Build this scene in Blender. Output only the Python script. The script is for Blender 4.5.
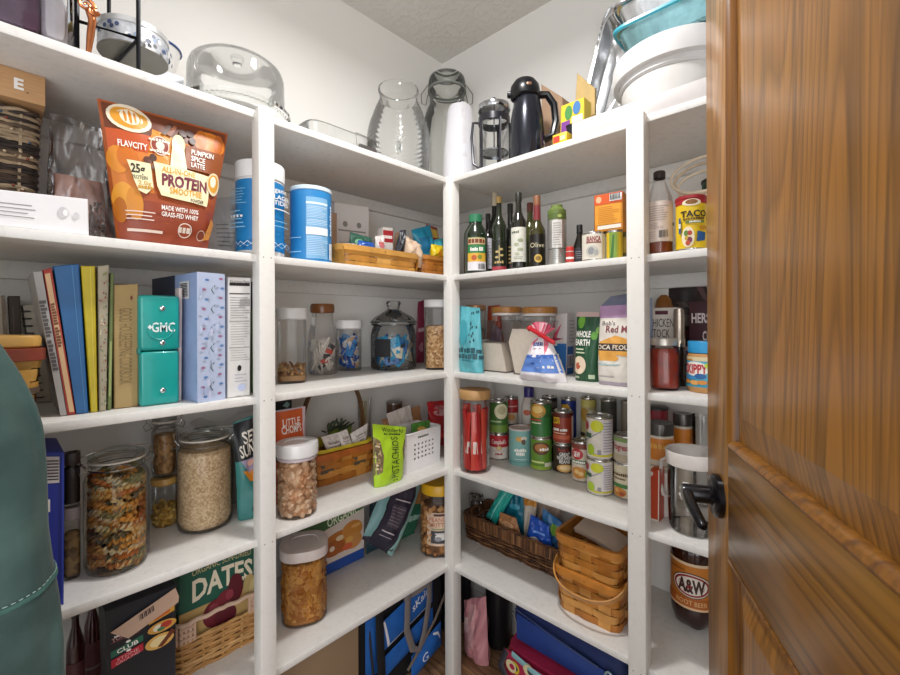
import bpy, bmesh, math, random
from math import sin, cos, pi, radians as rad, sqrt, atan2, atan, tan
from mathutils import Vector, Matrix, Euler, noise
from mathutils.geometry import tessellate_polygon
for _o in list(bpy.data.objects):
    bpy.data.objects.remove(_o)
SC = bpy.context.scene
COL = SC.collection
# ------------------------------------------------------------ camera
H_EYE = 1.25
FPX, CYP, YAW, ROLL = 428.9, 322.1, rad(43.22), rad(-.256)
FWD = Vector((-sin(YAW), cos(YAW), 0))
_r = Vector((cos(YAW), sin(YAW), 0)); _u = Vector((0, 0, 1))
RGT = _r * cos(ROLL) + _u * sin(ROLL)
UPV = _u * cos(ROLL) - _r * sin(ROLL)
EYE = Vector((0, 0, H_EYE))
cd = bpy.data.cameras.new('camera'); cam = bpy.data.objects.new('camera', cd); COL.objects.link(cam)
cd.sensor_width = 36; cd.lens = 36 * FPX / 900; cd.shift_y = -(337.5 - CYP) / 900; cd.clip_start = .02
cam.matrix_world = Matrix(((RGT.x, UPV.x, -FWD.x, EYE.x), (RGT.y, UPV.y, -FWD.y, EYE.y), (RGT.z, UPV.z, -FWD.z, EYE.z), (0, 0, 0, 1)))
SC.camera = cam
# ------------------------------------------------------------ light and exposure
W = bpy.data.worlds.new('world'); SC.world = W; W.use_nodes = True
W.node_tree.nodes['Background'].inputs[0].default_value = (.96, .98, 1.0, 1)
W.node_tree.nodes['Background'].inputs[1].default_value = 1.2
LAMP = Vector((-.60, .62, 2.33))
ld = bpy.data.lights.new('ceiling_bulb_light', 'AREA'); ld.shape = 'DISK'; ld.size = .12; ld.energy = 12.5; ld.spread = rad(172); ld.color = (1, .985, .965)
lo = bpy.data.objects.new('ceiling_bulb_light', ld); COL.objects.link(lo); lo.location = LAMP
kd = bpy.data.lights.new('added_front_fill', 'AREA'); kd.shape = 'RECTANGLE'; kd.size = 1.7; kd.size_y = 1.9; kd.energy = 26; kd.color = (.97, .985, 1)
ko = bpy.data.objects.new('added_front_fill', kd); COL.objects.link(ko); ko.location = (1.05, -1.15, 1.25)
ko.rotation_euler = (FWD * -1).to_track_quat('Z', 'Y').to_euler()      # unseen fill light added behind the camera to brighten the shelf interiors
SC.view_settings.view_transform = 'Standard'; SC.view_settings.look = 'None'
SC.view_settings.exposure = -.06; SC.view_settings.gamma = 1.0
SC.view_settings.use_curve_mapping = False
SC.cycles.transparent_max_bounces = 24; SC.cycles.max_bounces = 12; SC.cycles.diffuse_bounces = 8
SC.cycles.use_denoising = True

# ------------------------------------------------------------ pantry dimensions and sight lines
XL, YB = -1.0185, 1.0802           # front edges of the left and the back run of shelves
WL, WB = -1.3865, 1.4308           # wall planes
TH = .019
SB = {0: 1.730, 1: 1.393, 2: 1.059, 3: .725, 4: .393}     # undersides, topmost first
ST = {k: v + TH for k, v in SB.items()}; ST[5] = 0.0
ZC = 2.45
def ray(px, py=CYP): return FWD + RGT * ((px - 450) / FPX) + UPV * ((CYP - py) / FPX)
def onz(px, py, z):
    d = ray(px, py); t = (z - H_EYE) / d.z; return EYE + d * t
def LS(px, w, py=CYP):               # point seen at column px on the plane w behind the left shelf fronts
    d = ray(px, py); t = (XL - w) / d.x; p = EYE + d * t; return p
def RS(px, w, py=CYP):
    d = ray(px, py); t = (YB + w) / d.y; p = EYE + d * t; return p
def dep(x, y): return Vector((x, y, 0)).dot(FWD)
def zat(x, y, py):                   # height over point x,y that appears in row py
    d = dep(x, y); lat = Vector((x, y, 0)).dot(_r)
    return H_EYE + (CYP - py) * d / FPX - ROLL * lat * -1
def rowR(x0, x1, x, y):              # radius of an upright round thing spanning columns x0..x1
    d = dep(x, y); th = atan((.5 * (x0 + x1) - 450) / FPX)
    return (x1 - x0) * d * cos(th) / (2 * FPX)
def face(x, y): return atan2(-x, y)   # z-rotation that turns local -Y towards the viewer's side of the room
RL, RB = pi / 2, 0.0

# ------------------------------------------------------------ materials
MATS = {}
def srgb(c):
    if isinstance(c, str):
        c = c.lstrip('#'); c = [int(c[i:i + 2], 16) / 255 for i in (0, 2, 4)]
    return [(v / 12.92 if v <= .04045 else ((v + .055) / 1.055) ** 2.4) for v in c]
def N(nt, t, **kw):
    n = nt.nodes.new(t)
    for k, v in kw.items():
        if k in n.inputs: n.inputs[k].default_value = v
        else: setattr(n, k, v)
    return n
def M(c, rough=.5, metal=0.0, var=.08, scale=30, bump=0.0, name=None, coat=0, spec=.5, sub=0, trans=0, vec=None):
    """painted / printed / moulded surface: base colour with a fine procedural variation"""
    key = ('M', str(c), rough, metal, var, scale, bump, coat, spec, sub, trans, str(vec))
    if key in MATS: return MATS[key]
    m = bpy.data.materials.new(name or 'surface'); m.use_nodes = True; nt = m.node_tree
    b = nt.nodes['Principled BSDF']
    col = srgb(c); b.inputs['Roughness'].default_value = rough; b.inputs['Metallic'].default_value = metal
    b.inputs['Coat Weight'].default_value = coat; b.inputs['Specular IOR Level'].default_value = spec
    if trans: b.inputs['Transmission Weight'].default_value = trans
    if sub:
        b.inputs['Subsurface Weight'].default_value = sub; b.inputs['Subsurface Radius'].default_value = (.02, .015, .01)
    if var or bump:
        tc = N(nt, 'ShaderNodeTexCoord'); nz = N(nt, 'ShaderNodeTexNoise', Scale=scale, Detail=3.0)
        if vec:
            mp = N(nt, 'ShaderNodeMapping'); mp.inputs['Scale'].default_value = vec
            nt.links.new(tc.outputs['Object'], mp.inputs[0]); nt.links.new(mp.outputs[0], nz.inputs['Vector'])
        else: nt.links.new(tc.outputs['Object'], nz.inputs['Vector'])
        if var:
            r = N(nt, 'ShaderNodeValToRGB')
            r.color_ramp.elements[0].position = .3; r.color_ramp.elements[1].position = .7
            r.color_ramp.elements[0].color = [max(0, v * (1 - var)) for v in col] + [1]
            r.color_ramp.elements[1].color = [min(1, v * (1 + var)) for v in col] + [1]
            nt.links.new(nz.outputs['Fac'], r.inputs[0]); nt.links.new(r.outputs[0], b.inputs['Base Color'])
        else: b.inputs['Base Color'].default_value = col + [1]
        if bump:
            bp = N(nt, 'ShaderNodeBump', Strength=bump, Distance=.003)
            nt.links.new(nz.outputs['Fac'], bp.inputs['Height']); nt.links.new(bp.outputs[0], b.inputs['Normal'])
    else: b.inputs['Base Color'].default_value = col + [1]
    MATS[key] = m; return m
def P(c, rough=.45): return M(c, rough, var=0)            # flat printing ink
def GL(tint='#f8fbfa', edge=.55, rough=.03, gain=1.0, name='clear_glass'):
    """thin clear glass or film: see-through, mirrors more at grazing angles, greener on edge"""
    key = ('G', tint, edge, rough, gain)
    if key in MATS: return MATS[key]
    m = bpy.data.materials.new(name); m.use_nodes = True; nt = m.node_tree; nt.nodes.clear()
    out = N(nt, 'ShaderNodeOutputMaterial'); mix = N(nt, 'ShaderNodeMixShader')
    tr = N(nt, 'ShaderNodeBsdfTransparent'); gl = N(nt, 'ShaderNodeBsdfGlossy', Roughness=rough)
    lw = N(nt, 'ShaderNodeLayerWeight', Blend=.5)
    r = N(nt, 'ShaderNodeValToRGB'); t = [v ** .25 for v in srgb(tint)]
    r.color_ramp.elements[0].position = .35; r.color_ramp.elements[1].position = .97
    r.color_ramp.elements[0].color = t + [1]; r.color_ramp.elements[1].color = [v * (.86 + .14 * edge) for v in t] + [1]
    nt.links.new(lw.outputs['Facing'], r.inputs[0]); nt.links.new(r.outputs[0], tr.inputs[0])
    fr = N(nt, 'ShaderNodeFresnel', IOR=1.45); mu = N(nt, 'ShaderNodeMath', operation='MULTIPLY'); mu.inputs[1].default_value = gain * .6
    mu.use_clamp = True
    nt.links.new(fr.outputs[0], mu.inputs[0]); nt.links.new(mu.outputs[0], mix.inputs[0])
    nt.links.new(tr.outputs[0], mix.inputs[1]); nt.links.new(gl.outputs[0], mix.inputs[2]); nt.links.new(mix.outputs[0], out.inputs[0])
    MATS[key] = m; return m
def WOOD(c1, c2, grain=(1, 1, .12), scale=9, rough=.35, name='wood', dist=2.0, coat=.2, pores=.35):
    key = ('W', c1, c2, grain, scale, rough, dist, pores)
    if key in MATS: return MATS[key]
    m = bpy.data.materials.new(name); m.use_nodes = True; nt = m.node_tree; b = nt.nodes['Principled BSDF']
    b.inputs['Roughness'].default_value = rough; b.inputs['Coat Weight'].default_value = coat; b.inputs['Coat Roughness'].default_value = .25
    tc = N(nt, 'ShaderNodeTexCoord'); mp = N(nt, 'ShaderNodeMapping'); mp.inputs['Scale'].default_value = grain
    nt.links.new(tc.outputs['Object'], mp.inputs[0])
    n1 = N(nt, 'ShaderNodeTexNoise', Scale=scale * .55, Detail=1.0); nt.links.new(mp.outputs[0], n1.inputs['Vector'])
    mul = N(nt, 'ShaderNodeMath', operation='MULTIPLY'); mul.inputs[1].default_value = 16 * dist
    nt.links.new(n1.outputs['Fac'], mul.inputs[0])
    fr = N(nt, 'ShaderNodeMath', operation='FRACT'); nt.links.new(mul.outputs[0], fr.inputs[0])
    r = N(nt, 'ShaderNodeValToRGB'); e = r.color_ramp.elements
    A, B = srgb(c1), srgb(c2); mid = [(a * .7 + b_ * .3) for a, b_ in zip(A, B)]
    e[0].position = 0; e[0].color = A + [1]; e[1].position = 1; e[1].color = A + [1]
    x = e.new(.55); x.color = mid + [1]; x = e.new(.82); x.color = B + [1]
    nt.links.new(fr.outputs[0], r.inputs[0])
    n2 = N(nt, 'ShaderNodeTexNoise', Scale=scale * 14, Detail=3.0); mp2 = N(nt, 'ShaderNodeMapping')
    mp2.inputs['Scale'].default_value = [g if g > .5 else g * .35 for g in grain]
    nt.links.new(tc.outputs['Object'], mp2.inputs[0]); nt.links.new(mp2.outputs[0], n2.inputs['Vector'])
    r2 = N(nt, 'ShaderNodeValToRGB'); r2.color_ramp.elements[0].position = .38; r2.color_ramp.elements[1].position = .55
    r2.color_ramp.elements[0].color = [1 - pores] * 3 + [1]; r2.color_ramp.elements[1].color = (1, 1, 1, 1)
    nt.links.new(n2.outputs['Fac'], r2.inputs[0])
    mx = N(nt, 'ShaderNodeMixRGB', blend_type='MULTIPLY'); mx.inputs[0].default_value = 1
    nt.links.new(r.outputs[0], mx.inputs[1]); nt.links.new(r2.outputs[0], mx.inputs[2]); nt.links.new(mx.outputs[0], b.inputs['Base Color'])
    bp = N(nt, 'ShaderNodeBump', Strength=.12, Distance=.002); nt.links.new(n2.outputs['Fac'], bp.inputs['Height']); nt.links.new(bp.outputs[0], b.inputs['Normal'])
    MATS[key] = m; return m
def GRAIN(c1, c2, scale=160, rough=.7, bump=.6, c3=None, name='grain'):
    """loose dry food: cells of varying tone with relief"""
    key = ('S', c1, c2, scale, rough, bump, c3)
    if key in MATS: return MATS[key]
    m = bpy.data.materials.new(name); m.use_nodes = True; nt = m.node_tree; b = nt.nodes['Principled BSDF']
    b.inputs['Roughness'].default_value = rough
    tc = N(nt, 'ShaderNodeTexCoord'); v = N(nt, 'ShaderNodeTexVoronoi', Scale=scale); nt.links.new(tc.outputs['Object'], v.inputs['Vector'])
    sp = N(nt, 'ShaderNodeSeparateColor'); nt.links.new(v.outputs['Color'], sp.inputs[0])
    r = N(nt, 'ShaderNodeValToRGB'); r.color_ramp.elements[0].color = srgb(c1) + [1]; r.color_ramp.elements[1].color = srgb(c2) + [1]
    if c3: x = r.color_ramp.elements.new(.5); x.color = srgb(c3) + [1]
    nt.links.new(sp.outputs[0], r.inputs[0]); nt.links.new(r.outputs[0], b.inputs['Base Color'])
    bp = N(nt, 'ShaderNodeBump', Strength=bump, Distance=.004); bp.invert = True
    nt.links.new(v.outputs['Distance'], bp.inputs['Height']); nt.links.new(bp.outputs[0], b.inputs['Normal'])
    MATS[key] = m; return m

# ------------------------------------------------------------ mesh builder
I4 = Matrix.Identity(4)
def TR(x=0, y=0, z=0, rx=0, ry=0, rz=0, s=1):
    return Matrix.LocRotScale(Vector((x, y, z)), Euler((rx, ry, rz)), Vector((s, s, s)) if not isinstance(s, tuple) else Vector(s))
class MB:
    def __init__(s): s.v = []; s.f = []; s.m = []; s.mats = []; s.M = I4; s.kind = None; s.label = None; s.ang = 38
    def mi(s, mat):
        if mat not in s.mats: s.mats.append(mat)
        return s.mats.index(mat)
    def add(s, vs, fs, mat, M_=None):
        o = len(s.v); T = s.M @ M_ if M_ is not None else s.M
        s.v.extend(T @ Vector(v) for v in vs); k = s.mi(mat)
        for f in fs: s.f.append(tuple(i + o for i in f)); s.m.append(k)
        return s
    def box(s, x0, x1, y0, y1, z0, z1, mat, bev=0.0, M_=None, seg=2):
        if bev <= 0:
            vs = [(x, y, z) for x in (x0, x1) for y in (y0, y1) for z in (z0, z1)]
            return s.add(vs, [(0, 1, 3, 2), (4, 6, 7, 5), (0, 4, 5, 1), (2, 3, 7, 6), (0, 2, 6, 4), (1, 5, 7, 3)], mat, M_)
        bm = bmesh.new(); bmesh.ops.create_cube(bm, size=1)
        for v in bm.verts:
            v.co = Vector((x0 + (v.co.x + .5) * (x1 - x0), y0 + (v.co.y + .5) * (y1 - y0), z0 + (v.co.z + .5) * (z1 - z0)))
        bmesh.ops.bevel(bm, geom=list(bm.edges), offset=min(bev, .49 * min(x1 - x0, y1 - y0, z1 - z0)), segments=seg, profile=.5, affect='EDGES')
        return s.bm(bm, mat, M_)
    def bm(s, bm, mat, M_=None):
        bm.verts.index_update()
        s.add([v.co.copy() for v in bm.verts], [tuple(v.index for v in f.verts) for f in bm.faces], mat, M_); bm.free(); return s
    def lathe(s, prof, mat, n=32, sq=0.0, sx=1.0, sy=1.0, M_=None, close=False, wob=None):
        """revolve (r,z) pairs; sq>0 squares the section; r=0 closes the end"""
        def rad_(a):
            if sq <= 0: return 1.0
            p = 2 + sq; return (abs(cos(a)) ** p + abs(sin(a)) ** p) ** (-1 / p)
        vs, fs, rings = [], [], []
        for (r, z) in prof:
            if r <= 1e-6: rings.append([len(vs)]); vs.append((0, 0, z)); continue
            ring = []
            for i in range(n):
                a = 2 * pi * i / n + pi / n; k = rad_(a) * r
                if wob: k *= wob(a, z)
                ring.append(len(vs)); vs.append((k * cos(a) * sx, k * sin(a) * sy, z))
            rings.append(ring)
        for A, B in zip(rings, rings[1:]):
            if len(A) == 1 and len(B) == 1: continue
            for i in range(n):
                j = (i + 1) % n
                if len(A) == 1: fs.append((A[0], B[j], B[i]))
                elif len(B) == 1: fs.append((A[i], A[j], B[0]))
                else: fs.append((A[i], A[j], B[j], B[i]))
        return s.add(vs, fs, mat, M_)
    def grid(s, fn, nu, nv, mat, M_=None, cu=False, cv=False):
        vs = [fn(i / (nu if not cu else nu), j / nv) for j in range(nv + (0 if cv else 1)) for i in range(nu + (0 if cu else 1))]
        w = nu + (0 if cu else 1); h = nv + (0 if cv else 1); fs = []
        for j in range(nv):
            for i in range(nu):
                a, b = i, (i + 1) % w; c, d = j % h, (j + 1) % h
                fs.append((c * w + a, c * w + b, d * w + b, d * w + a))
        return s.add(vs, fs, mat, M_)
    def tube(s, pts, r, mat, n=8, closed=False, M_=None, flat=None, cap=True):
        """sweep a circle (or an ellipse flat=(a,b) with b along world-ish up) along pts; r may be a list"""
        pts = [Vector(p) for p in pts]; L = len(pts); vs, fs = [], []
        prevx = None
        for i, p in enumerate(pts):
            if closed: t = pts[(i + 1) % L] - pts[i - 1]
            else: t = pts[min(i + 1, L - 1)] - pts[max(i - 1, 0)]
            t.normalize()
            if prevx is None:
                ref = Vector((0, 0, 1)) if abs(t.z) < .9 else Vector((1, 0, 0)); x = t.cross(ref).normalized()
            else: x = (prevx - t * prevx.dot(t)).normalized()
            prevx = x; y = x.cross(t)
            rr = r[i] if isinstance(r, (list, tuple)) else r
            for k in range(n):
                a = 2 * pi * k / n
                fa, fb = flat if flat else (rr, rr)
                vs.append(p + x * cos(a) * fa + y * sin(a) * fb)
        for i in range(L if closed else L - 1):
            j = (i + 1) % L
            for k in range(n):
                k2 = (k + 1) % n; fs.append((i * n + k, i * n + k2, j * n + k2, j * n + k))
        if cap and not closed: fs.append(tuple(range(n - 1, -1, -1))); fs.append(tuple((L - 1) * n + k for k in range(n)))
        return s.add(vs, fs, mat, M_)
    def prism(s, poly, y0, y1, mat, M_=None):
        """polygon in x,z extruded along y"""
        n = len(poly); vs = [(x, y0, z) for x, z in poly] + [(x, y1, z) for x, z in poly]
        fs = [tuple(range(n)), tuple(range(2 * n - 1, n - 1, -1))] + [(i, i + n, (i + 1) % n + n, (i + 1) % n) for i in range(n)]
        return s.add(vs, fs, mat, M_)
    def ball(s, c, r, mat, n=12, sc=(1, 1, 1), M_=None):
        prof = [(sin(pi * k / (n // 2)) * 1, -cos(pi * k / (n // 2))) for k in range(n // 2 + 1)]
        prof[0] = (0, -1); prof[-1] = (0, 1)
        T = Matrix.LocRotScale(Vector(c), None, Vector((r * sc[0], r * sc[1], r * sc[2])))
        return s.lathe(prof, mat, n, M_=(M_ @ T if M_ is not None else T))
    def build(s, name, parent=None, smooth=True):
        me = bpy.data.meshes.new(name); me.from_pydata([tuple(v) for v in s.v], [], s.f)
        for m in s.mats: me.materials.append(m)
        me.polygons.foreach_set('material_index', s.m); me.update()
        if smooth:
            me.polygons.foreach_set('use_smooth', [True] * len(me.polygons)); me.set_sharp_from_angle(angle=rad(s.ang))
        o = bpy.data.objects.new(name, me); COL.objects.link(o)
        if parent is not None: o.parent = parent
        if s.kind: o['kind'] = s.kind
        if s.label: o['label'] = s.label
        return o
# ------------------------------------------------------------ lettering and printed shapes
_tc = {}
def text_geo(t, bold=.0):
    k = (t, bold)
    if k in _tc: return _tc[k]
    cu = bpy.data.curves.new('tmp', 'FONT'); cu.body = t; cu.size = 1; cu.offset = bold; cu.resolution_u = 2; cu.fill_mode = 'FRONT'
    ob = bpy.data.objects.new('tmp', cu); COL.objects.link(ob); bpy.context.view_layer.update()
    dg = bpy.context.evaluated_depsgraph_get(); me = bpy.data.meshes.new_from_object(ob.evaluated_get(dg))
    vs = [(v.co.x, v.co.y) for v in me.vertices]; fs = [tuple(p.vertices) for p in me.polygons]
    bpy.data.objects.remove(ob); bpy.data.curves.remove(cu); bpy.data.meshes.remove(me)
    xs = [v[0] for v in vs] or [0]; ys = [v[1] for v in vs] or [0]
    _tc[k] = (vs, fs, min(xs), max(xs), 0.0, .7)
    return _tc[k]
def refine(tris, thr):
    """halve long triangles until they follow a curved face"""
    stack = list(tris); out = []
    while stack:
        t = stack.pop(); L_ = [math.hypot(t[i][0] - t[(i + 1) % 3][0], t[i][1] - t[(i + 1) % 3][1]) for i in range(3)]
        i = L_.index(max(L_))
        if L_[i] < thr or len(out) > 3000: out.append(t); continue
        a_, b_, c_ = t[i], t[(i + 1) % 3], t[(i + 2) % 3]; m_ = ((a_[0] + b_[0]) / 2, (a_[1] + b_[1]) / 2)
        stack += [[a_, m_, c_], [m_, b_, c_]]
    return out
SMALL_PRINT = {'EXTRA', 'OLIVE OIL', 'Olio', 'OLIO', 'SUGAR', '4 LB', 'VEGETABLE', 'LENTIL', 'soup', 'SAUCE', 'TURKEY', 'NO SHELLS', 'NET WT', 'NATURAL', 'UNSWEETENED', 'FAVORITE RECIPES', 'UNFLAVORED', 'NON', 'ALMOND', 'FLOUR', 'SOUP', 'GARBANZO', 'BAKED BEANS', 'BEANS ', 'NET WT 40 OZ', 'CREAMY', 'SEASONING', 'ORIGINAL', 'NEW', 'Nuts', 'entertainment', 'LIMITED', 'EDITION', 'CENTENNIAL COOKBOOK', 'SUGAR', 'little', 'Sister'}   # not legible in the picture: set as small blocks
def blocks(t):
    R = random.Random(len(t)); vs, fs, x = [], [], 0.0
    for ch in t:
        if ch != ' ':
            w = R.uniform(.38, .6); h = R.choice((.5, .62, .7)); o = len(vs); vs += [(x, 0), (x + w, 0), (x + w, h), (x, h)]; fs.append((o, o + 1, o + 2, o + 3)); x += w + .12
        else: x += .4
    return vs, fs, 0.0, max(x, .1), 0.0, .7
def decor(mb, surf, Wd, Ht, items, off0=.0004, step=.00025, seg=8):
    """print items on a face; surf(u,v,off)->xyz with u,v in 0..1; sizes in the same units"""
    k = off0
    for it in items:
        kind = it[0]; k += step
        if kind == 'r':
            _, u0, v0, u1, v1, mat = it
            nu_, nv_ = max(1, math.ceil(abs(u1 - u0) * seg * 2.4)), max(1, math.ceil(abs(v1 - v0) * seg * 2.4))
            mb.grid(lambda a, b: surf(u0 + (u1 - u0) * a, v0 + (v1 - v0) * b, k), nu_, nv_, mat)
        elif kind == 'e':
            _, u, v, ru, rv, mat = it; n = 20
            vs = [surf(u, v, k)]; fs = []
            for ring in (.35, .7, 1):
                vs += [surf(u + ru * ring * cos(2 * pi * i / n), v + rv * ring * sin(2 * pi * i / n), k) for i in range(n)]
            for i in range(n):
                j = (i + 1) % n; fs.append((0, 1 + i, 1 + j))
                for q in (0, 1): fs.append((1 + q * n + i, 1 + (q + 1) * n + i, 1 + (q + 1) * n + j, 1 + q * n + j))
            mb.add(vs, fs, mat)
        elif kind == 'p':
            _, pts, mat = it
            # refine the outline then fill, so that it follows a curved face
            cu_ = sum(p[0] for p in pts) / len(pts); cv_ = sum(p[1] for p in pts) / len(pts)
            ps = []
            for a, b in zip(pts, pts[1:] + pts[:1]):
                for q in range(3): ps.append((a[0] + (b[0] - a[0]) * q / 3, a[1] + (b[1] - a[1]) * q / 3))
            tri = tessellate_polygon([[Vector((p[0] * Wd, p[1] * Ht, 0)) for p in ps]])
            out = refine([[ps[i] for i in t] for t in tri], .8 / seg)
            mb.add([surf(p[0], p[1], k) for t in out for p in t], [(3 * i, 3 * i + 1, 3 * i + 2) for i in range(len(out))], mat)
        elif kind == 't':
            _, t, u, v, h, mat = it[:6]; o = it[6] if len(it) > 6 else {}
            vs, fs, x0, x1, y0, y1 = blocks(t) if t in SMALL_PRINT else text_geo(t, o.get('b', .0))
            if not fs: continue
            sy = h * Ht / .7; sx = sy
            if 'w' in o: sx = o['w'] * Wd / max(1e-6, x1 - x0)
            al = o.get('al', .5); c, s_ = cos(o.get('rot', 0)), sin(o.get('rot', 0)); bend = o.get('bend', 0)
            kt = k + .0003; pt = []
            for x, y in vs:
                X = (x - x0 - (x1 - x0) * al) * sx; Y = (y - .35) * sy
                if bend: Y -= bend * Ht * (X / (Wd * .5)) ** 2
                pt.append((u + (X * c - Y * s_) / Wd, v + (X * s_ + Y * c) / Ht))
            tr = [[pt[f[0]], pt[f[i]], pt[f[i + 1]]] for f in fs for i in range(1, len(f) - 1)]
            if max(max(p[0] for p in pt) - min(p[0] for p in pt), max(p[1] for p in pt) - min(p[1] for p in pt)) > .2: tr = refine(tr, .06)
            mb.add([surf(p[0], p[1], kt) for t_ in tr for p in t_], [(3 * i, 3 * i + 1, 3 * i + 2) for i in range(len(tr))], mat)
def lines(u0, u1, v0, v1, n, mat, seed=1, th=.35):
    """small print too fine to read: thin bars"""
    R = random.Random(seed); out = []
    for i in range(n):
        v = v1 - (v1 - v0) * (i + .5) / n; e = u1 - (u1 - u0) * R.random() * .35
        out.append(('r', u0, v - (v1 - v0) / n * th * .5, e, v + (v1 - v0) / n * th * .5, mat))
    return out
def barcode(u0, u1, v0, v1, seed=1, mat=None, n=16):
    R = random.Random(seed); out = []
    for i in range(n):
        w = (u1 - u0) / n; a = u0 + i * w; out.append(('r', a, v0, a + w * (.3 + .5 * R.random()), v1, mat or P('#2a2a2a')))
    return out
def sf_box(w, d, z0, h): return lambda u, v, k: Vector(((u - .5) * w, -d / 2 - k, z0 + v * h))
def sf_right(w, d, z0, h): return lambda u, v, k: Vector((w / 2 + k, (u - .5) * d, z0 + v * h))
def sf_left(w, d, z0, h): return lambda u, v, k: Vector((-w / 2 - k, (.5 - u) * d, z0 + v * h))
def sf_top(w, d, z): return lambda u, v, k: Vector(((u - .5) * w, (v - .5) * d, z + k))
def sf_cyl(r, z0, h, span=pi, rot=0): return lambda u, v, k: Vector(((r + k) * sin((u - .5) * span + rot), -(r + k) * cos((u - .5) * span + rot), z0 + v * h))

# ------------------------------------------------------------ scene objects
def put(o, name, label, cat, loc, rz=0, group=None, rx=0, ry=0):
    o['label'] = label; o['category'] = cat
    if group: o['group'] = group
    o.location = loc; o.rotation_euler = (rx, ry, rz)
    return o
def thing(name, label, cat, loc, rz=0, parts=(), group=None, rx=0, ry=0):
    """parts: (part name, MB[, [(sub-part name, MB)...]]); a single part named None makes the thing one mesh"""
    if len(parts) == 1 and parts[0][0] is None:
        o = parts[0][1].build(name)
    else:
        o = bpy.data.objects.new(name, None); COL.objects.link(o); o.empty_display_size = .05
        for p in parts:
            c = p[1].build(p[0], o)
            for q in (p[2] if len(p) > 2 else ()): q[1].build(q[0], c)
    return put(o, name, label, cat, loc, rz, group, rx, ry)
def struct(name, mb, loc=(0, 0, 0), parent=None):
    o = mb.build(name, parent)
    if parent is None: o['kind'] = 'structure'
    o.location = loc; return o
# ============================================================ the room
def wall_paint():
    m = bpy.data.materials.new('wall_paint'); m.use_nodes = True; nt = m.node_tree; b = nt.nodes['Principled BSDF']
    b.inputs['Base Color'].default_value = srgb('#e9e7e3') + [1]; b.inputs['Roughness'].default_value = .75
    tc = N(nt, 'ShaderNodeTexCoord'); nz = N(nt, 'ShaderNodeTexNoise', Scale=45.0, Detail=4.0); nt.links.new(tc.outputs['Object'], nz.inputs['Vector'])
    bp = N(nt, 'ShaderNodeBump', Strength=.12, Distance=.004); nt.links.new(nz.outputs['Fac'], bp.inputs['Height']); nt.links.new(bp.outputs[0], b.inputs['Normal'])
    return m
def ceiling_texture():
    m = bpy.data.materials.new('knockdown_ceiling'); m.use_nodes = True; nt = m.node_tree; b = nt.nodes['Principled BSDF']
    b.inputs['Base Color'].default_value = srgb('#d6d3ce') + [1]; b.inputs['Roughness'].default_value = .85
    tc = N(nt, 'ShaderNodeTexCoord'); nz = N(nt, 'ShaderNodeTexNoise', Scale=38.0, Detail=3.0, Roughness=.5); nt.links.new(tc.outputs['Object'], nz.inputs['Vector'])
    r = N(nt, 'ShaderNodeValToRGB'); r.color_ramp.elements[0].position = .47; r.color_ramp.elements[1].position = .56
    nt.links.new(nz.outputs['Fac'], r.inputs[0])
    bp = N(nt, 'ShaderNodeBump', Strength=.4, Distance=.006); nt.links.new(r.outputs[0], bp.inputs['Height']); nt.links.new(bp.outputs[0], b.inputs['Normal'])
    return m
WALLM = wall_paint()
def shelf_paint(c, scuff, name):
    m = bpy.data.materials.new(name); m.use_nodes = True; nt = m.node_tree; b = nt.nodes['Principled BSDF']
    b.inputs['Roughness'].default_value = .42
    tc = N(nt, 'ShaderNodeTexCoord'); nz = N(nt, 'ShaderNodeTexNoise', Scale=60.0, Detail=5.0, Roughness=.7); nt.links.new(tc.outputs['Object'], nz.inputs['Vector'])
    r = N(nt, 'ShaderNodeValToRGB'); r.color_ramp.elements[0].position = .28; r.color_ramp.elements[1].position = .5
    k = srgb(c); r.color_ramp.elements[0].color = [v * (1 - scuff) for v in k] + [1]; r.color_ramp.elements[1].color = k + [1]
    nt.links.new(nz.outputs['Fac'], r.inputs[0]); nt.links.new(r.outputs[0], b.inputs['Base Color'])
    bp = N(nt, 'ShaderNodeBump', Strength=.06, Distance=.003); nt.links.new(nz.outputs['Fac'], bp.inputs['Height']); nt.links.new(bp.outputs[0], b.inputs['Normal'])
    return m
SHELF = shelf_paint('#e4e2de', .12, 'white_shelf_paint'); POST = shelf_paint('#e6e4df', .06, 'white_post_paint')
YF = -.62            # the left run ends here
XR = .46             # the back run ends here
struct('floor', MB().box(WL, 1.6, -1.6, WB, -.05, 0, WOOD('#9a7552', '#6e5038', (.1, 1, 1), 7, .4, 'plank_floor')))
struct('ceiling', MB().box(WL, 1.0, -1.2, WB, ZC, ZC + .05, ceiling_texture()))
struct('wall_left', MB().box(WL - .1, WL, -1.2, WB + .1, 0, ZC, WALLM))
struct('wall_back', MB().box(WL, XR + .1, WB, WB + .1, 0, ZC, WALLM))
struct('wall_right', MB().box(XR, XR + .1, .44, WB, 0, ZC, WALLM))
struct('wall_front', MB().box(WL, XL + .05, YF - .1, YF, 0, ZC, WALLM))
struct('baseboard_left', MB().box(WL, WL + .014, YF, WB, 0, .09, POST, .003))
struct('baseboard_back', MB().box(WL + .014, XR, WB - .014, WB, 0, .09, POST, .003))
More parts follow.
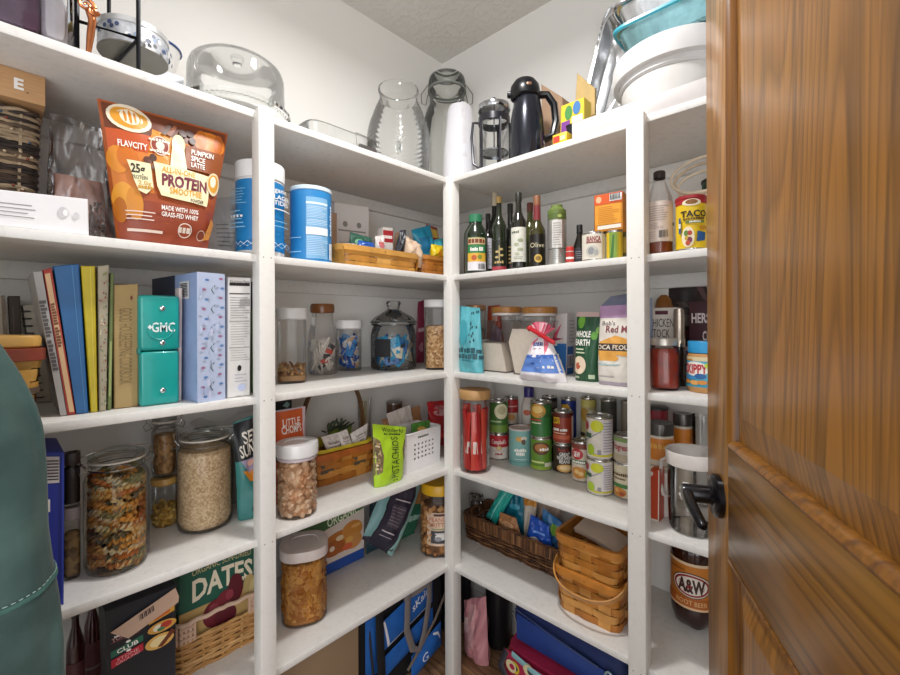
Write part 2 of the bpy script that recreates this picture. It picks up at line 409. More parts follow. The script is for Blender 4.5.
# shelves: one continuous board per run and level, each on its own wall cleat
NM = ['topmost', 'second', 'third', 'fourth', 'lowest']
for k in range(5):
    z = SB[k]
    b = MB().box(WL, XL, YF, WB, z, z + TH, SHELF, .003)
    thing('shelf_board', 'white painted %s shelf board along the left wall' % NM[k], 'shelf', (0, 0, 0), 0, [(None, b)])
    b = MB().box(XL + .0005, XR, YB, WB, z, z + TH, SHELF, .003)
    thing('shelf_board', 'white painted %s shelf board along the back wall' % NM[k], 'shelf', (0, 0, 0), 0, [(None, b)])
    b = MB().box(WL, WL + .019, YF, WB, z - .042, z, SHELF, .003)
    thing('shelf_cleat', 'white support strip on the left wall under the %s shelf' % NM[k], 'shelf support', (0, 0, 0), 0, [(None, b)])
    b = MB().box(WL + .0195, XR, WB - .019, WB, z - .042, z, SHELF, .003)
    thing('shelf_cleat', 'white support strip on the back wall under the %s shelf' % NM[k], 'shelf support', (0, 0, 0), 0, [(None, b)])
def post(x0, x1, y0, y1, label, nail):
    b = MB().box(x0, x1, y0, y1, 0, ST[0] + .003, POST, .003)
    nm = M('#8d8a86', .6)
    for z in [SB[k] + .01 for k in range(5)]:
        for q in (-1, 1):
            if nail == 'x': b.lathe([(0, 0), (.0016, 0), (.0016, .0004), (0, .0004)], nm, 8, M_=TR(x1 - .0002, (y0 + y1) / 2 + q * .009, z, ry=pi / 2))
            else: b.lathe([(0, 0), (.0016, 0), (.0016, .0004), (0, .0004)], nm, 8, M_=TR((x0 + x1) / 2 + q * .009, y0 + .0002, z, rx=pi / 2))
    thing('shelf_post', label, 'post', (0, 0, 0), 0, [(None, b)], 'shelf posts')
PF = .021
ly0, ly1 = LS(259.5, -PF).y, LS(275.5, -PF).y
post(XL - .02, XL + PF, ly0, ly1, 'white square shelf post in front of the blue powder tub', 'x')
rx0, rx1 = RS(626.5, -PF).x, RS(644.5, -PF).x
post(rx0, rx1, YB - PF, YB + .02, 'white square shelf post between the canned goods and the wooden door', 'y')
c = LS(451.8, -PF); cy_ = c.y
post(XL - .019, XL + PF, cy_, cy_ + .042, 'white square shelf post in the inner corner of the shelves', 'x')
post(XL - .02, XL + PF, -.36, -.32, 'white square shelf post behind the hanging green jacket', 'x')
# ceiling lamp holder
b = MB().lathe([(.075, -.004), (.088, -.003), (.090, 0), (.062, 0), (.062, -.002), (.075, -.004)], M('#f4f2ee', .35), 40)
thing('ceiling_light', 'round white recessed light trim in the pantry ceiling', 'lamp', (LAMP.x, LAMP.y, ZC), 0, [(None, b)])
# ------------------------------------------------------------ oak door
q_ = .239
DD = Vector((-sin(YAW - rad(17.35)), cos(YAW - rad(17.35)), 0)); DN = Vector((DD.y, -DD.x, 0))
def da(px): return q_ / tan(atan((px - 450) / FPX) - rad(17.35))
a_far, a_st, a_bd = da(707), da(727), da(741)
OAKV = WOOD('#a87536', '#84561f', (1, 1, .06), 8, .32, 'oak_upright_grain', 1.9, .25, .34)
OAKP = WOOD('#a36c24', '#825415', (1, 1, .08), 6.5, .32, 'oak_panel_grain', 2.4, .25, .36)
OAKH = WOOD('#8f6122', '#68430f', (.06, 1, 1), 7, .28, 'oak_level_grain', 1.6, .35, .2)
# local frame of the door: x runs from the free edge to the hinge, y = 0 is the face we see (pointing -y), z up
dorg = DN * q_ + DD * a_far
drot = atan2(-DD.y, -DD.x)
door = bpy.data.objects.new('door_1', None); COL.objects.link(door); door['kind'] = 'structure'
door['label'] = 'open varnished oak panel door with a black lever handle'; door['category'] = 'door'
door.location = (dorg.x, dorg.y, 0); door.rotation_euler = (0, 0, drot)
DW, DH, DT = a_far - .235, 2.03, .035
sw = a_far - a_st; rz0, rz1 = .835, 1.03
flip = -1 if (Matrix.Rotation(drot, 3, 'Z') @ Vector((0, -1, 0))).dot(-DN) < 0 else 1
Yf = 0; Yb = DT * flip
def db(x0, x1, z0, z1, mat, name, y0=0.0, y1=DT, bev=.0025):
    ys = sorted((y0 * flip, y1 * flip)); o = MB().box(x0, x1, ys[0], ys[1], z0, z1, mat, bev).build(name, door); return o
db(0, sw, .01, DH, OAKV, 'stile'); db(DW - sw, DW, .01, DH, OAKV, 'stile')
db(sw, DW - sw, rz0, rz1, OAKH, 'rail'); db(sw, DW - sw, .01, .24, OAKH, 'rail'); db(sw, DW - sw, DH - .12, DH, OAKH, 'rail')
def panel(z0, z1):
    x0, x1 = sw, DW - sw; m = MB(); bv = .05; yr, yt = .012, .004
    P4 = lambda i, y: [(x0 + i, y * flip, z0 + i), (x1 - i, y * flip, z0 + i), (x1 - i, y * flip, z1 - i), (x0 + i, y * flip, z1 - i)]
    rings = [P4(0, .03), P4(0, .014), P4(.012, .014), P4(.012 + bv, yt), P4(.012 + bv + .002, yt)]
    vs = sum(rings, []); fs = []
    for r in range(len(rings) - 1):
        for i in range(4): j = (i + 1) % 4; fs.append((r * 4 + i, r * 4 + j, r * 4 + 4 + j, r * 4 + 4 + i))
    L = (len(rings) - 1) * 4; fs.append((L, L + 1, L + 2, L + 3)); fs.append((0, 3, 2, 1))
    m.add(vs, fs, OAKP); m.ang = 10; m.build('panel', door)
    # sticking: a rounded moulding round the panel
    w = .012; B = WOOD('#8f5c18', '#6a3f0d', (1, 1, .09), 9, .3, 'oak_moulding_grain', 1, .4, .3); m = MB()
    prof = [(0, -.0005), (.004, -.002), (.009, .001), (.0125, .006), (.014, .0135), (0, .0145)]
    def corner(i): return [(x0 + i, z0 + i), (x1 - i, z0 + i), (x1 - i, z1 - i), (x0 + i, z1 - i)]
    rr = [[(x, y * flip, z) for x, z in corner(i)] for i, y in prof]; vs = sum(rr, []); fs = []
    for r in range(len(rr)):
        s_ = (r + 1) % len(rr)
        for i in range(4): j = (i + 1) % 4; fs.append((r * 4 + i, r * 4 + j, s_ * 4 + j, s_ * 4 + i))
    m.add(vs, fs, B); m.build('moulding', door)
panel(rz1, DH - .12); panel(.24, rz0)
# lever set
BLK = M('#16151a', .28, .6, .1, 40, coat=.3)
hx = .080; hz = .925
m = MB().lathe([(0, .0), (.039, 0), (.039, .008), (.035, .012), (.020, .014), (.0165, .018), (.0165, .058), (.015, .062), (0, .062)], BLK, 28, M_=TR(hx, -.0005 * flip, hz, rx=pi / 2 if flip > 0 else -pi / 2))
hm = m.build('handle', door); hm['label'] = 'black bronze lever handle on a round rose'
lv = MB(); yl = -.052 * flip
pts = [(hx - .004, yl, hz), (hx + .015, yl - .003 * flip, hz - .004), (hx + .045, yl - .006 * flip, hz - .017), (hx + .080, yl - .006 * flip, hz - .030), (hx + .108, yl - .003 * flip, hz - .036), (hx + .115, yl - .002 * flip, hz - .037)]
pts = [(hx - .006, yl, hz + .003), (hx + .010, yl - .003 * flip, hz + .001), (hx + .045, yl - .005 * flip, hz - .003), (hx + .085, yl - .004 * flip, hz - .008), (hx + .112, yl - .002 * flip, hz - .012), (hx + .117, yl - .001 * flip, hz - .013)]
lv.tube(pts, [.0105, .0105, .0095, .0090, .0082, .005], BLK, 12)
lv.build('lever', hm)
# ============================================================ builders of pantry goods
TIN = M('#c4c2bc', .22, .95, .08, 60); WHITE = M('#dad8d5', .4, var=.03); WLID = M('#dedddd', .3, var=.02, coat=.2)
GLASS = GL(); GREENG = GL('#eaf4ee', .45); SMOKE = GL('#e9e8e6', .45, .05, .8, 'clear_plastic'); FILM = GL('#f2f2f2', .7, .12, 1.6, 'clear_film')
K = P('#22201f'); KW = P('#f4f1ea'); KG = P('#8c8a88'); KR = P('#c3202b'); KB = P('#1d4f9c')
WIRE = M('#a8a6a0', .25, 1, .05)
def wbR(side, x0, x1, w):
    f = LS if side == 'L' else RS
    p = f((x0 + x1) / 2, w); return p.x, p.y, rowR(x0, x1, p.x, p.y)
def rb(x0, x1, yb, z):
    p = onz((x0 + x1) / 2, yb, z); d = Vector((p.x, p.y, 0)).normalized(); R = rowR(x0, x1, p.x, p.y)
    for _ in range(3): c = p + d * R; R = rowR(x0, x1, c.x, c.y)
    while c.x < WL + R + .004 or c.y > WB - R - .004: c = c - d * .004; R = rowR(x0, x1, c.x, c.y)
    return c.x, c.y, R
def wbF(side, x0, x1, w):
    f = LS if side == 'L' else RS
    a, b = f(x0, w), f(x1, w); return (a.x + b.x) / 2, (a.y + b.y) / 2, (b - a).to_2d().length, (RL if side == 'L' else RB)
def fb(x0, y0, x1, y1, z):
    a, b = onz(x0, y0, z), onz(x1, y1, z); d = b - a
    return (a.x + b.x) / 2, (a.y + b.y) / 2, d.to_2d().length, atan2(d.y, d.x)
def back(x, y, rz, d): return x - sin(rz) * d, y + cos(rz) * d      # step d behind the front face
def can(r, h, base, items=(), span=2.6, lid=None, tab=True, ridges=0):
    b = MB(); b.lathe([(0, 0), (r * .96, 0), (r, .002), (r, .005), (r - .0006, .0055)], TIN, 32)
    z0, z1 = .0055, h - .006
    if ridges:
        pr = [(r - .0006 + .0006 * sin(k * pi), z0 + (z1 - z0) * k / (ridges * 2)) for k in range(ridges * 2 + 1)]
        b.lathe(pr, base, 32)
    else: b.lathe([(r - .0006, z0), (r - .0006, z1)], base, 32)
    decor(b, sf_cyl(r - .0005, z0, z1 - z0, span), r * span, z1 - z0, items)
    l = MB(); lm = lid or TIN
    if lid and lid is not TIN: l.lathe([(r - .001, z1), (r + .0012, z1 + .001), (r + .0012, h + .001), (r - .002, h + .003), (0, h + .003)], lm, 32)
    else:
        l.lathe([(r - .0006, z1), (r, h - .004), (r, h - .001), (r * .985, h), (r * .94, h), (r * .93, h - .004), (r * .8, h - .004), (r * .78, h - .0045), (0, h - .0045)], lm, 32)
        if tab: l.tube([(r * .25 * cos(a) + r * .35, r * .18 * sin(a), h - .003) for a in [2 * pi * i / 12 for i in range(12)]], .0013, lm, 6, True)
    return [('body', b), ('lid', l)]
def pouchf(Wd, H, T, taper=1.0, stand=True, seed=0, wr=.0025, crimp=.05, bow=0.0):
    R = random.Random(seed); ox = R.random() * 50
    def pos(u, v, k, sgn):
        wv = Wd * (taper + (1 - taper) * min(1, v * 1.15)) * (1 - .03 * sin(pi * v))
        e = 1 - abs(2 * u - 1) ** 3.2
        if stand: g = (1 - max(0, v) ** 2.4) * min(1, .72 + v * 2)
        else: g = max(0, sin(pi * min(1, max(0, (v - crimp) / (1 - 2 * crimp))))) ** .6
        t = T / 2 * max(0, e) ** .55 * g
        n = noise.noise(Vector((u * 3.5 + ox, v * 4.5, seed))) * wr * (.3 + e) * 2 + noise.noise(Vector((u * 9 + ox, v * 11, seed + 3))) * wr * .8 * (.4 + e)
        z = v * H
        if stand and v < .12: z += -.0 + (.12 - v) * .25 * H * abs(2 * u - 1) ** 2 * .5
        return Vector(((u - .5) * wv + n * .4, sgn * (t + max(n, -t * .8)) + sgn * k + bow * sin(pi * v), z))
    return pos
def pouch(Wd, H, T, mat, items=(), backmat=None, nu=26, nv=26, step=.0005, **kw):
    pos = pouchf(Wd, H, T, **kw); b = MB()
    b.grid(lambda u, v: pos(u, v, .0003, -1), nu, nv, mat); b.grid(lambda u, v: pos(1 - u, v, .0003, 1), nu, nv, backmat or mat)
    if kw.get('stand', True):
        b.grid(lambda u, v: pos(u, 0, .0003, -1).lerp(pos(u, 0, .0003, 1), v), nu, 2, mat)
    decor(b, lambda u, v, k: pos(u, v, k, -1), Wd, H, items, .0008, .00013, 8)
    b.ang = 70
    return b
def carton(w, d, h, mat, front=(), right=(), left=(), top=(), bev=.0012, sides=None):
    b = MB(); b.box(-w / 2, w / 2, -d / 2, d / 2, 0, h, mat, bev)
    if front: decor(b, sf_box(w, d, 0, h), w, h, front)
    if right: decor(b, sf_right(w, d, 0, h), d, h, right)
    if left: decor(b, sf_left(w, d, 0, h), d, h, left)
    if top: decor(b, sf_top(w, d, h), w, d, top)
    return b
def rrect(w, d, r, n):
    """points and outward normals round a rounded rectangle, evenly spaced, starting mid-front"""
    segs = []; hw, hd = w / 2 - r, d / 2 - r
    per = 4 * hw + 4 * hd + 2 * pi * r; out = []
    for i in range(n):
        s = per * i / n
        def at(s):
            for (L, kind, a) in ((hw, 0, 0), (pi * r / 2, 1, 0), (2 * hd, 2, 0), (pi * r / 2, 3, 0), (2 * hw, 4, 0), (pi * r / 2, 5, 0), (2 * hd, 6, 0), (pi * r / 2, 7, 0), (hw, 8, 0)):
                if s <= L + 1e-9:
                    q = s / L if L > 0 else 0
                    if kind == 0: return (q * hw, -d / 2), (0, -1)
                    if kind == 1: a = -pi / 2 + q * pi / 2; return (hw + r * cos(a), -hd + r * sin(a)), (cos(a), sin(a))
                    if kind == 2: return (w / 2, -hd + q * 2 * hd), (1, 0)
                    if kind == 3: a = q * pi / 2; return (hw + r * cos(a), hd + r * sin(a)), (cos(a), sin(a))
                    if kind == 4: return (hw - q * 2 * hw, d / 2), (0, 1)
                    if kind == 5: a = pi / 2 + q * pi / 2; return (-hw + r * cos(a), hd + r * sin(a)), (cos(a), sin(a))
                    if kind == 6: return (-w / 2, hd - q * 2 * hd), (-1, 0)
                    if kind == 7: a = pi + q * pi / 2; return (-hw + r * cos(a), -hd + r * sin(a)), (cos(a), sin(a))
                    return (-hw + q * hw, -d / 2), (0, -1)
                s -= L
            return (0, -d / 2), (0, -1)
        out.append(at(s))
    return out
def splint(w, d, h, flare, rows, stakes, mats, rimm, amp=.0016, rim=.022, r=.02, seed=0, rnd=None):
    """woven wood-strip basket: rows of flat strips passing over and under uprights, a double rim"""
    R = random.Random(seed); n = stakes * 4; b = MB(); rh = (h - rim * .6) / rows
    def ring(z):
        k = 1 - flare * (1 - z / h); return rrect(w * k, d * k, r, n)
    for j in range(rows):
        z0 = rh * j + rh * .04; z1 = rh * (j + 1) - rh * .04
        A, B = ring(z0), ring(z1); m = mats[R.randrange(len(mats))]; vs, fs = [], []
        for zz, Q in ((z0, A), ((z0 + z1) / 2, ring((z0 + z1) / 2)), (z1, B)):
            for i, (p, nn) in enumerate(Q):
                o = amp * (1 + .2) * cos(pi * (i / 4 + j)) + (.0007 if zz != z0 and zz != z1 else 0)
                vs.append((p[0] + nn[0] * o, p[1] + nn[1] * o, zz))
        for q in range(2):
            for i in range(n): i2 = (i + 1) % n; fs.append((q * n + i, q * n + i2, q * n + n + i2, q * n + n + i))
        b.add(vs, fs, m)
    # uprights
    A, B = ring(0), ring(h - rim * .5)
    for s in range(stakes):
        i = s * 4; hw_ = (Vector(A[(i + 1) % n][0]) - Vector(A[i][0])).length * 1.35; vs = []; fs = []; m = mats[R.randrange(len(mats))]
        for j in range(rows * 2 + 1):
            z = (h - rim * .5) * j / (rows * 2); q = ring(z)[i]; p, nn = q; t = (-nn[1], nn[0]); o = -amp * cos(pi * (s + (j - 1) / 2)) if j % 2 else 0
            for e in (-1, 1): vs.append((p[0] + nn[0] * o + t[0] * hw_ * e, p[1] + nn[1] * o + t[1] * hw_ * e, z))
        for j in range(rows * 2): fs.append((j * 2, j * 2 + 1, j * 2 + 3, j * 2 + 2))
        b.add(vs, fs, m)
    q = ring(.001); b.add([(p[0], p[1], .001) for p, _ in q], [tuple(range(n))], mats[0])
    rm = MB(); Q = ring(h)
    for off, zz0, zz1 in ((amp + .0035, h - rim, h),):
        vs, fs = [], []
        for o, z in ((amp, zz0), (off, zz0 + .001), (off, zz1 - .001), (amp, zz1), (-amp - .003, zz1), (-amp - .003, zz0)):
            vs += [(p[0] + nn[0] * o, p[1] + nn[1] * o, z) for p, nn in Q]
        for q_i in range(6):
            q2 = (q_i + 1) % 6
            for i in range(n): i2 = (i + 1) % n; fs.append((q_i * n + i, q_i * n + i2, q2 * n + i2, q2 * n + i))
        rm.add(vs, fs, rimm)
    for i in range(0, n, 8):                                    # tacks along the rim
        p, nn = Q[i]
        if i % 16 == 0: rm.ball((p[0] + nn[0] * (amp + .0037), p[1] + nn[1] * (amp + .0037), h - rim * .5), .0018, M('#5c3d22', .4, .3), 6)
    return b, rm
def wicker(w, d, h, flare, rows, stakes, mats, amp=.003, r=.03, seed=0, rad_=None, tall=0.0, rimr=None):
    """round strands woven between stakes; tall>0 leaves a top band of upright strands"""
    R = random.Random(seed); n = stakes * 4; b = MB()
    def ring(z, add=0):
        k = 1 - flare * (1 - z / h); return rrect(w * k + add, d * k + add, r, n)
    hb = h * (1 - tall); rh = hb / rows; rr = rad_ or rh * .55
    for j in range(rows):
        z = rh * (j + .5); m = mats[R.randrange(len(mats))]; ph = R.random() * .6
        pts = [(p[0] + nn[0] * amp * cos(pi * (i / 4 + j) + ph), p[1] + nn[1] * amp * cos(pi * (i / 4 + j) + ph), z + R.uniform(-1, 1) * rh * .12) for i, (p, nn) in enumerate(ring(z))]
        b.tube(pts, rr, m, 5, True)
    for s in range(stakes):
        i = s * 4; m = mats[R.randrange(len(mats))]
        b.tube([(ring(z)[i][0][0], ring(z)[i][0][1], z) for z in (0, h * .5, h)], rr * .9, m, 5)
    if tall:
        nn_ = n * 2
        for i in range(nn_):
            k0 = 1 - flare * tall; p0, n0 = rrect(w * k0, d * k0, r, nn_)[i]; p1, n1 = rrect(w, d, r, nn_)[i]; m = mats[R.randrange(len(mats))]
            o = amp * .8; b.tube([(p0[0] + n0[0] * o, p0[1] + n0[1] * o, hb - .004), (p1[0] + n1[0] * o * 1.2, p1[1] + n1[1] * o * 1.2, h)], (w + d) * 2 / nn_ * .52, m, 5)
    q = ring(.002); b.add([(p[0], p[1], .004) for p, _ in q], [tuple(range(n))], mats[0])
    rm = MB(); Q = ring(h); rq = rimr or rr * 1.5
    for ph in (0, pi):
        rm.tube([(p[0] + nn[0] * rq * .6 * cos(i * .9 + ph), p[1] + nn[1] * rq * .6 * cos(i * .9 + ph), h + rq * .5 * sin(i * .9 + ph)) for i, (p, nn) in enumerate(Q)], rq * .75, mats[-1] if ph else mats[0], 6, True)
    return b, rm
def arch(w, h, mat, z0=0, flat=(.010, .003), n=28, p=2.6, y=0.0, tilt=0.0):
    """carry handle: a flat strip bent over; super-ellipse outline"""
    m = MB(); pts = []
    for i in range(n + 1):
        a = pi * i / n; c, s = cos(a), sin(a)
        x = w / 2 * (1 if c >= 0 else -1) * abs(c) ** (2 / p); z = h * abs(s) ** (2 / p)
        pts.append((x, y + z * sin(tilt), z0 + z * cos(tilt)))
    m.tube(pts, 1, mat, 8, flat=flat); return m
def strip_arch(w, h, mat, width=.02, th=.004, z0=0, n=32, p=2.6, tilt=0.0):
    m = MB(); vs, fs = [], []
    for i in range(n + 1):
        a = pi * i / n; c, s = cos(a), sin(a)
        for k in (0, th):
            x = (w / 2 + k) * (1 if c >= 0 else -1) * abs(c) ** (2 / p); z = (h + k) * abs(s) ** (2 / p)
            for e in (-width / 2, width / 2): vs.append((x, e * cos(tilt) + z * sin(tilt), z0 + z * cos(tilt) - e * sin(tilt)))
    for i in range(n):
        o, q = i * 4, i * 4 + 4
        for a, b_ in ((0, 1), (1, 3), (3, 2), (2, 0)): fs.append((o + a, o + b_, q + b_, q + a))
    fs += [(0, 2, 3, 1), (n * 4, n * 4 + 1, n * 4 + 3, n * 4 + 2)]
    m.add(vs, fs, mat); return m
def clampjar(R, H, fill, fillz, glass=GLASS, rubber='#cfc8bb', n=40, extra=None, fillkind='stuff', fname='contents'):
    """glass storage jar with a rounded shoulder, glass lid, seal and wire bail"""
    nk = R * .80; zs = H * .80; zr = H * .875
    g = MB(); g.lathe([(0, .003), (R * .80, .002), (R * .93, .006), (R, .022), (R, zs - R * .3), (R * .97, zs - R * .12), (R * .88, zs + H * .015), (nk, zs + H * .03), (nk, zr), (nk + .003, zr + .002), (nk + .003, zr + .007)], glass, n, sq=.0)
    g.lathe([(0, .009), (R * .86, .009), (R * .93, .02)], glass, n)
    f = MB(); ri = R - .0045
    if fill: f.lathe([(0, .011), (ri * .9, .011), (ri, .024), (ri, fillz - .004), (ri * .9, fillz + .002), (0, fillz + .003)], fill, n)
    if extra: extra(f, ri)
    f.kind = fillkind
    seal = MB(); seal.lathe([(nk - .004, zr + .007), (nk + .0045, zr + .007), (nk + .0045, zr + .0105), (nk - .004, zr + .0105)], M(rubber, .6), n)
    lid = MB(); zt = zr + .0105; lid.lathe([(nk - .002, zt), (nk + .004, zt + .002), (nk + .004, zt + .008), (nk * .9, zt + .012), (nk * .55, zt + .016 + H * .012), (nk * .5, zt + .014 + H * .012), (0, zt + .014 + H * .012)], GREENG, n)
    w = MB(); zz = zr - .006
    w.tube([((nk + .004) * cos(a), (nk + .004) * sin(a), zz) for a in [2 * pi * i / 36 for i in range(36)]], .0012, WIRE, 6, True)
    for s in (-1, 1):
        x = s * (nk + .004)
        w.tube([(x, 0, zz), (x + s * .010, .004, zz + .012), (x + s * .012, 0, zt + .012), (x + s * .002, -.004, zt + .016), (x - s * nk * .5, 0, zt + .020)], .0012, WIRE, 6)
        w.tube([(x, -.003, zz), (x + s * .013, -.004, zz - .006), (x + s * .017, -.003, zz + .006), (x + s * .009, -.003, zz + .016), (x + s * .003, -.003, zz + .006)], .0012, WIRE, 6)
    return [('glass_body', g), (fname, f), ('seal', seal), ('lid', lid), ('wire_bail', w)]
def canister(R, H, fill=None, fillz=.1, lid=WLID, lidh=.03, sq=2.5, glass=SMOKE, seal=None, extra=None, lr=1.03, fname='contents', n=36, sx=1, sy=1, fr=1.0):
    g = MB(); zt = H - lidh
    g.lathe([(0, .002), (R * .9, .001), (R * .97, .006), (R * .97, zt + .004)], glass, n, sq, sx, sy)
    g.lathe([(0, .006), (R * .93, .007)], glass, n, sq, sx, sy)
    l = MB(); l.lathe([(R * .94, zt - .004), (R * lr, zt), (R * lr, H - .006), (R * (lr - .03), H - .001), (R * .8, H), (R * .62, H - .0005), (R * .6, H - .003), (0, H - .003)], lid, n, sq, sx, sy)
    ps = [('clear_body', g), ('lid', l)]
    if seal is not None:
        s = MB(); s.lathe([(R * .965, zt - .011), (R * .985, zt - .010), (R * .985, zt - .004), (R * .95, zt - .003)], seal, n, sq, sx, sy); ps.append(('seal', s))
    if fill or extra:
        f = MB(); ri = R * .935
        if fill: f.lathe([(0, .0075), (ri * fr, .008), (ri * fr, fillz), (ri * .7, fillz + .004), (0, fillz + .006)], fill, n, sq, sx, sy)
        if extra: extra(f, ri)
        f.kind = 'stuff'; ps.append((fname, f))
    return ps
def rotini(b, r, z0, z1, mats, count, seed, L=.034, rr=.0055):
    R = random.Random(seed)
    for c in range(count):
        a = R.uniform(0, 2 * pi); z = z0 + (z1 - z0) * (c + R.random()) / count; m = R.choice(mats)
        n = 26; vs = []; fs = []; l = L * R.uniform(.8, 1.1); ph = R.uniform(0, 6)
        T = Matrix.Translation((cos(a) * (r - rr - .001), sin(a) * (r - rr - .001), z)) @ Matrix.Rotation(a, 4, 'Z') @ Matrix.Rotation(R.gauss(0, .38), 4, 'X') @ Matrix.Translation((0, -l / 2, 0))
        for i in range(n + 1):
            t = i / n * 2.0 * 2 * pi + ph; y = l * i / n; bend = (r - .002) - sqrt(max(0, (r - .002) ** 2 - (y - l / 2) ** 2))
            for q in range(4):
                e = q * pi / 2; k = rr if q % 2 == 0 else rr * .36
                vs.append((k * cos(t + e) - bend, y, k * sin(t + e)))
        for i in range(n):
            for q in range(4): q2 = (q + 1) % 4; fs.append((i * 4 + q, i * 4 + q2, i * 4 + 4 + q2, i * 4 + 4 + q))
        b.add(vs, fs, m, T)
def bits(b, r, z0, z1, mats, count, seed, size=.006, sc=(1.5, 1, .9), sq=0.0, flat=False):
    """loose pieces against the wall of a jar"""
    R = random.Random(seed)
    for c in range(count):
        a = R.uniform(0, 2 * pi); z = z0 + (z1 - z0) * (c + R.random()) / count
        k = 1.0
        if sq: p = 2 + sq; k = (abs(cos(a)) ** p + abs(sin(a)) ** p) ** (-1 / p)
        s = size * R.uniform(.8, 1.2); rr = r * k - s * .9
        E = Euler((R.uniform(0, 6), R.uniform(0, 6), R.uniform(0, 6)))
        b.ball((0, 0, 0), s, R.choice(mats), 8, sc, Matrix.Translation((rr * cos(a), rr * sin(a), z)) @ E.to_matrix().to_4x4())
def bottle(prof, mat, capmat=None, cap=(.012, .0, .03), items=(), lr=None, lz=(0, .1), label=None, span=2.4, n=28, neck=None):
    """profile (r,z) from the base up; cap=(radius, z0, z1)"""
    b = MB(); b.lathe([(0, 0)] + prof, mat, n); ps = [('body', b)]
    if label is not None:
        l = MB(); l.grid(lambda u, v: sf_cyl(lr, lz[0], lz[1] - lz[0], span)(u, v, .0005), 24, 4, label)
        decor(l, sf_cyl(lr, lz[0], lz[1] - lz[0], span), lr * span, lz[1] - lz[0], items, .0008); ps.append(('label', l))
    if capmat is not None:
        c = MB(); c.lathe([(cap[0], cap[1]), (cap[0], cap[2] - .002), (cap[0] * .9, cap[2]), (0, cap[2])], capmat, 24); ps.append(('cap', c))
    if neck is not None:
        c = MB(); c.lathe([(neck[0], neck[1]), (neck[2], neck[3])], neck[4], 24); ps.append(('neck_foil', c))
    return ps
def leanfix(o): return o
# ------------------------------------------------------------ bags and flat things laid out by their four corners
def Q(side, w, pts, zs=None):
    """corners bl, br, tr, tl seen on the upright plane w behind the shelf fronts -> place, turn, outline in that plane"""
    f = LS if side == 'L' else RS
    if zs is not None and zs < H_EYE:            # stand it where its foot meets the board
        if min(f(px, w, py).z for px, py in pts) > zs + .004:
            g = [onz(px, py, zs) for px, py in pts[:2]]
            wg = sum((XL - p.x) if side == 'L' else (p.y - YB) for p in g) / 2
            w = max(w, min(wg, w + .03))
    P3 = [f(px, w, py) for px, py in pts]
    c = sum(P3, Vector()) / 4
    if side == 'L': q = [(p.y - c.y, p.z) for p in P3]; loc = [XL - w, c.y]; rz = RL
    else: q = [(p.x - c.x, p.z) for p in P3]; loc = [c.x, YB + w]; rz = RB
    zb = min(z for _, z in q) if zs is None else zs + .001
    q = [(x, max(z, zb) - zb) for x, z in q]
    if zs is not None: q = [(x, 0.0) for x, _ in q[:2]] + q[2:]
    return (loc[0], loc[1], zb), rz, q
def bil(q, u, v):
    (x0, z0), (x1, z1), (x2, z2), (x3, z3) = q
    return ((x0 * (1 - u) + x1 * u) * (1 - v) + (x3 * (1 - u) + x2 * u) * v, (z0 * (1 - u) + z1 * u) * (1 - v) + (z3 * (1 - u) + z2 * u) * v)
def qsize(q):
    return .5 * (abs(q[1][0] - q[0][0]) + abs(q[2][0] - q[3][0])), .5 * (abs(q[3][1] - q[0][1]) + abs(q[2][1] - q[1][1]))
def qbag(q, T, mat, items=(), backmat=None, stand=True, seed=0, wr=.0025, crimp=.05, nu=26, nv=26, e=3.2, bow=0.0):
    """filled bag: seams along the outline, stands on a gusset or is a pillow crimped at both ends"""
    R = random.Random(seed); ox = R.random() * 50; Wd, H = qsize(q); b = MB()
    def pos(u, v, k, s):
        x, z = bil(q, u, v); ee = 1 - abs(2 * u - 1) ** e
        if stand: g = (1 - max(0, v) ** 2.4) * min(1, .72 + v * 2)
        else: g = max(0, sin(pi * min(1, max(0, (v - crimp) / (1 - 2 * crimp))))) ** .6
        t = T / 2 * max(0, ee) ** .55 * g
        n = (noise.noise(Vector((u * 3.5 + ox, v * 4.5, seed))) * 2 * (.3 + ee) + noise.noise(Vector((u * 9 + ox, v * 11, seed + 3))) * .8 * (.4 + ee)) * wr
        if not stand and (v < crimp or v > 1 - crimp): n += .0008 * sin(u * 60)
        return Vector((x + n * .4, s * (t + max(n, -t * .8) + k) + bow * sin(pi * v), z))
    b.grid(lambda u, v: pos(u, v, .0003, -1), nu, nv, mat); b.grid(lambda u, v: pos(1 - u, v, .0003, 1), nu, nv, backmat or mat)
    if stand: b.grid(lambda u, v: pos(u, 0, .0003, -1).lerp(pos(u, 0, .0003, 1), v), nu, 2, mat)
    decor(b, lambda u, v, k: pos(u, v, k, -1), Wd, H, items, .0008, .00013, 9)
    b.ang = 70
    return b
def qslab(q, d, mat, items=(), bev=True, side=None):
    """flat-faced thing with that outline, d thick, front at y=0"""
    b = MB(); i = .0015
    cx = sum(p[0] for p in q) / 4; cz = sum(p[1] for p in q) / 4
    qi = [(p[0] + (i if p[0] < cx else -i), p[1] + (i if p[1] < cz else -i)) for p in q]
    rings = [(qi, 0), (q, i), (q, d - i), (qi, d)]; vs = [(x, y, z) for r, y in rings for x, z in r]; fs = [(0, 1, 2, 3), (15, 14, 13, 12)]
    for r in range(3):
        for k in range(4): k2 = (k + 1) % 4; fs.append((r * 4 + k2, r * 4 + k, r * 4 + 4 + k, r * 4 + 4 + k2))
    b.add(vs, fs, mat)
    Wd, H = qsize(q)
    decor(b, lambda u, v, k: Vector((bil(q, u, v)[0], -k, bil(q, u, v)[1])), Wd, H, items)
    return b
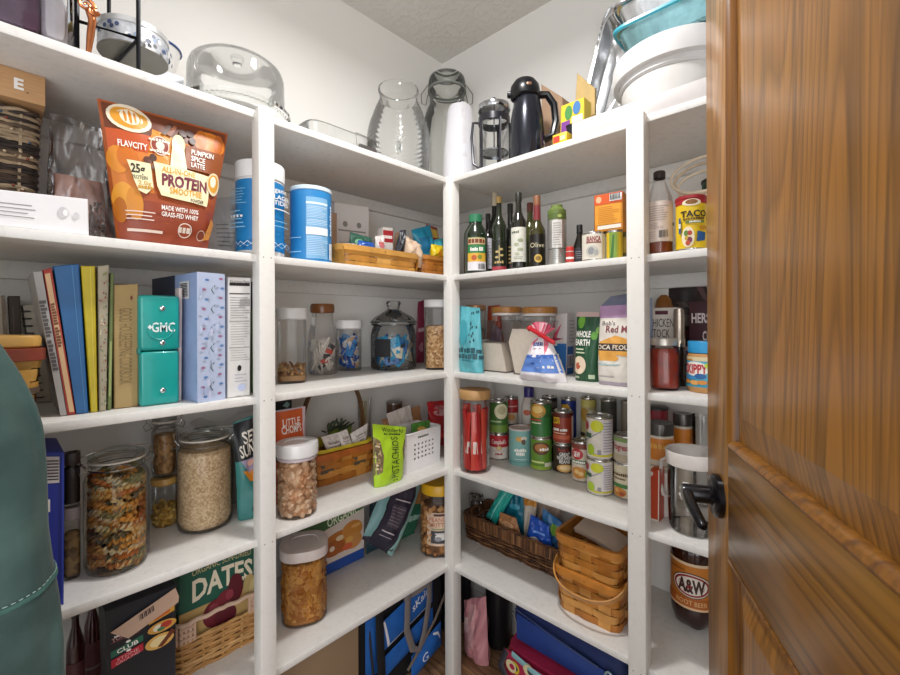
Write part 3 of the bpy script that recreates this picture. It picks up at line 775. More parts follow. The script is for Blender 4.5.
def book(px4, w, d, cover, items, label, pages='#e8e0cf', group='cookbooks on the third shelf', name='book', side='L'):
    loc, rz, q = Q(side, w, px4, ST[2]); t = .0022; Wd, H = qsize(q)
    c = MB(); c2 = qslab(q, t, cover, items); c.v, c.f, c.m, c.mats = c2.v, c2.f, c2.m, c2.mats
    tb = min(t, Wd * .2)
    for s in (0, 1):
        if s == 0: qq = [q[0], (q[0][0] + tb, q[0][1]), (q[3][0] + tb, q[3][1]), q[3]]
        else: qq = [(q[1][0] - tb, q[1][1]), q[1], q[2], (q[2][0] - tb, q[2][1])]
        vs = [(x, y, z) for y in (t, d) for x, z in qq]
        c.add(vs, [(0, 1, 2, 3), (7, 6, 5, 4), (0, 4, 5, 1), (1, 5, 6, 2), (2, 6, 7, 3), (3, 7, 4, 0)], cover)
    p = MB(); m = .004
    qq = [(q[0][0] + tb + .0002, q[0][1] + m), (q[1][0] - tb - .0002, q[1][1] + m), (q[2][0] - tb - .0002, q[2][1] - m), (q[3][0] + tb + .0002, q[3][1] - m)]
    vs = [(x, y, z) for y in (t + .001, d - m) for x, z in qq]
    p.add(vs, [(0, 1, 2, 3), (7, 6, 5, 4), (0, 4, 5, 1), (1, 5, 6, 2), (2, 6, 7, 3), (3, 7, 4, 0)], M(pages, .8, vec=(1, 300, 1)))
    return thing(name, label, 'book', loc, rz, [('cover', c), ('pages', p)], group)
# ============================================================ on the topmost shelf
z = ST[0]
# far left: clear case, purple and white inside; copper scroll bracket; tin on a wire rack
y1 = LS(77, .045).y; ysp = LS(41, .05).y
b = MB(); b.box(-.30, 0, -.055, .055, 0, .17, GL('#f4f4f8', .5, .03, 2.2), .02)
g = MB(); g.box(-.292, ysp - y1, -.047, .05, .010, .105, M('#7a5c78', .45, var=.35, scale=10), .015)
g2 = MB(); g2.box(ysp - y1 + .001, -.012, -.046, .05, .010, .10, M('#eeecf2', .5), .02)
r_ = MB(); r_.box(-.292, -.02, -.03, .045, .106, .112, M('#dcc27c', .4, .5), .001)
thing('display_case', 'clear plastic case with purple and white things inside on the topmost shelf', 'case', (XL - .066, y1, z), RL, [('case', b), ('purple_lining', g), ('white_lining', g2), ('gold_edge', r_)])
COP = M('#b9734a', .28, .9, .15, 30)
x, y = LS(91, .009).x, LS(91, .009).y; hs = zat(x, y, 8) - z
b = MB(); b.tube([(-.002, 0, 0), (.001, 0, hs * .4), (.004, 0, hs * .75), (.0, 0, hs * .95)], [.004, .006, .0065, .007], COP, 10)
for k in (-.003, .003): b.tube([(-.002 + k * .5, -.004, 0), (.001 + k, -.006, hs * .4), (.004 + k, -.006, hs * .75)], .0016, COP, 6)
sc = MB()
for c0, s0, d0, zz in ((-.006, .013, 1, hs), (.004, .008, -1, hs * .93)):
    sc.tube([(c0 + s0 * (1 - t / 20) * cos(t * .55 * d0), -.006, zz + s0 * (1 - t / 20) * sin(t * .55 * d0)) for t in range(19)], [.0036 - .0001 * t for t in range(19)], COP, 8)
thing('scroll_stand', 'copper scrolled metal stand at the edge of the topmost shelf', 'stand', (x, y, z), RL, [('upright', b), ('scroll', sc)])
# wire rack with the round tin on its tier
GREYT = M('#8d8a82', .4, .6, .05); PAT = M('#c9ccd2', .35, .4, .25, 70); BW = M('#17171c', .35, .7)
x, y, Rt = wbR('L', 99, 171, .10); Ht = .055; zt = .062
b = MB(); b.lathe([(0, .001), (Rt - .003, .001), (Rt - .001, 0), (Rt, .001), (Rt, .003)], GREYT, 48); b.lathe([(Rt - .0005, .003), (Rt - .0005, Ht - .012)], PAT, 48)
R5 = random.Random(5); it = []
for i in range(40): it.append(('e', R5.random(), .15 + .7 * R5.random(), .010, .12, R5.choice([P('#47577c'), P('#8fa0bb'), P('#6f7488'), P('#e6e6e4')])))
decor(b, sf_cyl(Rt - .0005, .004, Ht - .017, 2 * pi), Rt * 2 * pi, Ht - .017, it)
l = MB(); l.lathe([(Rt, Ht - .013), (Rt + .0015, Ht - .012), (Rt + .0015, Ht - .002), (Rt - .001, Ht), (Rt - .006, Ht - .003), (0, Ht - .002)], M('#d9dadc', .3, .6), 48)
thing('cake_tin', 'round tin with blue floral side and grey base, up on the black wire rack', 'tin', (x, y, z + zt + .0045), 0, [('tin_body', b), ('tin_lid', l)])
ya = LS(140, .004).y - y; ps = []
for (dx, dy) in ((-XL - .004 + 0, 0),): pass
fx = XL - .0065 - x
for px_, py_ in ((fx, ya), (fx - .175, ya - .02), (fx - .165, ya - .085), (fx - .02, ya - .09)):
    m_ = MB(); m_.tube([(px_, py_, .001), (px_, py_, .30)], .0038, BW, 8); ps.append(('rod', m_))
m_ = MB(); m_.tube([(fx, ya, zt), (fx - .175, ya - .02, zt), (fx - .165, ya - .085, zt), (fx - .02, ya - .09, zt)], .0038, BW, 8, True); ps.append(('tier', m_))
thing('wire_rack', 'black metal rod rack under the round tin on the topmost shelf', 'rack', (x, y, z), 0, ps)
# enamel bowl behind the tin
p = LS(157, .285); R = .055
b = MB(); b.lathe([(0, 0), (R * .5, .002), (R * .8, .03), (R, .075), (R * .97, .075), (R * .75, .03), (R * .45, .008), (0, .006)], WHITE, 36)
rm = MB(); rm.lathe([(R * .96, .0755), (R + .002, .0755), (R + .003, .0715), (R, .070)], M('#2c4a86', .35), 36)
bx = MB(); bx.box(-.05, .05, -.05, .05, 0, .135, M('#dfe3ea', .5), .003)
thing('storage_box', 'pale box under the white bowl behind the tin', 'box', (p.x, p.y, z), RL, [(None, bx)])
thing('bowl', 'white enamel bowl with blue rim behind the tipped tin', 'bowl', (p.x, p.y, z + .135), 0, [('bowl_body', b), ('blue_rim', rm)])
# glass cake dome
x, y, R = wbR('L', 183, 295, .128); x = XL - .003 - R; ft = .030
b = MB(); b.lathe([(0, ft), (R * .9, ft), (R * .98, ft + .006), (R, ft + .012), (R * .99, ft + .004), (R * .88, ft - .008), (R * .45, ft - .012), (R * .38, .004), (R * .42, .0), (0, .0)], GL('#f6faf9', .55, .03, 1.4), 64, wob=lambda a, zz: 1 + .006 * sin(a * 40) * (zz > ft))
rib = MB(); rib.tube([(R * .95 * cos(a), R * .95 * sin(a), ft + .0015 * sin(a * 60)) for a in [2 * pi * i / 240 for i in range(240)]], .003, GL('#e6ebea', .5, .03, 1.6), 5, True)
hd = zat(x, y, 60) - z - .012
d = MB(); d.lathe([(R * .89, ft + .009), (R * .885, ft + .02), (R * .87, hd * .80), (R * .83, hd * .90), (R * .74, hd * .96), (R * .5, hd * .99), (.012, hd * 1.0)], GL('#f9fbfb', .5, .02, 1.3), 56)
kn = MB(); kn.lathe([(.012, hd), (.008, hd + .004), (.015, hd + .010), (.017, hd + .016), (.012, hd + .022), (0, hd + .024)], GL('#eef3f1', .5, .02, 1.6), 24)
thing('cake_dome', 'clear glass cake dome on a ribbed glass plate', 'cake stand', (x, y, z), 0, [('plate', b, [('ribbed_edge', rib)]), ('dome', d, [('knob', kn)])])
# shallow glass dish
x, y, Wd, rz = wbF('L', 313, 381, .05)
b = MB(); h = .055
b.lathe([(0, .003), (.8, .002), (.93, .006), (1.0, h), (1.03, h), (1.03, h + .004), (.98, h + .004), (.9, .008), (0, .006)], GL('#f1f4f3', .5, .03, 1.4), 48, sq=5, sx=Wd / 2, sy=.085)
h2 = MB(); a = Wd / 2; h2.box(a * .30, a * .86, -.092, -.083, .012, .034, M('#4a4644', .35), .006)
w = MB(); w.tube([(a * .26, -.087, .018), (a * .22, -.087, .062), (a * .95, -.087, .060), (a * .9, -.087, .02)], .0012, WIRE, 6)
xx, yy = back(x, y, rz, .087)
thing('glass_dish', 'shallow clear glass dish with dark grip beside the ribbed jar', 'dish', (xx, yy, z), rz, [('dish', b), ('grip', h2), ('wire', w)])
# beehive drink dispenser
x, y, R = wbR('L', 368, 431, .13)
H = zat(x, y, 91) - z
pr = [(0, .004), (R * .86, .002), (R * .94, .010)]
for i in range(81):
    t = i / 80; r = R * (.94 + .06 * sin(pi * min(1, t * 1.3)) - (.36 * max(0, (t - .45) / .55) ** 2.0)); pr.append((r + .0007 * cos(i / 80 * 16 * 2 * pi), .012 + (H - .045) * t))
rt = pr[-1][0]; pr += [(rt + .001, H - .030), (rt + .001, H - .006), (rt + .006, H - .004), (rt + .006, H + .003), (rt, H + .005)]
b = MB(); b.lathe(pr, GL('#fbfdfc', 1.0, .03, 1.5), 56); b.lathe([(0, .014), (R * .85, .014), (R * .92, .02)], GL('#dfe9e4', .5), 40)
vd = Vector((-x, -y, 0)).normalized(); ang = face(x, y)
sp = MB(); sp.tube([(0, -R * .97, .062), (0, -R - .022, .062)], .0075, GL('#e4e9e7', .4, .05, 2), 10); sp.tube([(0, -R - .018, .075), (0, -R - .02, .052), (0, -R - .024, .035)], .006, GL('#e4e9e7', .4, .05, 2), 10)
sp.tube([(-.004, -R - .018, .076), (.018, -R - .018, .095)], .0035, GL('#e4e9e7', .4, .05, 2), 8)
sp.lathe([(0, 0), (.012, 0), (.012, .005), (0, .005)], M('#c9cac8', .3, .5), 18, M_=TR(0, -R * .985, .062, rx=pi / 2))
thing('drink_dispenser', 'ribbed beehive glass drink dispenser with a small tap', 'drink dispenser', (x, y, z), ang, [('jar', b), ('tap', sp)])
# tall clamp jar in the corner
x, y, R = wbR('L', 423, 473, .245)
H = zat(x, y, 77) - z
b = MB(); b.lathe([(0, .003), (R * .9, .002), (R, .012), (R, H * .56), (R * .97, H * .63), (R * .82, H * .73), (R * .70, H * .77), (R * .68, H * .86), (R * .73, H * .87), (R * .73, H * .885)], GL('#f6f9f7', .8, .03, 1.6), 44)
l = MB(); l.lathe([(R * .72, H * .895), (R * .74, H * .90), (R * .74, H * .955), (R * .70, H * .985), (R * .6, H), (0, H * .99)], GL('#e6ece7', .7, .03, 1.6), 44)
s = MB(); s.lathe([(R * .69, H * .884), (R * .745, H * .885), (R * .745, H * .897), (R * .69, H * .898)], M('#8f958d', .6), 44)
w = MB(); q = R * .75
w.tube([(q * cos(a), q * sin(a), H * .875) for a in [2 * pi * i / 40 for i in range(40)]], .0018, M('#7c7b76', .3, 1), 6, True)
for sg in (1, -1):
    w.tube([(sg * q, 0, H * .875), (sg * q, 0, H * .94), (sg * (q + .03), -.004, H * .86), (sg * (q + .028), -.004, H * .79), (sg * (q + .010), -.004, H * .775), (sg * (q + .002), 0, H * .86)], .002, M('#7c7b76', .3, 1), 6)
em = MB(); em.lathe([(0, 0), (.020, .001), (.017, .003), (0, .004)], M('#a58f80', .6), 16, M_=TR(R * .55, -R * .72, H * .70, rx=pi / 2 - .5, ry=0, rz=.5))
thing('clamp_jar', 'tall clear glass clamp jar in the corner, lid closed', 'jar', (x, y, z), face(x, y), [('glass_body', b), ('lid', l), ('seal', s), ('wire_bail', w), ('tag', em)])
# white jug at the inner corner
p = LS(461, .055); x, y = p.x, p.y
R = rowR(445, 481, x, y); H = zat(x, y, 107) - z
b = MB(); b.lathe([(0, .0), (R * .97, 0), (R, .006), (R * .92, H * .45), (R * .70, H * .93), (R * .62, H * .99), (0, H)], M('#d8d7dc', .3, var=.02, coat=.2), 40)
st = MB(); a0 = .25
st.grid(lambda u, v: Vector(((R * (1 - .24 * (.3 + .68 * v)) + .0012) * sin((u - .5) * .34 + a0), -(R * (1 - .24 * (.3 + .68 * v)) + .0012) * cos((u - .5) * .34 + a0), H * (.32 + .66 * v))), 4, 12, M('#cfcdd0', .35))
thing('white_jug', 'tall tapered white plastic jug with a grey strip in the corner', 'jug', (x, y, z), face(x, y), [('jug_body', b), ('level_strip', st)])
# french press
x, y, R = wbR('R', 479, 511, .095); H = zat(x, y, 99) - z
b = MB(); b.lathe([(0, .006), (R * .93, .006), (R * .95, .012), (R * .95, H * .80), (R, H * .83)], GLASS, 36)
b2 = MB(); DK = M('#2b2a30', .3, .3)
b2.lathe([(R * .96, H * .66), (R * 1.0, H * .665), (R * 1.0, H * .75), (R * .96, H * .755)], DK, 36); b2.lathe([(0, 0), (R * 1.0, 0), (R * 1.0, .01), (R * .95, .013), (0, .012)], DK, 36)
for k in range(5):
    a = 2 * pi * k / 5 - .9; b2.tube([(R * .99 * cos(a), R * .99 * sin(a), .01), (R * .99 * cos(a), R * .99 * sin(a), H * .68)], 1, DK, 6, flat=(.0018, .005))
l = MB(); l.lathe([(R * 1.0, H * .83), (R * 1.03, H * .84), (R * 1.0, H * .90), (R * .6, H * .94), (.006, H * .955), (.006, H * .97), (0, H * .97)], M('#b9bbbf', .15, 1), 36)
pl = MB(); pl.lathe([(R * .9, H * .28), (R * .9, H * .3), (0, H * .3)], M('#a4a6aa', .2, 1), 30); pl.lathe([(.003, H * .3), (.003, H * .96)], M('#a4a6aa', .2, 1), 10); pl.ball((0, 0, H * .985), .009, DK, 12)
hd = MB(); hd.tube([(-R * .9, 0, H * .72), (-R - .022, 0, H * .74), (-R - .028, 0, H * .55), (-R - .022, 0, H * .2), (-R * .9, 0, H * .12)], .005, DK, 8)
thing('french_press', 'glass french press with black frame beside the black carafe', 'coffee press', (x, y, z), face(x, y) - .3, [('beaker', b), ('frame', b2), ('lid', l), ('plunger', pl), ('handle', hd)])
# thermal carafe
x, y, R = wbR('R', 511, 545, .055); H = zat(x, y, 79) - z
CB = M('#23252f', .22, .55, .1, coat=.4); CB2 = M('#141418', .3, .2)
b = MB(); b.lathe([(0, 0), (R * 1.02, 0), (R * 1.04, .006), (R * 1.04, H * .2), (R * .97, H * .5), (R * .78, H * .72), (R * .72, H * .75)], CB, 40)
l = MB(); l.lathe([(R * .70, H * .75), (R * .86, H * .77), (R * .90, H * .82), (R * .84, H * .90), (R * .62, H * .965), (0, H)], CB2, 36, M_=TR(-R * .12, 0, 0))
l.box(-R * 1.18, -R * .5, -.012, .012, H * .78, H * .84, CB2, .005)
bt = MB(); bt.box(-.008, .008, -R * .92, -R * .62, H * .83, H * .87, M('#8c6a58', .3, .6), .003)
hd = MB(); hd.tube([(R * .7, 0, H * .80), (R * 1.2, 0, H * .80), (R * 1.6, 0, H * .68), (R * 1.7, 0, H * .48), (R * 1.5, 0, H * .30), (R * .95, 0, H * .25)], 1, CB2, 10, flat=(.015, .011))
thing('thermal_carafe', 'black insulated coffee carafe with loop handle', 'carafe', (x, y, z), face(x, y) + .15, [('carafe_body', b), ('lid', l), ('thumb_button', bt), ('handle', hd)])
# stuff beside it: yellow picture box, card, brown carton
loc, rz, q = Q('R', .12, [(559, 138), (584, 128), (584, 97), (561, 106)], z)
b = qslab(q, .05, M('#e8c932', .45), [('r', 0, .0, 1, .3, P('#f1dd3c')), ('r', .05, .35, .42, .68, P('#7e3d93')), ('r', .5, .35, .95, .72, P('#e9e4c8')), ('e', .35, .82, .16, .13, P('#4c8f48')), ('e', .7, .86, .16, .12, P('#3f79b5')), ('e', .72, .5, .12, .1, P('#d0503b')), ('r', .1, .08, .9, .2, P('#c8552a'))])
thing('crayon_box', 'yellow printed box with purple and green pictures behind the carafe', 'box', loc, rz, [(None, b)])
loc, rz, q = Q('R', .19, [(543, 130), (566, 120), (562, 97), (541, 84)], z)
thing('brown_carton', 'brown card carton behind the carafe', 'carton', loc, rz, [(None, qslab(q, .06, M('#a98a70', .7)))])
loc, rz, q = Q('R', .20, [(571, 120), (594, 110), (595, 88), (577, 73)], z)
thing('tan_card', 'tan pointed card standing behind the yellow box', 'card', loc, rz, [(None, qslab(q, .012, M('#c9ac72', .7)))])
# flat yellow box under the pans and the long white box
x0, x1 = RS(557, .03).x, RS(571, .03).x
b = carton(x1 - x0, .06, .030, M('#e7bd2a', .5), [('r', .05, .2, .5, .8, P('#c43b2c')), ('r', .55, .3, .9, .7, P('#f3e6a8'))])
thing('yellow_packet', 'small flat yellow packet lying beside the carafe', 'packet', ((x0 + x1) / 2, YB + .040, z), RB, [(None, b)])
x0, x1 = RS(573, .006).x, RS(724, .006).x
b = MB(); b.box(0, x1 - x0, 0, .026, 0, .043, M('#d2cccb', .5, var=.03), .002)
thing('long_white_box', 'long flat white box along the edge of the topmost shelf', 'box', (x0, YB + .004, z), 0, [(None, b)])
FOIL = M('#d3d5d8', .24, 1, .12, 22, .6, name='aluminium_foil')
x0, x1 = RS(570, .07).x, -.515
b = MB(); b.lathe([(0, 0), (.9, 0), (1, .060), (1.03, .060), (1.03, .062), (.99, .062), (.9, .002), (0, .002)], M('#1c1e24', .3), 40, sq=6, sx=(x1 - x0) / 2, sy=.045)
thing('black_tray', 'black plastic tray under the leaning foil pan', 'tray', ((x0 + x1) / 2, YB + .088, z), 0, [(None, b)])
pw_, ph_, pd_ = .180, .46, .052
b = MB()
b.lathe([(0, 0), (.40, .001), (.43, .004), (.60, .001), (.82, 0), (.86, .004), (.97, pd_), (1.0, pd_ + .001), (1.05, pd_ + .001), (1.055, pd_ - .002), (1.045, pd_ - .003)], FOIL, 128, sq=7, sx=pw_ / 2, sy=ph_ / 2, wob=lambda a, zz: 1 + .008 * sin(a * 64) * (.006 < zz < pd_ * .98))
rl = MB(); rl.tube([(pw_ / 2 * 1.055 * (abs(cos(a)) ** .22) * (1 if cos(a) > 0 else -1), ph_ / 2 * 1.055 * (abs(sin(a)) ** .22) * (1 if sin(a) > 0 else -1), pd_ + .001 + .002 * sin(a * 80)) for a in [2 * pi * i / 320 for i in range(320)]], .0034, M('#dcdddf', .2, 1, .2), 5, True)
xa = RS(570, .30).x; lean = rad(16)
thing('roasting_pan', 'large silver foil roasting pan standing on edge behind the white cake carrier', 'pan', (xa + .095 + sin(lean) * .243, YB + .343, z + cos(lean) * .243 + sin(lean) * .108), 0, [('pan', b), ('rolled_rim', rl)], rx=pi / 2, ry=lean)
R = .155; x = RS(617, .16).x + R; y = YB + .168
b = MB(); b.lathe([(0, 0), (R * .62, 0), (R * .72, .012), (R * .83, .085), (R * .855, .110), (R * .855, .120), (0, .120)], WHITE, 72)
l = MB(); l.lathe([(R * .86, .120), (R * .90, .125), (R * .90, .138), (R * .99, .140), (R, .146), (R, .186), (R * .98, .194), (R * .5, .196), (0, .196)], WLID, 72)
thing('cake_carrier', 'round white plastic cake carrier with wide lid on the topmost shelf', 'cake carrier', (x, y, z), 0, [('base', b), ('lid', l)])
TEAL = M('#3f9fb2', .3, var=.1)
for k in range(2):
    b = MB(); b.lathe([(0, .0), (.74, .0), (.80, .004), (.93, .05), (.97, .052)], M('#8db9bf', .25, .85, .25, 25) if k == 0 else FOIL, 128, sq=5, sx=.135, sy=.105, wob=lambda a, zz: 1 + .012 * sin(a * 64) * (.002 < zz < .05))
    rm = MB(); rm.lathe([(.96, .0525), (1.0, .050), (1.03, .054), (1.03, .060), (.98, .063), (.95, .058)], TEAL if k == 0 else FOIL, 96, sq=5, sx=.135, sy=.105)
    thing('foil_pan', ['foil baking pan with bright blue rim stacked on the white cake carrier', 'plain foil pan stacked above the blue rimmed pan'][k], 'pan', (x + .022, y - .045, z + .1965 + k * .064), 0, [('pan', b), ('rim', rm)], 'foil pans on the cake carrier')
# ============================================================ on the second shelf from the top
z = ST[1]
# --- left end: dark basket, kraft box on it, white box in front, clear bags, big orange pouch
yb = LS(40, .15).y; w_, d_, h_ = .24, .19, zat(XL - .15, yb, 116) - z
DKW = [M('#3f3127', .7, var=.3), M('#574636', .7, var=.3), M('#2f2621', .7, var=.3), M('#9a866c', .7, var=.3)]
b, rm = wicker(w_, d_, h_, .06, 38, 26, DKW, .0022, .02, 3)
for k in range(26):
    R9 = random.Random(k); b.ball((w_ / 2 - .0 - .1 * R9.random(), -d_ / 2 - .004 * R9.random(), h_ * R9.random()), .003, M(R9.choice(['#8f6f58', '#b8a58c', '#39485e', '#7d3a30']), .7), 6)
thing('dark_wicker_basket', 'dark brown woven basket under the kraft box', 'basket', (XL - .15 - d_ / 2, yb - w_ / 2, z), RL, [('weave', b), ('rim', rm)])
x, y = XL - .12, LS(48, .12).y
hk = zat(x, y, 70) - z - h_ - .022
b = carton(.26, .17, hk - .004, M('#bd9468', .65, vec=(1, 1, 20)), [('t', 'E', .86, .52, .34, P('#e9e6e2'), {'b': .04}), ('e', .905, .30, .006, .03, P('#7d5b3a'))])
thing('kraft_box', 'brown kraft box lettered with a white E on the dark basket', 'box', (x - .09, y - .132, z + h_ + .0125), RL, [(None, b)])
loc, rz, q = Q('L', .012, [(-60, 232), (89, 239), (88, 199), (-60, 183)], z)
b = qslab(q, .10, M('#e6e4e6', .5, var=.02), lines(.1, .62, .25, .7, 4, KG, 4, .22) + [('e', .80, .55, .035, .16, P('#c9c6c9')), ('e', .82, .55, .02, .09, P('#ececec')), ('e', .90, .5, .02, .1, P('#cfcccf'))])
thing('white_box', 'low white printed box at the left end in front of the dark basket', 'box', loc, rz, [(None, b)])
loc, rz, q = Q('L', .20, [(44, 232), (120, 238), (104, 128), (50, 112)], z)
film = qbag(q, .10, GL('#e9e6e6', .6, .16, 4.5, 'clear_film'), (), None, True, 4, .007)
fill = MB(); q2 = [(a * .88, c * .55) for a, c in q]; fill = qbag(q2, .085, M('#c79a8b', .55, var=.12, scale=14), (), None, True, 9, .004)
fill.kind = 'stuff'
thing('clear_bag', 'crinkled clear plastic bag with pinkish brown food inside', 'bag', loc, rz, [('film', film), ('contents', fill)])
loc, rz, q = Q('L', .07, [(88, 238), (108, 240), (103, 205), (90, 200)], z)
thing('clear_wrap', 'small crumpled clear wrapper between the white box and orange pouch', 'wrapper', loc, rz, [(None, qbag(q, .05, FILM, (), None, True, 14, .006))])
# orange protein pouch
loc, rz, q = Q('L', .055, [(117, 241), (207, 250), (228, 134), (97, 98)], z)
O1, O2, BR, CRM = P('#c8651b'), P('#dd8a25'), P('#5b2a14'), P('#ece6bb')
it = [('r', .02, .0, .98, .30, P('#94432a')), ('r', .02, .30, .98, .36, P('#a04a22')), ('r', .02, .76, .98, .985, P('#6a3216')), ('r', .02, .36, .34, .76, P('#d1782a')), ('r', .34, .36, .98, .56, P('#ad5524')),
      ('r', .02, .66, .36, .80, P('#c1511d')), ('p', [(.30, .60), (.62, .60), (.66, .80), (.36, .86)], O2), ('e', .84, .86, .15, .10, P('#d47a1f')), ('e', .76, .87, .05, .09, P('#bf6616')), ('e', .92, .87, .045, .09, P('#b85f14')),
      ('e', .08, .58, .08, .10, O2), ('e', .15, .60, .08, .09, P('#c96d1c')), ('e', .09, .30, .09, .12, P('#e0992c')), ('e', .17, .27, .07, .12, P('#cf8420')), ('e', .05, .22, .05, .09, P('#b96a16')),
      ('e', .20, .90, .16, .105, P('#e8dcc4')), ('e', .20, .905, .135, .085, P('#d9962b')), ('e', .20, .91, .07, .06, P('#f2e6cc')), ('e', .20, .91, .012, .055, O2), ('e', .165, .91, .010, .045, O2), ('e', .235, .91, .010, .045, O2),
      ('e', .41, .735, .075, .075, P('#e9d6c2')), ('e', .41, .735, .068, .068, P('#8a2e1b')), ('e', .41, .735, .035, .035, P('#ead9c4')), ('t', 'LIMITED', .41, .778, .022, P('#f0e2d0')), ('t', 'EDITION', .41, .690, .022, P('#f0e2d0')),
      ('t', 'FLAVCITY', .20, .70, .045, KW, {'b': .02, 'w': .22}),
      ('e', .30, .60, .035, .03, BR), ('e', .36, .555, .035, .025, BR), ('e', .345, .63, .03, .028, P('#4a2412')), ('e', .60, .885, .035, .032, P('#3f1f10')), ('e', .66, .90, .03, .03, P('#3f1f10')), ('e', .68, .84, .03, .03, P('#3f1f10')), ('p', [(.42, .84), (.50, .95), (.53, .94), (.45, .83)], P('#4d2511')), ('p', [(.46, .84), (.54, .94), (.56, .93), (.50, .83)], P('#7d4019')),
      ('r', .62, .60, .97, .79, P('#8f4a1c')), ('e', .56, .77, .055, .09, P('#e2ddb0')), ('p', [(.48, .58), (.63, .58), (.60, .82), (.52, .82)], CRM), ('p', [(.345, .60), (.83, .575), (.90, .585), (.86, .50), (.85, .325), (.40, .355), (.365, .42)], CRM),
      ('t', 'ALL-IN-ONE', .56, .555, .042, P('#d9a02f'), {'b': .02, 'w': .30}), ('t', 'PROTEIN', .62, .478, .085, P('#74263a'), {'b': .04, 'w': .42}), ('t', 'SMOOTHIE', .63, .405, .046, P('#dda133'), {'b': .02, 'w': .30}), ('t', 'POWDER', .74, .352, .028, P('#5c2a2e'), {'b': .01, 'w': .13}),
      ('p', [(.135, .58), (.315, .575), (.33, .40), (.27, .345), (.205, .365)], CRM), ('t', '25g', .215, .525, .062, P('#2c1c14'), {'b': .03, 'w': .11}), ('t', 'PROTEIN', .225, .462, .028, P('#4a3416'), {'b': .01, 'w': .12}), ('t', '2.0g', .26, .425, .032, P('#c9942c')), ('t', 'SUGAR', .265, .392, .02, P('#c9942c')),
      ('t', 'PUMPKIN', .77, .745, .040, KW, {'w': .20, 'b': .02}), ('t', 'SPICE', .735, .692, .040, KW, {'b': .02, 'w': .13}), ('t', 'LATTE', .735, .640, .040, KW, {'b': .02, 'w': .13}),
      ('e', .905, .52, .075, .095, P('#e5d3ad')), ('e', .905, .525, .06, .075, P('#d79a33')), ('e', .90, .54, .035, .045, P('#f4ead2')),
      ('t', 'MADE WITH 100%', .58, .265, .034, KW, {'b': .015, 'w': .36}), ('t', 'GRASS-FED WHEY', .58, .218, .034, KW, {'b': .015, 'w': .36}),
      ('e', .64, .115, .075, .055, P('#e6d6c8')), ('e', .64, .115, .066, .048, P('#94432a')), ('t', 'NON', .64, .115, .04, P('#e6d6c8')), ('e', .83, .095, .05, .04, P('#d9c4b4')), ('e', .83, .095, .044, .034, P('#7a3520')),
      ('p', [(.86, .06), (.93, .24), (.99, .22), (.95, .08)], P('#c98536'))] + lines(.08, .36, .145, .225, 3, P('#e7d2c3'), 3, .3) + lines(.08, .44, .06, .10, 1, P('#e7d2c3'), 3, .5)
b = qbag(q, .085, M('#a5511f', .38, var=.08), it, None, True, 2, .0018)
thing('protein_pouch', 'large orange pumpkin spice protein smoothie pouch', 'pouch', loc, rz, [(None, b)])
loc, rz, q = Q('L', .20, [(206, 250), (240, 252), (236, 196), (204, 200)], z)
thing('paper_pouch', 'plain pale grey pouch behind the orange protein pouch', 'pouch', loc, rz, [(None, qbag(q, .05, M('#cfcac6', .6), lines(.25, .8, .2, .6, 6, KG, 2, .2), None, True, 12))])
# blue powder tubs
TB = M('#1f7fbe', .4, var=.05); hexm = P('#d8ecf7')
def hexes(v0, v1):
    o = []
    for i in range(9):
        u = .06 + i * .11; o += [('e', u, (v0 + v1) / 2 + (.012 if i % 2 else -.012), .035, .05, P('#1769a8'))]
        for dx, dv in ((.05, .04), (-.05, .04), (.05, -.04), (-.05, -.04)):
            o.append(('p', [(u, (v0 + v1) / 2), (u + dx, (v0 + v1) / 2 + dv), (u + dx * 1.1, (v0 + v1) / 2 + dv * .8), (u, (v0 + v1) / 2 - .01)], hexm))
    return o
x, y, R = wbR('L', 235.5, 286, .090); H = zat(x, y, 167) - z
b = MB(); b.lathe([(0, 0), (R * .95, 0), (R * .97, .004), (R * .97, .016)], WHITE, 44); b.lathe([(R * .97, .016), (R * .97, H * .80)], TB, 44)
b.lathe([(R * .97, H * .80), (R * .955, H * .82), (R * .95, H * .825)], WHITE, 44)
it = hexes(.02, .16) + [('t', 'Organic', .70, .87, .065, KW, {'b': .015}), ('t', 'COLLAGEN', .70, .77, .062, KW, {'b': .02}), ('t', 'PEPTIDES', .70, .69, .062, KW, {'b': .02}), ('r', .55, .59, .98, .605, KW), ('r', .56, .35, .9, .36, P('#8cc4e6')), ('r', .56, .42, .86, .43, P('#8cc4e6'))] + lines(.10, .36, .62, .86, 6, P('#8cc4e6'), 3, .18) + lines(.12, .34, .28, .56, 5, P('#8cc4e6'), 6, .2) + [('r', .14 + .05 * i, .44, .165 + .05 * i, .47, KW) for i in range(4)]
decor(b, sf_cyl(R * .971, .016, H * .80 - .016, 3.0), R * 3.0, H * .78, it)
l = MB(); l.lathe([(R * .955, H * .82), (R * 1.0, H * .825), (R * 1.0, H * .985), (R * .97, H), (R * .85, H), (R * .83, H - .004), (0, H - .004)], M('#ecebea', .35, var=.02), 56, wob=lambda a, zz: 1 + .003 * sin(a * 56) * (zz < H * .98))
thing('collagen_tub', 'tall blue powder tub with white lid behind the shelf post', 'tub', (x, y, z), face(x, y), [('tub', b), ('lid', l)])
x, y, R = wbR('L', 290.5, 332.5, .066); H = zat(x, y, 191) - z
b = MB(); b.lathe([(0, 0), (R * .97, 0), (R * .985, .003), (R * .985, H - .010)], M('#2b86c6', .4, var=.05), 44)
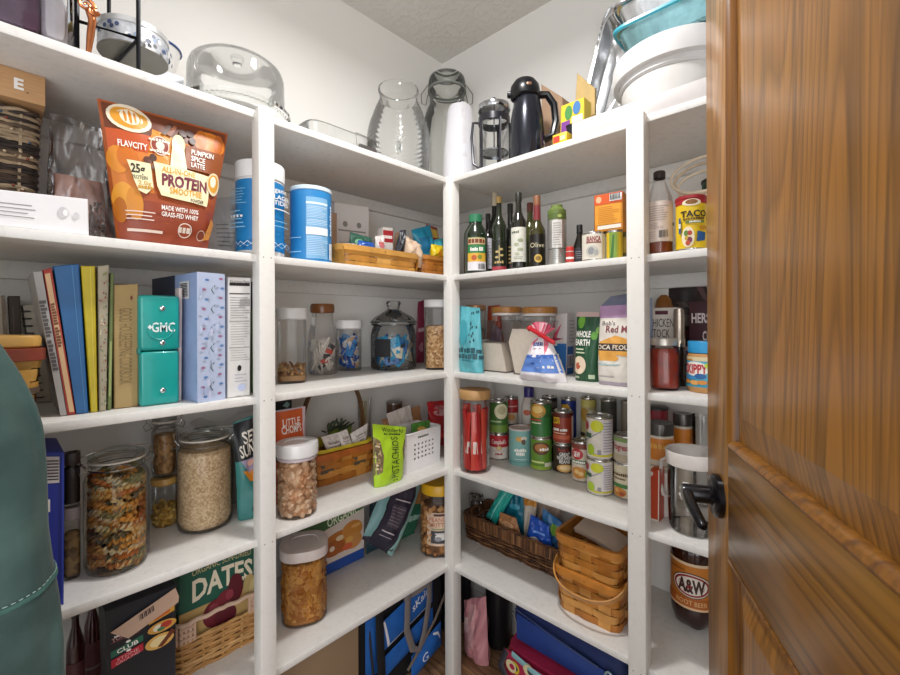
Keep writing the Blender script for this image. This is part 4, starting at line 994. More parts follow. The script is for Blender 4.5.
it = [('r', .36, .02, .80, .90, P('#7fb4dc')), ('r', .36, .80, .80, .83, P('#dcecf6')), ('r', .38, .76, .78, .765, KW), ('r', .38, .57, .78, .575, KW), ('r', .36, .36, .80, .47, P('#e8eff4')), ('r', .84, .02, .96, .26, P('#e3eaf0')), ('t', 'UNFLAVORED', .89, .60, .05, P('#cfe5f4'), {'rot': pi / 2})] + lines(.38, .78, .60, .75, 7, P('#d3e6f3'), 1, .25) + lines(.38, .78, .49, .56, 3, P('#d3e6f3'), 4, .25) + lines(.38, .78, .06, .34, 11, P('#cfe2f0'), 2, .22) + barcode(.855, .945, .05, .22, 3) + [('r', .05, .30, .3, .31, P('#9ccbe9')), ('r', .05, .1, .3, .11, P('#9ccbe9'))]
decor(b, sf_cyl(R * .986, .004, H - .016, 2.5, .12), R * 2.5, H - .016, it)
l = MB(); l.lathe([(R * .985, H - .010), (R * 1.01, H - .009), (R * 1.01, H - .001), (R * .98, H + .001), (R * .88, H - .002), (0, H - .002)], M('#cfe0ea', .3, var=.02), 44)
thing('powder_tub', 'short blue powder canister with a pale nutrition panel', 'tub', (x, y, z), face(x, y), [('tub', b), ('lid', l)])
# white carton and a tan thing behind the flat basket
loc, rz, q = Q('L', .262, [(340, 262), (370, 264), (369, 208), (339, 212)], z)
w1 = q[1][0] - q[0][0]; h1 = q[2][1]
b = carton(w1, .075, h1, M('#dcd9d8', .5, var=.02), [('r', .1, .62, .9, .64, KG), ('e', .3, .72, .07, .04, KG), ('e', .7, .72, .07, .04, KG)] + lines(.12, .9, .1, .5, 6, P('#b9b6b6'), 2, .2), left=lines(.1, .9, .2, .9, 9, P('#b3b1b4'), 5, .2))
xx, yy = back(loc[0], loc[1], rz, .04)
thing('white_carton', 'tall white printed carton behind the flat wicker basket', 'carton', (xx, yy, z), rz - .25, [(None, b)])
loc, rz, q = Q('L', .27, [(326, 260), (337, 261), (337, 213), (327, 212)], z)
thing('tan_packet', 'narrow tan packet beside the white carton', 'packet', loc, rz, [(None, qslab(q, .04, M('#b89a80', .6)))])
# flat honey wicker basket with odds and ends
HON = [M('#c08a3e', .45, var=.18, vec=(1, 1, 1)), M('#b57d35', .45, var=.18), M('#cb9950', .45, var=.15)]
HRIM = M('#c8944a', .4, var=.15)
a_, c_ = LS(341.5, .035), LS(421, .035); w_ = c_.y - a_.y
x, y = XL - .035, (a_.y + c_.y) / 2; hb = zat(x, y, 249) - z
b, rm = splint(w_, .21, hb, .05, 3, 12, HON, HRIM, .0014, .018, .03, 4)
thing('flat_basket', 'low honey coloured woven basket full of small packets', 'basket', (x - .105, y, z), RL, [('weave', b), ('rim', rm)])
def bagL(px4, w, T, mat, items, name, label, cat='packet', group=None, seed=0, stand=False, wr=.003, side='L', zs=None, back_=None):
    loc, rz, q = Q(side, w, px4, zs); lim = min([v for v in SB.values() if v > loc[2]] + [9]) - loc[2] - .007; q = [(a, min(c, lim)) for a, c in q]
    return thing(name, label, cat, loc, rz, [(None, qbag(q, T, mat, items, back_, stand, seed, wr))], group)
bagL([(348, 262), (368, 263), (372, 238), (350, 232)], .12, .03, M('#2e5a4a', .4), [('e', .4, .7, .2, .12, P('#5c9a6a')), ('r', .2, .3, .8, .45, P('#1c3a32'))], 'snack_packet', 'dark green packet sticking out of the flat basket', group='packets in the flat basket', seed=3)
bagL([(356, 262), (374, 263), (374, 243), (358, 240)], .075, .03, M('#2456a8', .3), [('r', .2, .4, .8, .7, P('#4fa0cf'))], 'snack_packet', 'bright blue packet sticking out of the flat basket', group='packets in the flat basket', seed=5)
bagL([(344, 263), (356, 263), (357, 244), (345, 243)], .07, .02, M('#d9d4d2', .4), [('r', .2, .3, .8, .6, P('#b33f3f'))], 'snack_packet', 'small white packet with a red patch in the flat basket', group='packets in the flat basket', seed=7)
loc, rz, q = Q('L', .115, [(383, 264), (393, 265), (393, 228), (383, 227)])
thing('small_box', 'small white box with a dark red band standing in the flat basket', 'box', loc, rz, [(None, qslab(q, .03, M('#d6cfca', .5), [('r', 0, .60, 1, .92, P('#a2272f')), ('r', .1, .7, .9, .78, P('#e6d8d4'))]))])
bagL([(375, 263), (384, 264), (384, 235), (375, 236)], .10, .025, M('#d8cfcc', .5), [('e', .5, .65, .3, .12, P('#b5585c'))], 'snack_packet', 'pale packet with a red mark beside the small white box', group='packets in the flat basket', seed=9)
bagL([(394, 264), (404, 265), (405, 230), (395, 233)], .17, .03, M('#c2a084', .6), [], 'snack_packet', 'tan paper packet at the back of the flat basket', group='packets in the flat basket', seed=11, wr=.004)
bagL([(392, 264), (401, 265), (406, 230), (400, 230)], .085, .018, M('#20242e', .4), [], 'snack_packet', 'narrow black packet leaning in the flat basket', group='packets in the flat basket', seed=13)
bagL([(403, 266), (421, 268), (421, 245), (406, 236)], .085, .05, M('#cdb39b', .45, var=.1), [], 'snack_packet', 'rounded beige bag at the right end of the flat basket', group='packets in the flat basket', seed=15, wr=.004)
# second honey basket behind the corner post
a_ = LS(427, .05)
b, rm = splint(.19, .15, .075, .05, 3, 10, [M('#b3722e', .45, var=.18), M('#a56626', .45, var=.18)], M('#b87a35', .4, var=.15), .0014, .016, .02, 6)
thing('snack_basket', 'small amber woven basket of snack bags in the corner', 'basket', (XL - .05 - .095, a_.y + .095, z), RL - rad(45) + rad(45), [('weave', b), ('rim', rm)])
bagL([(423, 266), (437, 266), (430, 225), (411, 230)], .15, .05, M('#2495b8', .3), [('r', .1, .35, .6, .75, P('#1b6f9a')), ('e', .6, .3, .2, .1, P('#e8e0d0'))], 'crisp_bag', 'bright blue crisp bag in the corner basket', group='bags in the corner basket', seed=21)
bagL([(430, 267), (442, 267), (437, 228), (426, 224)], .185, .03, M('#8e2430', .35), [('r', .1, .7, .9, .95, P('#d7b04a'))], 'crisp_bag', 'dark red snack bag in the corner basket', group='bags in the corner basket', seed=23)
bagL([(431, 262), (442, 262), (443, 246), (431, 244)], .100, .04, M('#e3c41f', .3), [('e', .5, .5, .2, .2, P('#d98a20'))], 'crisp_bag', 'yellow snack bag at the front of the corner basket', group='bags in the corner basket', seed=25)
bagL([(436, 266), (447, 267), (443, 238), (434, 240)], .13, .02, M('#45b3c4', .3), [('r', .1, .1, .5, .5, P('#e3cf3a'))], 'crisp_bag', 'turquoise and yellow snack bag in the corner basket', group='bags in the corner basket', seed=27)
# --- back wall: bottles
OLV = M('#20281a', .18, var=.1, coat=.5); DKB = M('#15130f', .15, var=.1, coat=.5); GRB = M('#4a4f1c', .15, var=.15, coat=.5)
G1 = 'oil and vinegar bottles'
def bpos(x0, x1, w): return wbR('R', x0, x1, w)
def wine(x0, x1, w, ytop, mat, label, name='oil_bottle', cat='bottle', capm=None, caph=.03, lab=None, li=(), lz=(.1, .5), shoulder=.62, neck=.33, foil=None, group=G1, span=2.2):
    x, y, R = bpos(x0, x1, w); H = zat(x, y, ytop) - z; nr = R * neck; hs = H * shoulder
    pr = [(R * .9, .001), (R, .006), (R, hs), (R * .93, hs + R * .35), (R * .6, hs + R * 1.0), (nr * 1.1, hs + R * 1.6), (nr, H - caph)]
    return thing(name, label, cat, (x, y, z), face(x, y), bottle(pr, mat, capm or M('#2a2a26', .4), (nr * 1.15, H - caph, H), li, R + .0004, (H * lz[0], H * lz[1]), lab, span, 28, foil and (nr * 1.1, H - caph, nr * 1.25, hs + R * 1.45, foil)), group)
# big green plastic bottle with the green cap
x, y, R = bpos(464, 488, .07); H = zat(x, y, 215) - z
pr = [(R * .9, .001), (R, .008), (R, H * .62), (R * .96, H * .70), (R * .55, H * .84), (R * .50, H * .87)]
lb = M('#3f6f3a', .45)
it = [('r', 0, .78, 1, .98, P('#c9b58c')), ('t', 'EXTRA', .5, .88, .12, P('#7a3a20'), {'b': .02}), ('r', 0, .52, 1, .76, P('#2f7d4a')), ('t', 'OLIVE OIL', .5, .64, .12, KW, {'w': .7}), ('r', 0, .26, 1, .52, P('#d8a83a')), ('e', .35, .38, .14, .08, P('#b5551f')), ('e', .65, .40, .12, .07, P('#7a8a35')), ('r', 0, .0, 1, .26, P('#d9d6da'))] + barcode(.55, .9, .04, .2, 3)
thing('oil_jug', 'large dark green bottle with green cap and picture label beside the post', 'bottle', (x, y, z), face(x, y) + .1, bottle(pr, M('#1d2a1c', .2, var=.1, coat=.5), M('#2f7a56', .4), (R * .55, H * .87, H), it, R + .0004, (H * .06, H * .60), lb, 1.5), G1)
wine(483, 494, .14, 214, DKB, 'dark bottle with a narrow white label behind the green capped bottle', lab=M('#c9c6cf', .5), lz=(.12, .60), li=lines(.3, .8, .1, .9, 8, KG, 2, .2), neck=.4)
wine(489, 501, .20, 193, DKB, 'tall dark bottle with a cream cap at the back', capm=M('#cdbfa6', .5), caph=.05, neck=.42)
wine(492, 507, .085, 197, OLV, 'dark oil bottle with gold leaf print and a red base band', capm=M('#b99a5c', .4), caph=.022, shoulder=.60, lab=M('#20241a', .3), lz=(.03, .42), li=[('r', 0, .0, 1, .14, P('#a33a44')), ('e', .5, .55, .03, .3, P('#b9a26a')), ('e', .38, .62, .10, .04, P('#b9a26a')), ('e', .62, .70, .10, .04, P('#b9a26a')), ('e', .36, .44, .10, .04, P('#b9a26a')), ('e', .64, .50, .10, .04, P('#b9a26a')), ('t', 'Olio', .5, .28, .09, P('#b9a26a'))])
wine(506.5, 515, .150, 204, DKB, 'slim dark bottle with gold lettering between two taller bottles', lab=M('#1b1a15', .3), lz=(.05, .5), li=lines(.3, .75, .2, .8, 5, P('#b49a58'), 3, .4), neck=.6, shoulder=.62)
wine(511, 527, .055, 193, M('#1c1d17', .15, coat=.5), 'dark bottle with a large cream label', lab=M('#d8d8cc', .5), lz=(.10, .54), li=[('t', 'OLIO', .32, .86, .07, P('#5b5f52')), ('e', .6, .62, .16, .05, P('#9aa184')), ('e', .38, .50, .14, .05, P('#a9ad92')), ('e', .58, .36, .17, .04, P('#a3a98c')), ('e', .42, .24, .12, .04, P('#b3b69c'))] + lines(.25, .75, .06, .16, 2, P('#8e917f'), 3, .3), capm=M('#26251f', .4), caph=.028, neck=.36, shoulder=.60)
wine(524, 537, .135, 203, GRB, 'olive green bottle behind the cream labelled one', neck=.42, capm=M('#6b3328', .4))
wine(529, 546, .07, 196, M('#3a3716', .15, coat=.5), 'green glass bottle with a dark red neck and gold seal', foil=M('#7d2f33', .35), capm=M('#8a5a3c', .5), caph=.03, neck=.36, shoulder=.50, lab=M('#1d1812', .3), lz=(.03, .46), li=[('t', 'Olive', .5, .66, .15, P('#cfc6a5')), ('e', .55, .24, .20, .13, P('#c9a64e')), ('e', .55, .24, .14, .07, P('#8a6a2a'))])
# spray can, little spice jar, sauce bottle, cans with the orange box
x, y, R = bpos(547.5, 567, .05); H = zat(x, y, 205) - z
b = MB(); b.lathe([(0, .002), (R * .95, .001), (R, .006), (R, H * .80), (R * .96, H * .83)], M('#b9b8b2', .28, .7, .06), 36)
it = [('r', 0, .88, 1, 1, P('#55682e')), ('r', .30, .30, .72, .86, P('#d8d6d2')), ('r', .08, .27, .92, .285, P('#5f5f5c')), ('e', .62, .94, .09, .035, P('#9fb05e')), ('r', 0, .0, .1, 1, P('#77767a'))] + lines(.34, .7, .33, .82, 10, P('#8d8b88'), 4, .25) + lines(.3, .72, .05, .25, 5, P('#9b9a97'), 6, .25)
decor(b, sf_cyl(R, .008, H * .79, 2.4), R * 2.4, H * .79, it)
c = MB(); c.lathe([(R * .96, H * .82), (R * .98, H * .83), (R * .98, H * .90), (R * .62, H * .95), (R * .58, H * .99), (R * .3, H), (0, H)], M('#66793a', .4), 36)
thing('spray_can', 'silver cooking spray can with an olive green cap', 'spray can', (x, y, z), face(x, y), [('can_body', b), ('cap', c)])
x, y, R = bpos(566, 574.5, .03); H = zat(x, y, 247) - z
thing('spice_jar', 'little spice jar with a bright red cap and label', 'jar', (x, y, z), face(x, y), bottle([(R * .95, .001), (R, .004), (R, H * .72), (R * .8, H * .76)], M('#cfc9c2', .3), M('#c5302a', .35), (R * .95, H * .74, H), [('r', .1, .3, .9, .5, KW)], R + .0003, (H * .08, H * .68), M('#b8352c', .45), 2.4))
x, y, R = bpos(574, 586, .085); H = zat(x, y, 225) - z
thing('sauce_bottle', 'small black sauce bottle behind the white lettered can', 'bottle', (x, y, z), face(x, y), bottle([(R * .9, .001), (R, .005), (R, H * .5), (R * .5, H * .72), (R * .42, H * .82)], DKB, M('#1c1c1f', .4), (R * .52, H * .8, H), lines(.2, .8, .2, .8, 4, P('#8d8c90'), 2, .3), R + .0004, (H * .08, H * .42), M('#35343a', .4), 2.4))
x, y, R = bpos(582, 606, .045); H = zat(x, y, 233.5) - z; hc = H
it = [('r', 0, .0, 1, 1, P('#ded8ca')), ('t', 'BIANCA', .5, .80, .20, P('#8f2b2b'), {'b': .03, 'w': .46}), ('r', .25, .63, .75, .68, P('#8f4a40')), ('e', .45, .3, .2, .24, P('#c3c0b6')), ('e', .42, .32, .1, .15, P('#8f9195')), ('e', .56, .26, .08, .1, P('#a8aaa8')), ('r', .8, .0, .84, 1, P('#b9a26a'))]
thing('white_can', 'large cream can with red lettering under the orange box', 'can', (x, y, z), face(x, y), can(R, H, M('#d9d2c2', .45), it), 'cans under the orange box')
x, y, R = bpos(606.5, 623, .055)
it = [('r', 0, .0, .25, 1, P('#d9b52c')), ('r', .25, .0, .6, 1, P('#7d9a3a')), ('p', [(.3, .0), (.42, .9), (.5, .9), (.45, 0)], P('#3f6e30')), ('r', .7, 0, 1, 1, P('#cfae2c'))]
thing('green_can', 'yellow and green can right of the cream can under the orange box', 'can', (x, y, z), face(x, y), can(R, hc, M('#a9a93a', .45), it), 'cans under the orange box')
a_, c_ = RS(594, .04), RS(621, .04)
wB = c_.x - a_.x; hB = zat(a_.x, YB + .04, 196) - z - hc - .002
it = [('r', 0, .72, 1, 1, P('#d4591f')), ('e', .16, .86, .1, .09, P('#e9b48a')), ('r', .55, .78, .98, .97, P('#ececec')), ('r', .12, .05, .95, .15, P('#e9dfcf')), ('r', .05, .17, .95, .70, P('#e09a2c'))] + lines(.15, .9, .2, .66, 9, P('#b5651c'), 2, .2) + barcode(.58, .95, .80, .96, 2)
b = carton(wB, .075, hB, M('#dd8f26', .5), it, left=[('r', 0, 0, 1, 1, P('#c2642a'))] + lines(.1, .9, .1, .9, 8, P('#eab890'), 2, .2))
thing('orange_box', 'orange food box standing on the two cans', 'box', ((a_.x + c_.x) / 2, YB + .0785, z + hc + .001), .10, [(None, b)])
x, y, R = bpos(619.5, 631, .10); H = zat(x, y, 226) - z
thing('dark_jar', 'small dark lidded jar beside the green can, half behind the post', 'jar', (x, y, z), face(x, y), can(R, H, M('#6e6a2c', .4), [('r', .2, .2, .8, .7, P('#c9a83a'))], lid=M('#1f1f20', .4)))
# right bay: vinegar bottle, taco can, coil
x, y, R = bpos(646.5, 673.5, .045); H = zat(x, y, 172) - z
AMB = GL('#b5683a', .7, .05, .8, 'amber_liquid')
pr = [(R * .92, .001), (R, .008), (R, H * .60), (R * .94, H * .68), (R * .46, H * .88), (R * .42, H * .93)]
b = MB(); b.lathe([(0, .001)] + pr, GL('#f6f2f0', 1.0, .08, 1.0, 'vinegar_bottle'), 36, wob=lambda a, zz: 1 + (.010 * sin(a * 14) if zz > H * .6 and zz < H * .85 else 0) + (.012 * sin(a * 12) if .01 < zz < H * .13 else 0))
li = MB(); li.lathe([(0, .004), (R * .9, .004), (R * .955, .01), (R * .955, H * .145), (0, H * .145)], M('#7d3a1f', .25, var=.1), 32); li.kind = 'stuff'
lb = MB(); lb.grid(lambda u, v: sf_cyl(R + .0006, H * .15, H * .47, 2.6)(u, v, 0), 24, 4, M('#d5c6bc', .5))
decor(lb, sf_cyl(R + .0006, H * .15, H * .47, 2.6), R * 2.6, H * .47, lines(.15, .8, .5, .9, 7, P('#8b7c78'), 1, .22) + lines(.15, .6, .3, .46, 4, P('#8b7c78'), 2, .22) + barcode(.48, .70, .08, .26, 5) + [('e', .84, .40, .03, .05, P('#5b5b5b'))] + lines(.12, .42, .05, .25, 4, P('#9b8c88'), 3, .2))
cp = MB(); cp.lathe([(R * .46, H * .915), (R * .46, H * .99), (R * .42, H), (0, H)], M('#2f2622', .4), 24)
thing('vinegar_bottle', 'clear plastic vinegar bottle with brown liquid and dark cap right of the post', 'bottle', (x, y, z), face(x, y), [('bottle_body', b), ('vinegar', li), ('label', lb), ('cap', cp)])
x, y, R = bpos(675.5, 707, .042); H = zat(x, y, 199) - z
it = [('r', 0, .90, 1, 1, P('#a82329')), ('e', .5, .92, .22, .07, P('#e8dcc0')), ('e', .5, .93, .14, .05, P('#8a5a2a')), ('t', 'TACO', .56, .69, .125, P('#2a1c14'), {'b': .03}), ('t', 'SEASONING', .56, .59, .05, P('#6a4a14')), ('r', .36, .50, .80, .55, P('#6d7f3a')), ('t', 'ORIGINAL', .58, .525, .032, KW), ('e', .42, .22, .14, .21, P('#f0e2c2')), ('e', .38, .30, .05, .06, P('#5f8a3a')), ('e', .46, .30, .05, .05, P('#b5402c')), ('e', .40, .2, .05, .05, P('#c9a23a')), ('e', .46, .16, .05, .06, P('#7a2f4a')), ('e', .42, .10, .05, .05, P('#c04a30')), ('p', [(.60, .12), (.80, .14), (.82, .30), (.62, .33)], P('#27568f')), ('e', .76, .40, .1, .04, P('#c98a2a')), ('r', .22, .30, .27, .62, P('#1f4f8f')), ('t', 'NEW', .245, .46, .04, KW, {'rot': pi / 2})]
thing('taco_can', 'yellow taco seasoning can with red top band', 'can', (x, y, z), face(x, y) + .05, can(R, H, M('#e3bf1e', .4, var=.04), it, 2.8, lid=M('#9c2229', .35)))
CR = [M('#d8c9b2', .5, var=.1), M('#c4b198', .5, var=.1)]
xx, yy = RS(704, .135).x, YB + .20
hb = zat(xx, yy - .06, 200) - z
b = carton(.10, .10, hb, M('#c8a878', .5), [('e', .4, .6, .25, .2, P('#9a6a3a'))])
thing('tan_tin', 'tan box under the pale cord ring behind the taco can', 'box', (xx + .02, yy, z), 0, [(None, b)])
jar = can(.036, .062, M('#2d4a34', .4), [('r', .2, .2, .8, .8, P('#203528'))], lid=M('#2a2a2c', .4))
thing('green_jar', 'small green jar inside the pale cord ring', 'jar', (xx + .015, yy + .012, z + hb + .001), 0, jar)
ps = []
for k, (rr, dz, tl) in enumerate(((.075, .070, .42), (.066, .060, .40), (.058, .045, .36))):
    m_ = MB(); m_.tube([(rr * cos(a), rr * .30 * sin(a), rr * .66 * sin(a) * (.6 + tl) + dz) for a in [2 * pi * i / 48 for i in range(48)]], .0042, CR[k % 2], 8, True); ps.append(('loop', m_))
st = MB(); st.tube([(-.055, .02, .001), (-.058, .0, .05)], .003, CR[0], 6); ps.append(('tie', st))
thing('cord_ring', 'pale coiled cord ring above the taco can', 'cord', (xx - .005, yy - .045, z + hb + .0005), 0, ps)
# ============================================================ on the third shelf: books, jars, flour
z = ST[2]
# lidded lunch basket at the left end
HB = [M('#c99a4c', .45, var=.12), M('#bf8d40', .45, var=.12), M('#d0a658', .45, var=.12)]
c_ = LS(42.5, .03); w_, d_, h_ = .17, .13, zat(XL - .03, c_.y, 348) - z
b, rm = splint(w_, d_, h_, .14, 5, 10, HB, M('#8a3f2c', .5, var=.1), .002, .022, .02, 8)
band = MB(); band.tube([(p[0] + n[0] * .0035, p[1] + n[1] * .0035, h_ * .42) for p, n in rrect(w_ * .92, d_ * .92, .02, 48)], 1, M('#5a4a3c', .6, var=.2), 6, True, flat=(.0012, .006))
lid = MB(); lid.lathe([(0, .0), (.96, 0), (1.0, .003), (1.01, .016), (.98, .021), (0, .024)], M('#cfa052', .4, var=.15, vec=(1, 14, 1), scale=8), 48, sq=6, sx=w_ / 2, sy=d_ / 2, M_=TR(0, 0, h_ + .001))
tack = MB(); tack.ball((.0, -d_ / 2 - .006, h_ - .011), .004, M('#d8c9a8', .3, .5), 10)
thing('lidded_basket', 'small striped wooden basket with flat lid in front of the books', 'basket', (XL - .03 - d_ / 2, c_.y - w_ / 2, z), RL, [('weave', b, [('dark_band', band)]), ('rim', rm, [('tack', tack)]), ('lid', lid)])
# books: spines along the shelf front
def spine(t, v, h, c, w=None, u=.5): return ('t', t, u, v, h, P(c), dict(rot=-pi / 2, **({'w': w} if w else {})))
BKW = .15
loc, rz, q = Q('L', .262, [(-8, 405), (11, 405), (5, 295), (-12, 298)], z)
c0 = qslab(q, .08, M('#cdbfae', .6), [('p', [(.8, 0), (1, .05), (.9, .15), (1, .25), (.9, .35), (1, .45), (.9, .55), (1, .65), (.9, .75), (1, .85), (.9, 1), (.75, 1)], P('#8d7a66'))])
thing('book', 'beige scalloped booklet at the left end behind the lidded basket', 'book', loc, rz, [(None, c0)], 'cookbooks on the third shelf')
book([(14, 405), (24, 405), (20, 296), (8, 296)], .262, .08, M('#4a3a2e', .5), [('r', .3, .1, .4, .9, P('#6b5646'))], 'dark brown book behind the lidded basket')
loc, rz, q = Q('L', .268, [(38, 405), (52, 405), (38, 305), (22, 305)], z)
cov = qslab(q, .08, M('#cfc6b6', .6), [])
cb = MB()
for i in range(13):
    zz = .012 + i * .0155; xx = q[0][0] + (q[3][0] - q[0][0]) * zz / q[3][1] + .004
    cb.tube([(xx + .0065 * cos(a), -.001 + .006 * sin(a) * -1, zz) for a in [2 * pi * k / 12 for k in range(12)]], .0016, M('#2c2a2a', .4), 5, True)
thing('spiral_notebook', 'comb bound notebook leaning behind the pale grey cookbook', 'book', loc, rz, [('pages', cov), ('comb_binding', cb)], 'cookbooks on the third shelf')
book([(61.5, 407), (67.5, 407), (41, 271), (32, 272)], .022, BKW, M('#a9a5a3', .5), [('t', 'CENTENNIAL COOKBOOK', .5, .56, .030, P('#55504f'), {'rot': -pi / 2})], 'pale grey leaning cookbook, leftmost of the tall spines')
book([(68.5, 406), (76, 406), (50.5, 268), (42.5, 270)], .022, BKW, M('#a2352c', .5), [('r', .18, .02, .82, .97, P('#d9b488')), ('t', 'FAVORITE RECIPES', .5, .62, .022, P('#7a4a2c'), {'rot': -pi / 2})], 'thin red book with a tan spine next to the blue binder')
book([(77.5, 406), (88.5, 406), (79, 264), (53, 266)], .022, BKW, M('#1f5f98', .4, coat=.2), [('r', .70, .0, .73, 1, P('#4f8fc0'))], 'thick plain blue binder among the cookbooks')
book([(91, 405), (97.5, 405), (95, 266), (81, 266)], .022, BKW, M('#c3b023', .4, coat=.2), [('r', .62, .0, .68, 1, P('#dccb4a'))], 'plain yellow binder next to the blue binder')
ptn = []
R6 = random.Random(6)
for i in range(60): ptn.append(('e', R6.uniform(.1, .9), R6.uniform(.03, .97), .10, .008, P(R6.choice(['#8f5a52', '#7e8a5a', '#c9c0a6', '#6f7f6a', '#a98a6a']))))
book([(99.5, 405), (106, 405), (109, 265), (98, 266)], .022, BKW, M('#a9a08a', .5), ptn, 'book with a small floral patterned spine next to the yellow binder')
book([(107.5, 403), (111.5, 403), (114, 273), (110.5, 273)], .026, BKW, M('#6d7a4a', .5), [('r', .2, .1, .8, .5, P('#9aa66a'))], 'very thin green booklet beside the tan cookbook')
book([(114.5, 400), (138, 400), (138, 284), (113.5, 285)], .030, BKW, M('#a98f5f', .6, var=.05), [('t', 'GOOD HOUSEKEEPING COOKBOOK', .48, .50, .085, P('#7d6a45'), {'rot': -pi / 2, 'w': 3.9}), ('e', .72, .89, .05, .018, P('#7a3a2c'))], 'thick tan cloth cookbook next to the turquoise tin')
# turquoise tin
loc, rz, q = Q('L', .014, [(139.5, 401), (179, 398), (180.5, 296), (139.5, 297)], z)
wv = q[1][0] - q[0][0]; hv = q[2][1]
TQ = M('#0f9a93', .32, var=.05, coat=.3)
b = MB(); b.box(-wv / 2, wv / 2, 0, .075, 0, hv * .49, TQ, .006, seg=3)
l = MB(); l.box(-wv / 2 - .0012, wv / 2 + .0012, -.0012, .0762, hv * .497, hv, TQ, .007, seg=3)
s0 = lambda u, v, k: Vector(((u - .5) * wv, -.0012 - k, hv * .497 + v * hv * .503))
decor(l, s0, wv, hv * .5, [('t', 'GMC', .58, .42, .17, P('#e3efee'), {'b': .02, 'w': .60}), ('p', [(.18, .42), (.24, .47), (.30, .42), (.24, .38)], P('#e3efee')), ('r', .26, .455, .92, .47, P('#0f9a93'))])
emb = MB(); emb.tube([(wv * .34 * cos(a), -.0016, hv * .70 + wv * .34 * sin(a)) for a in [pi + pi * i / 24 for i in range(25)]], .0016, TQ, 6); l.add(emb.v, emb.f, TQ)
rv = []
for zz in (hv * .13, hv * .565, hv * .88):
    m_ = MB(); m_.ball((.004, -.0015, zz), .0058, M('#c9cfd0', .2, 1), 12, (1, .5, 1)); rv.append(('rivet', m_))
hg = MB(); hg.box(-wv / 2 - .003, -wv / 2 + .003, .002, .02, hv * .47, hv * .52, M('#0d7d78', .4), .001)
thing('storage_tin', 'turquoise metal tin with white lettering and three rivets', 'tin', loc, rz, [('tin_body', b), ('lid', l)] + rv + [('hinge', hg)])
# slim white book and the blue patterned file box
loc, rz, q = Q('L', .03, [(178, 397), (181.5, 397), (182.5, 288), (179, 288)], z)
thing('booklet', 'thin white booklet between the turquoise tin and blue file box', 'book', loc, rz, [(None, qslab(q, .03, M('#d8c9c6', .6)))], 'cookbooks on the third shelf')
a_, c_ = LS(196, .018), LS(226, .010)
wF = (c_ - a_).to_2d().length; hF = zat(a_.x, a_.y, 272) - z
R7 = random.Random(7); it = [('r', 0, 0, 1, 1, P('#b3bfd9'))]
for i in range(13):
    v = .04 + i * .075
    it += [('e', .28 - .10 * (i % 2), v, .075, .010, P('#9a6a8a' if i % 2 else '#5c7fb0')), ('e', .78 + .06 * (i % 2), v + .015, .075, .010, P('#5c7fb0' if i % 2 else '#9a6a8a'))]
    if i % 2: it += [('p', [(.50, v - .028), (.56, v - .035), (.46, v), (.50, v + .03), (.42, v)], P('#3f5a4e')), ('p', [(.52, v + .03), (.60, v + .04), (.54, v + .02)], P('#3f5a4e'))]
it += [('e', R7.random(), R7.random(), .05, .03, P(R7.choice(['#bcc8e2', '#a9b6d6', '#c3c6e0']))) for i in range(10)]
b = carton(wF, .25, hF, M('#8fa3cb', .5, var=.10, scale=14), it, left=[('r', 0, 0, .55, 1, P('#2b3145')), ('r', .15, .6, .4, .72, P('#3f4660')), ('r', .66, .80, .86, .94, P('#d9dade'))] + [('r', .69, .82 + .012 * i, .83, .826 + .012 * i, K) for i in range(9)])
fd = .25
ang = RL + .11; cx, cy2 = (a_.x + c_.x) / 2, (a_.y + c_.y) / 2
xx, yy = back(cx, cy2, ang, fd / 2)
thing('file_box', 'blue and lilac leaf patterned file box', 'box', (xx, yy, z), ang, [(None, b)])
loc, rz, q = Q('L', .022, [(227.5, 396), (250, 394), (251, 278), (228, 277)], z)
it = [('r', .06, .93, .94, .955, K), ('r', .06, .86, .94, .868, K), ('r', .06, .63, .94, .636, KG), ('r', .06, .41, .94, .416, KG), ('r', .5, .76, .95, .82, P('#a9a6a6')), ('e', .5, .24, .09, .025, K), ('t', 'Nutrition Facts', .5, .965, .024, K, {'w': .86})] + lines(.08, .92, .65, .84, 9, P('#8d8a8a'), 3, .25) + lines(.08, .92, .43, .62, 9, P('#9a9898'), 4, .2) + lines(.08, .92, .30, .40, 5, P('#9a9898'), 6, .2) + lines(.25, .8, .12, .20, 3, P('#a8a8b8'), 8, .3) + [('e', .55, .08, .18, .03, P('#b9c3e0'))]
thing('food_carton', 'white food carton showing its nutrition panel left of the shelf post', 'carton', loc, rz, [(None, qslab(q, .16, M('#dcdad8', .5, var=.02), it))])
loc, rz, q = Q('L', .06, [(251, 396), (268, 395), (266, 280), (251, 282)], z)
thing('green_bag', 'leafy green printed bag half behind the shelf post', 'bag', loc, rz, [(None, qbag(q, .05, M('#4c6d33', .4), [('e', .3, .25, .25, .1, P('#8fb04a')), ('e', .4, .4, .2, .08, P('#6f9a3c')), ('r', 0, .75, 1, 1, P('#28324e')), ('e', .3, .12, .2, .06, P('#c3cf8a'))], None, True, 31))])
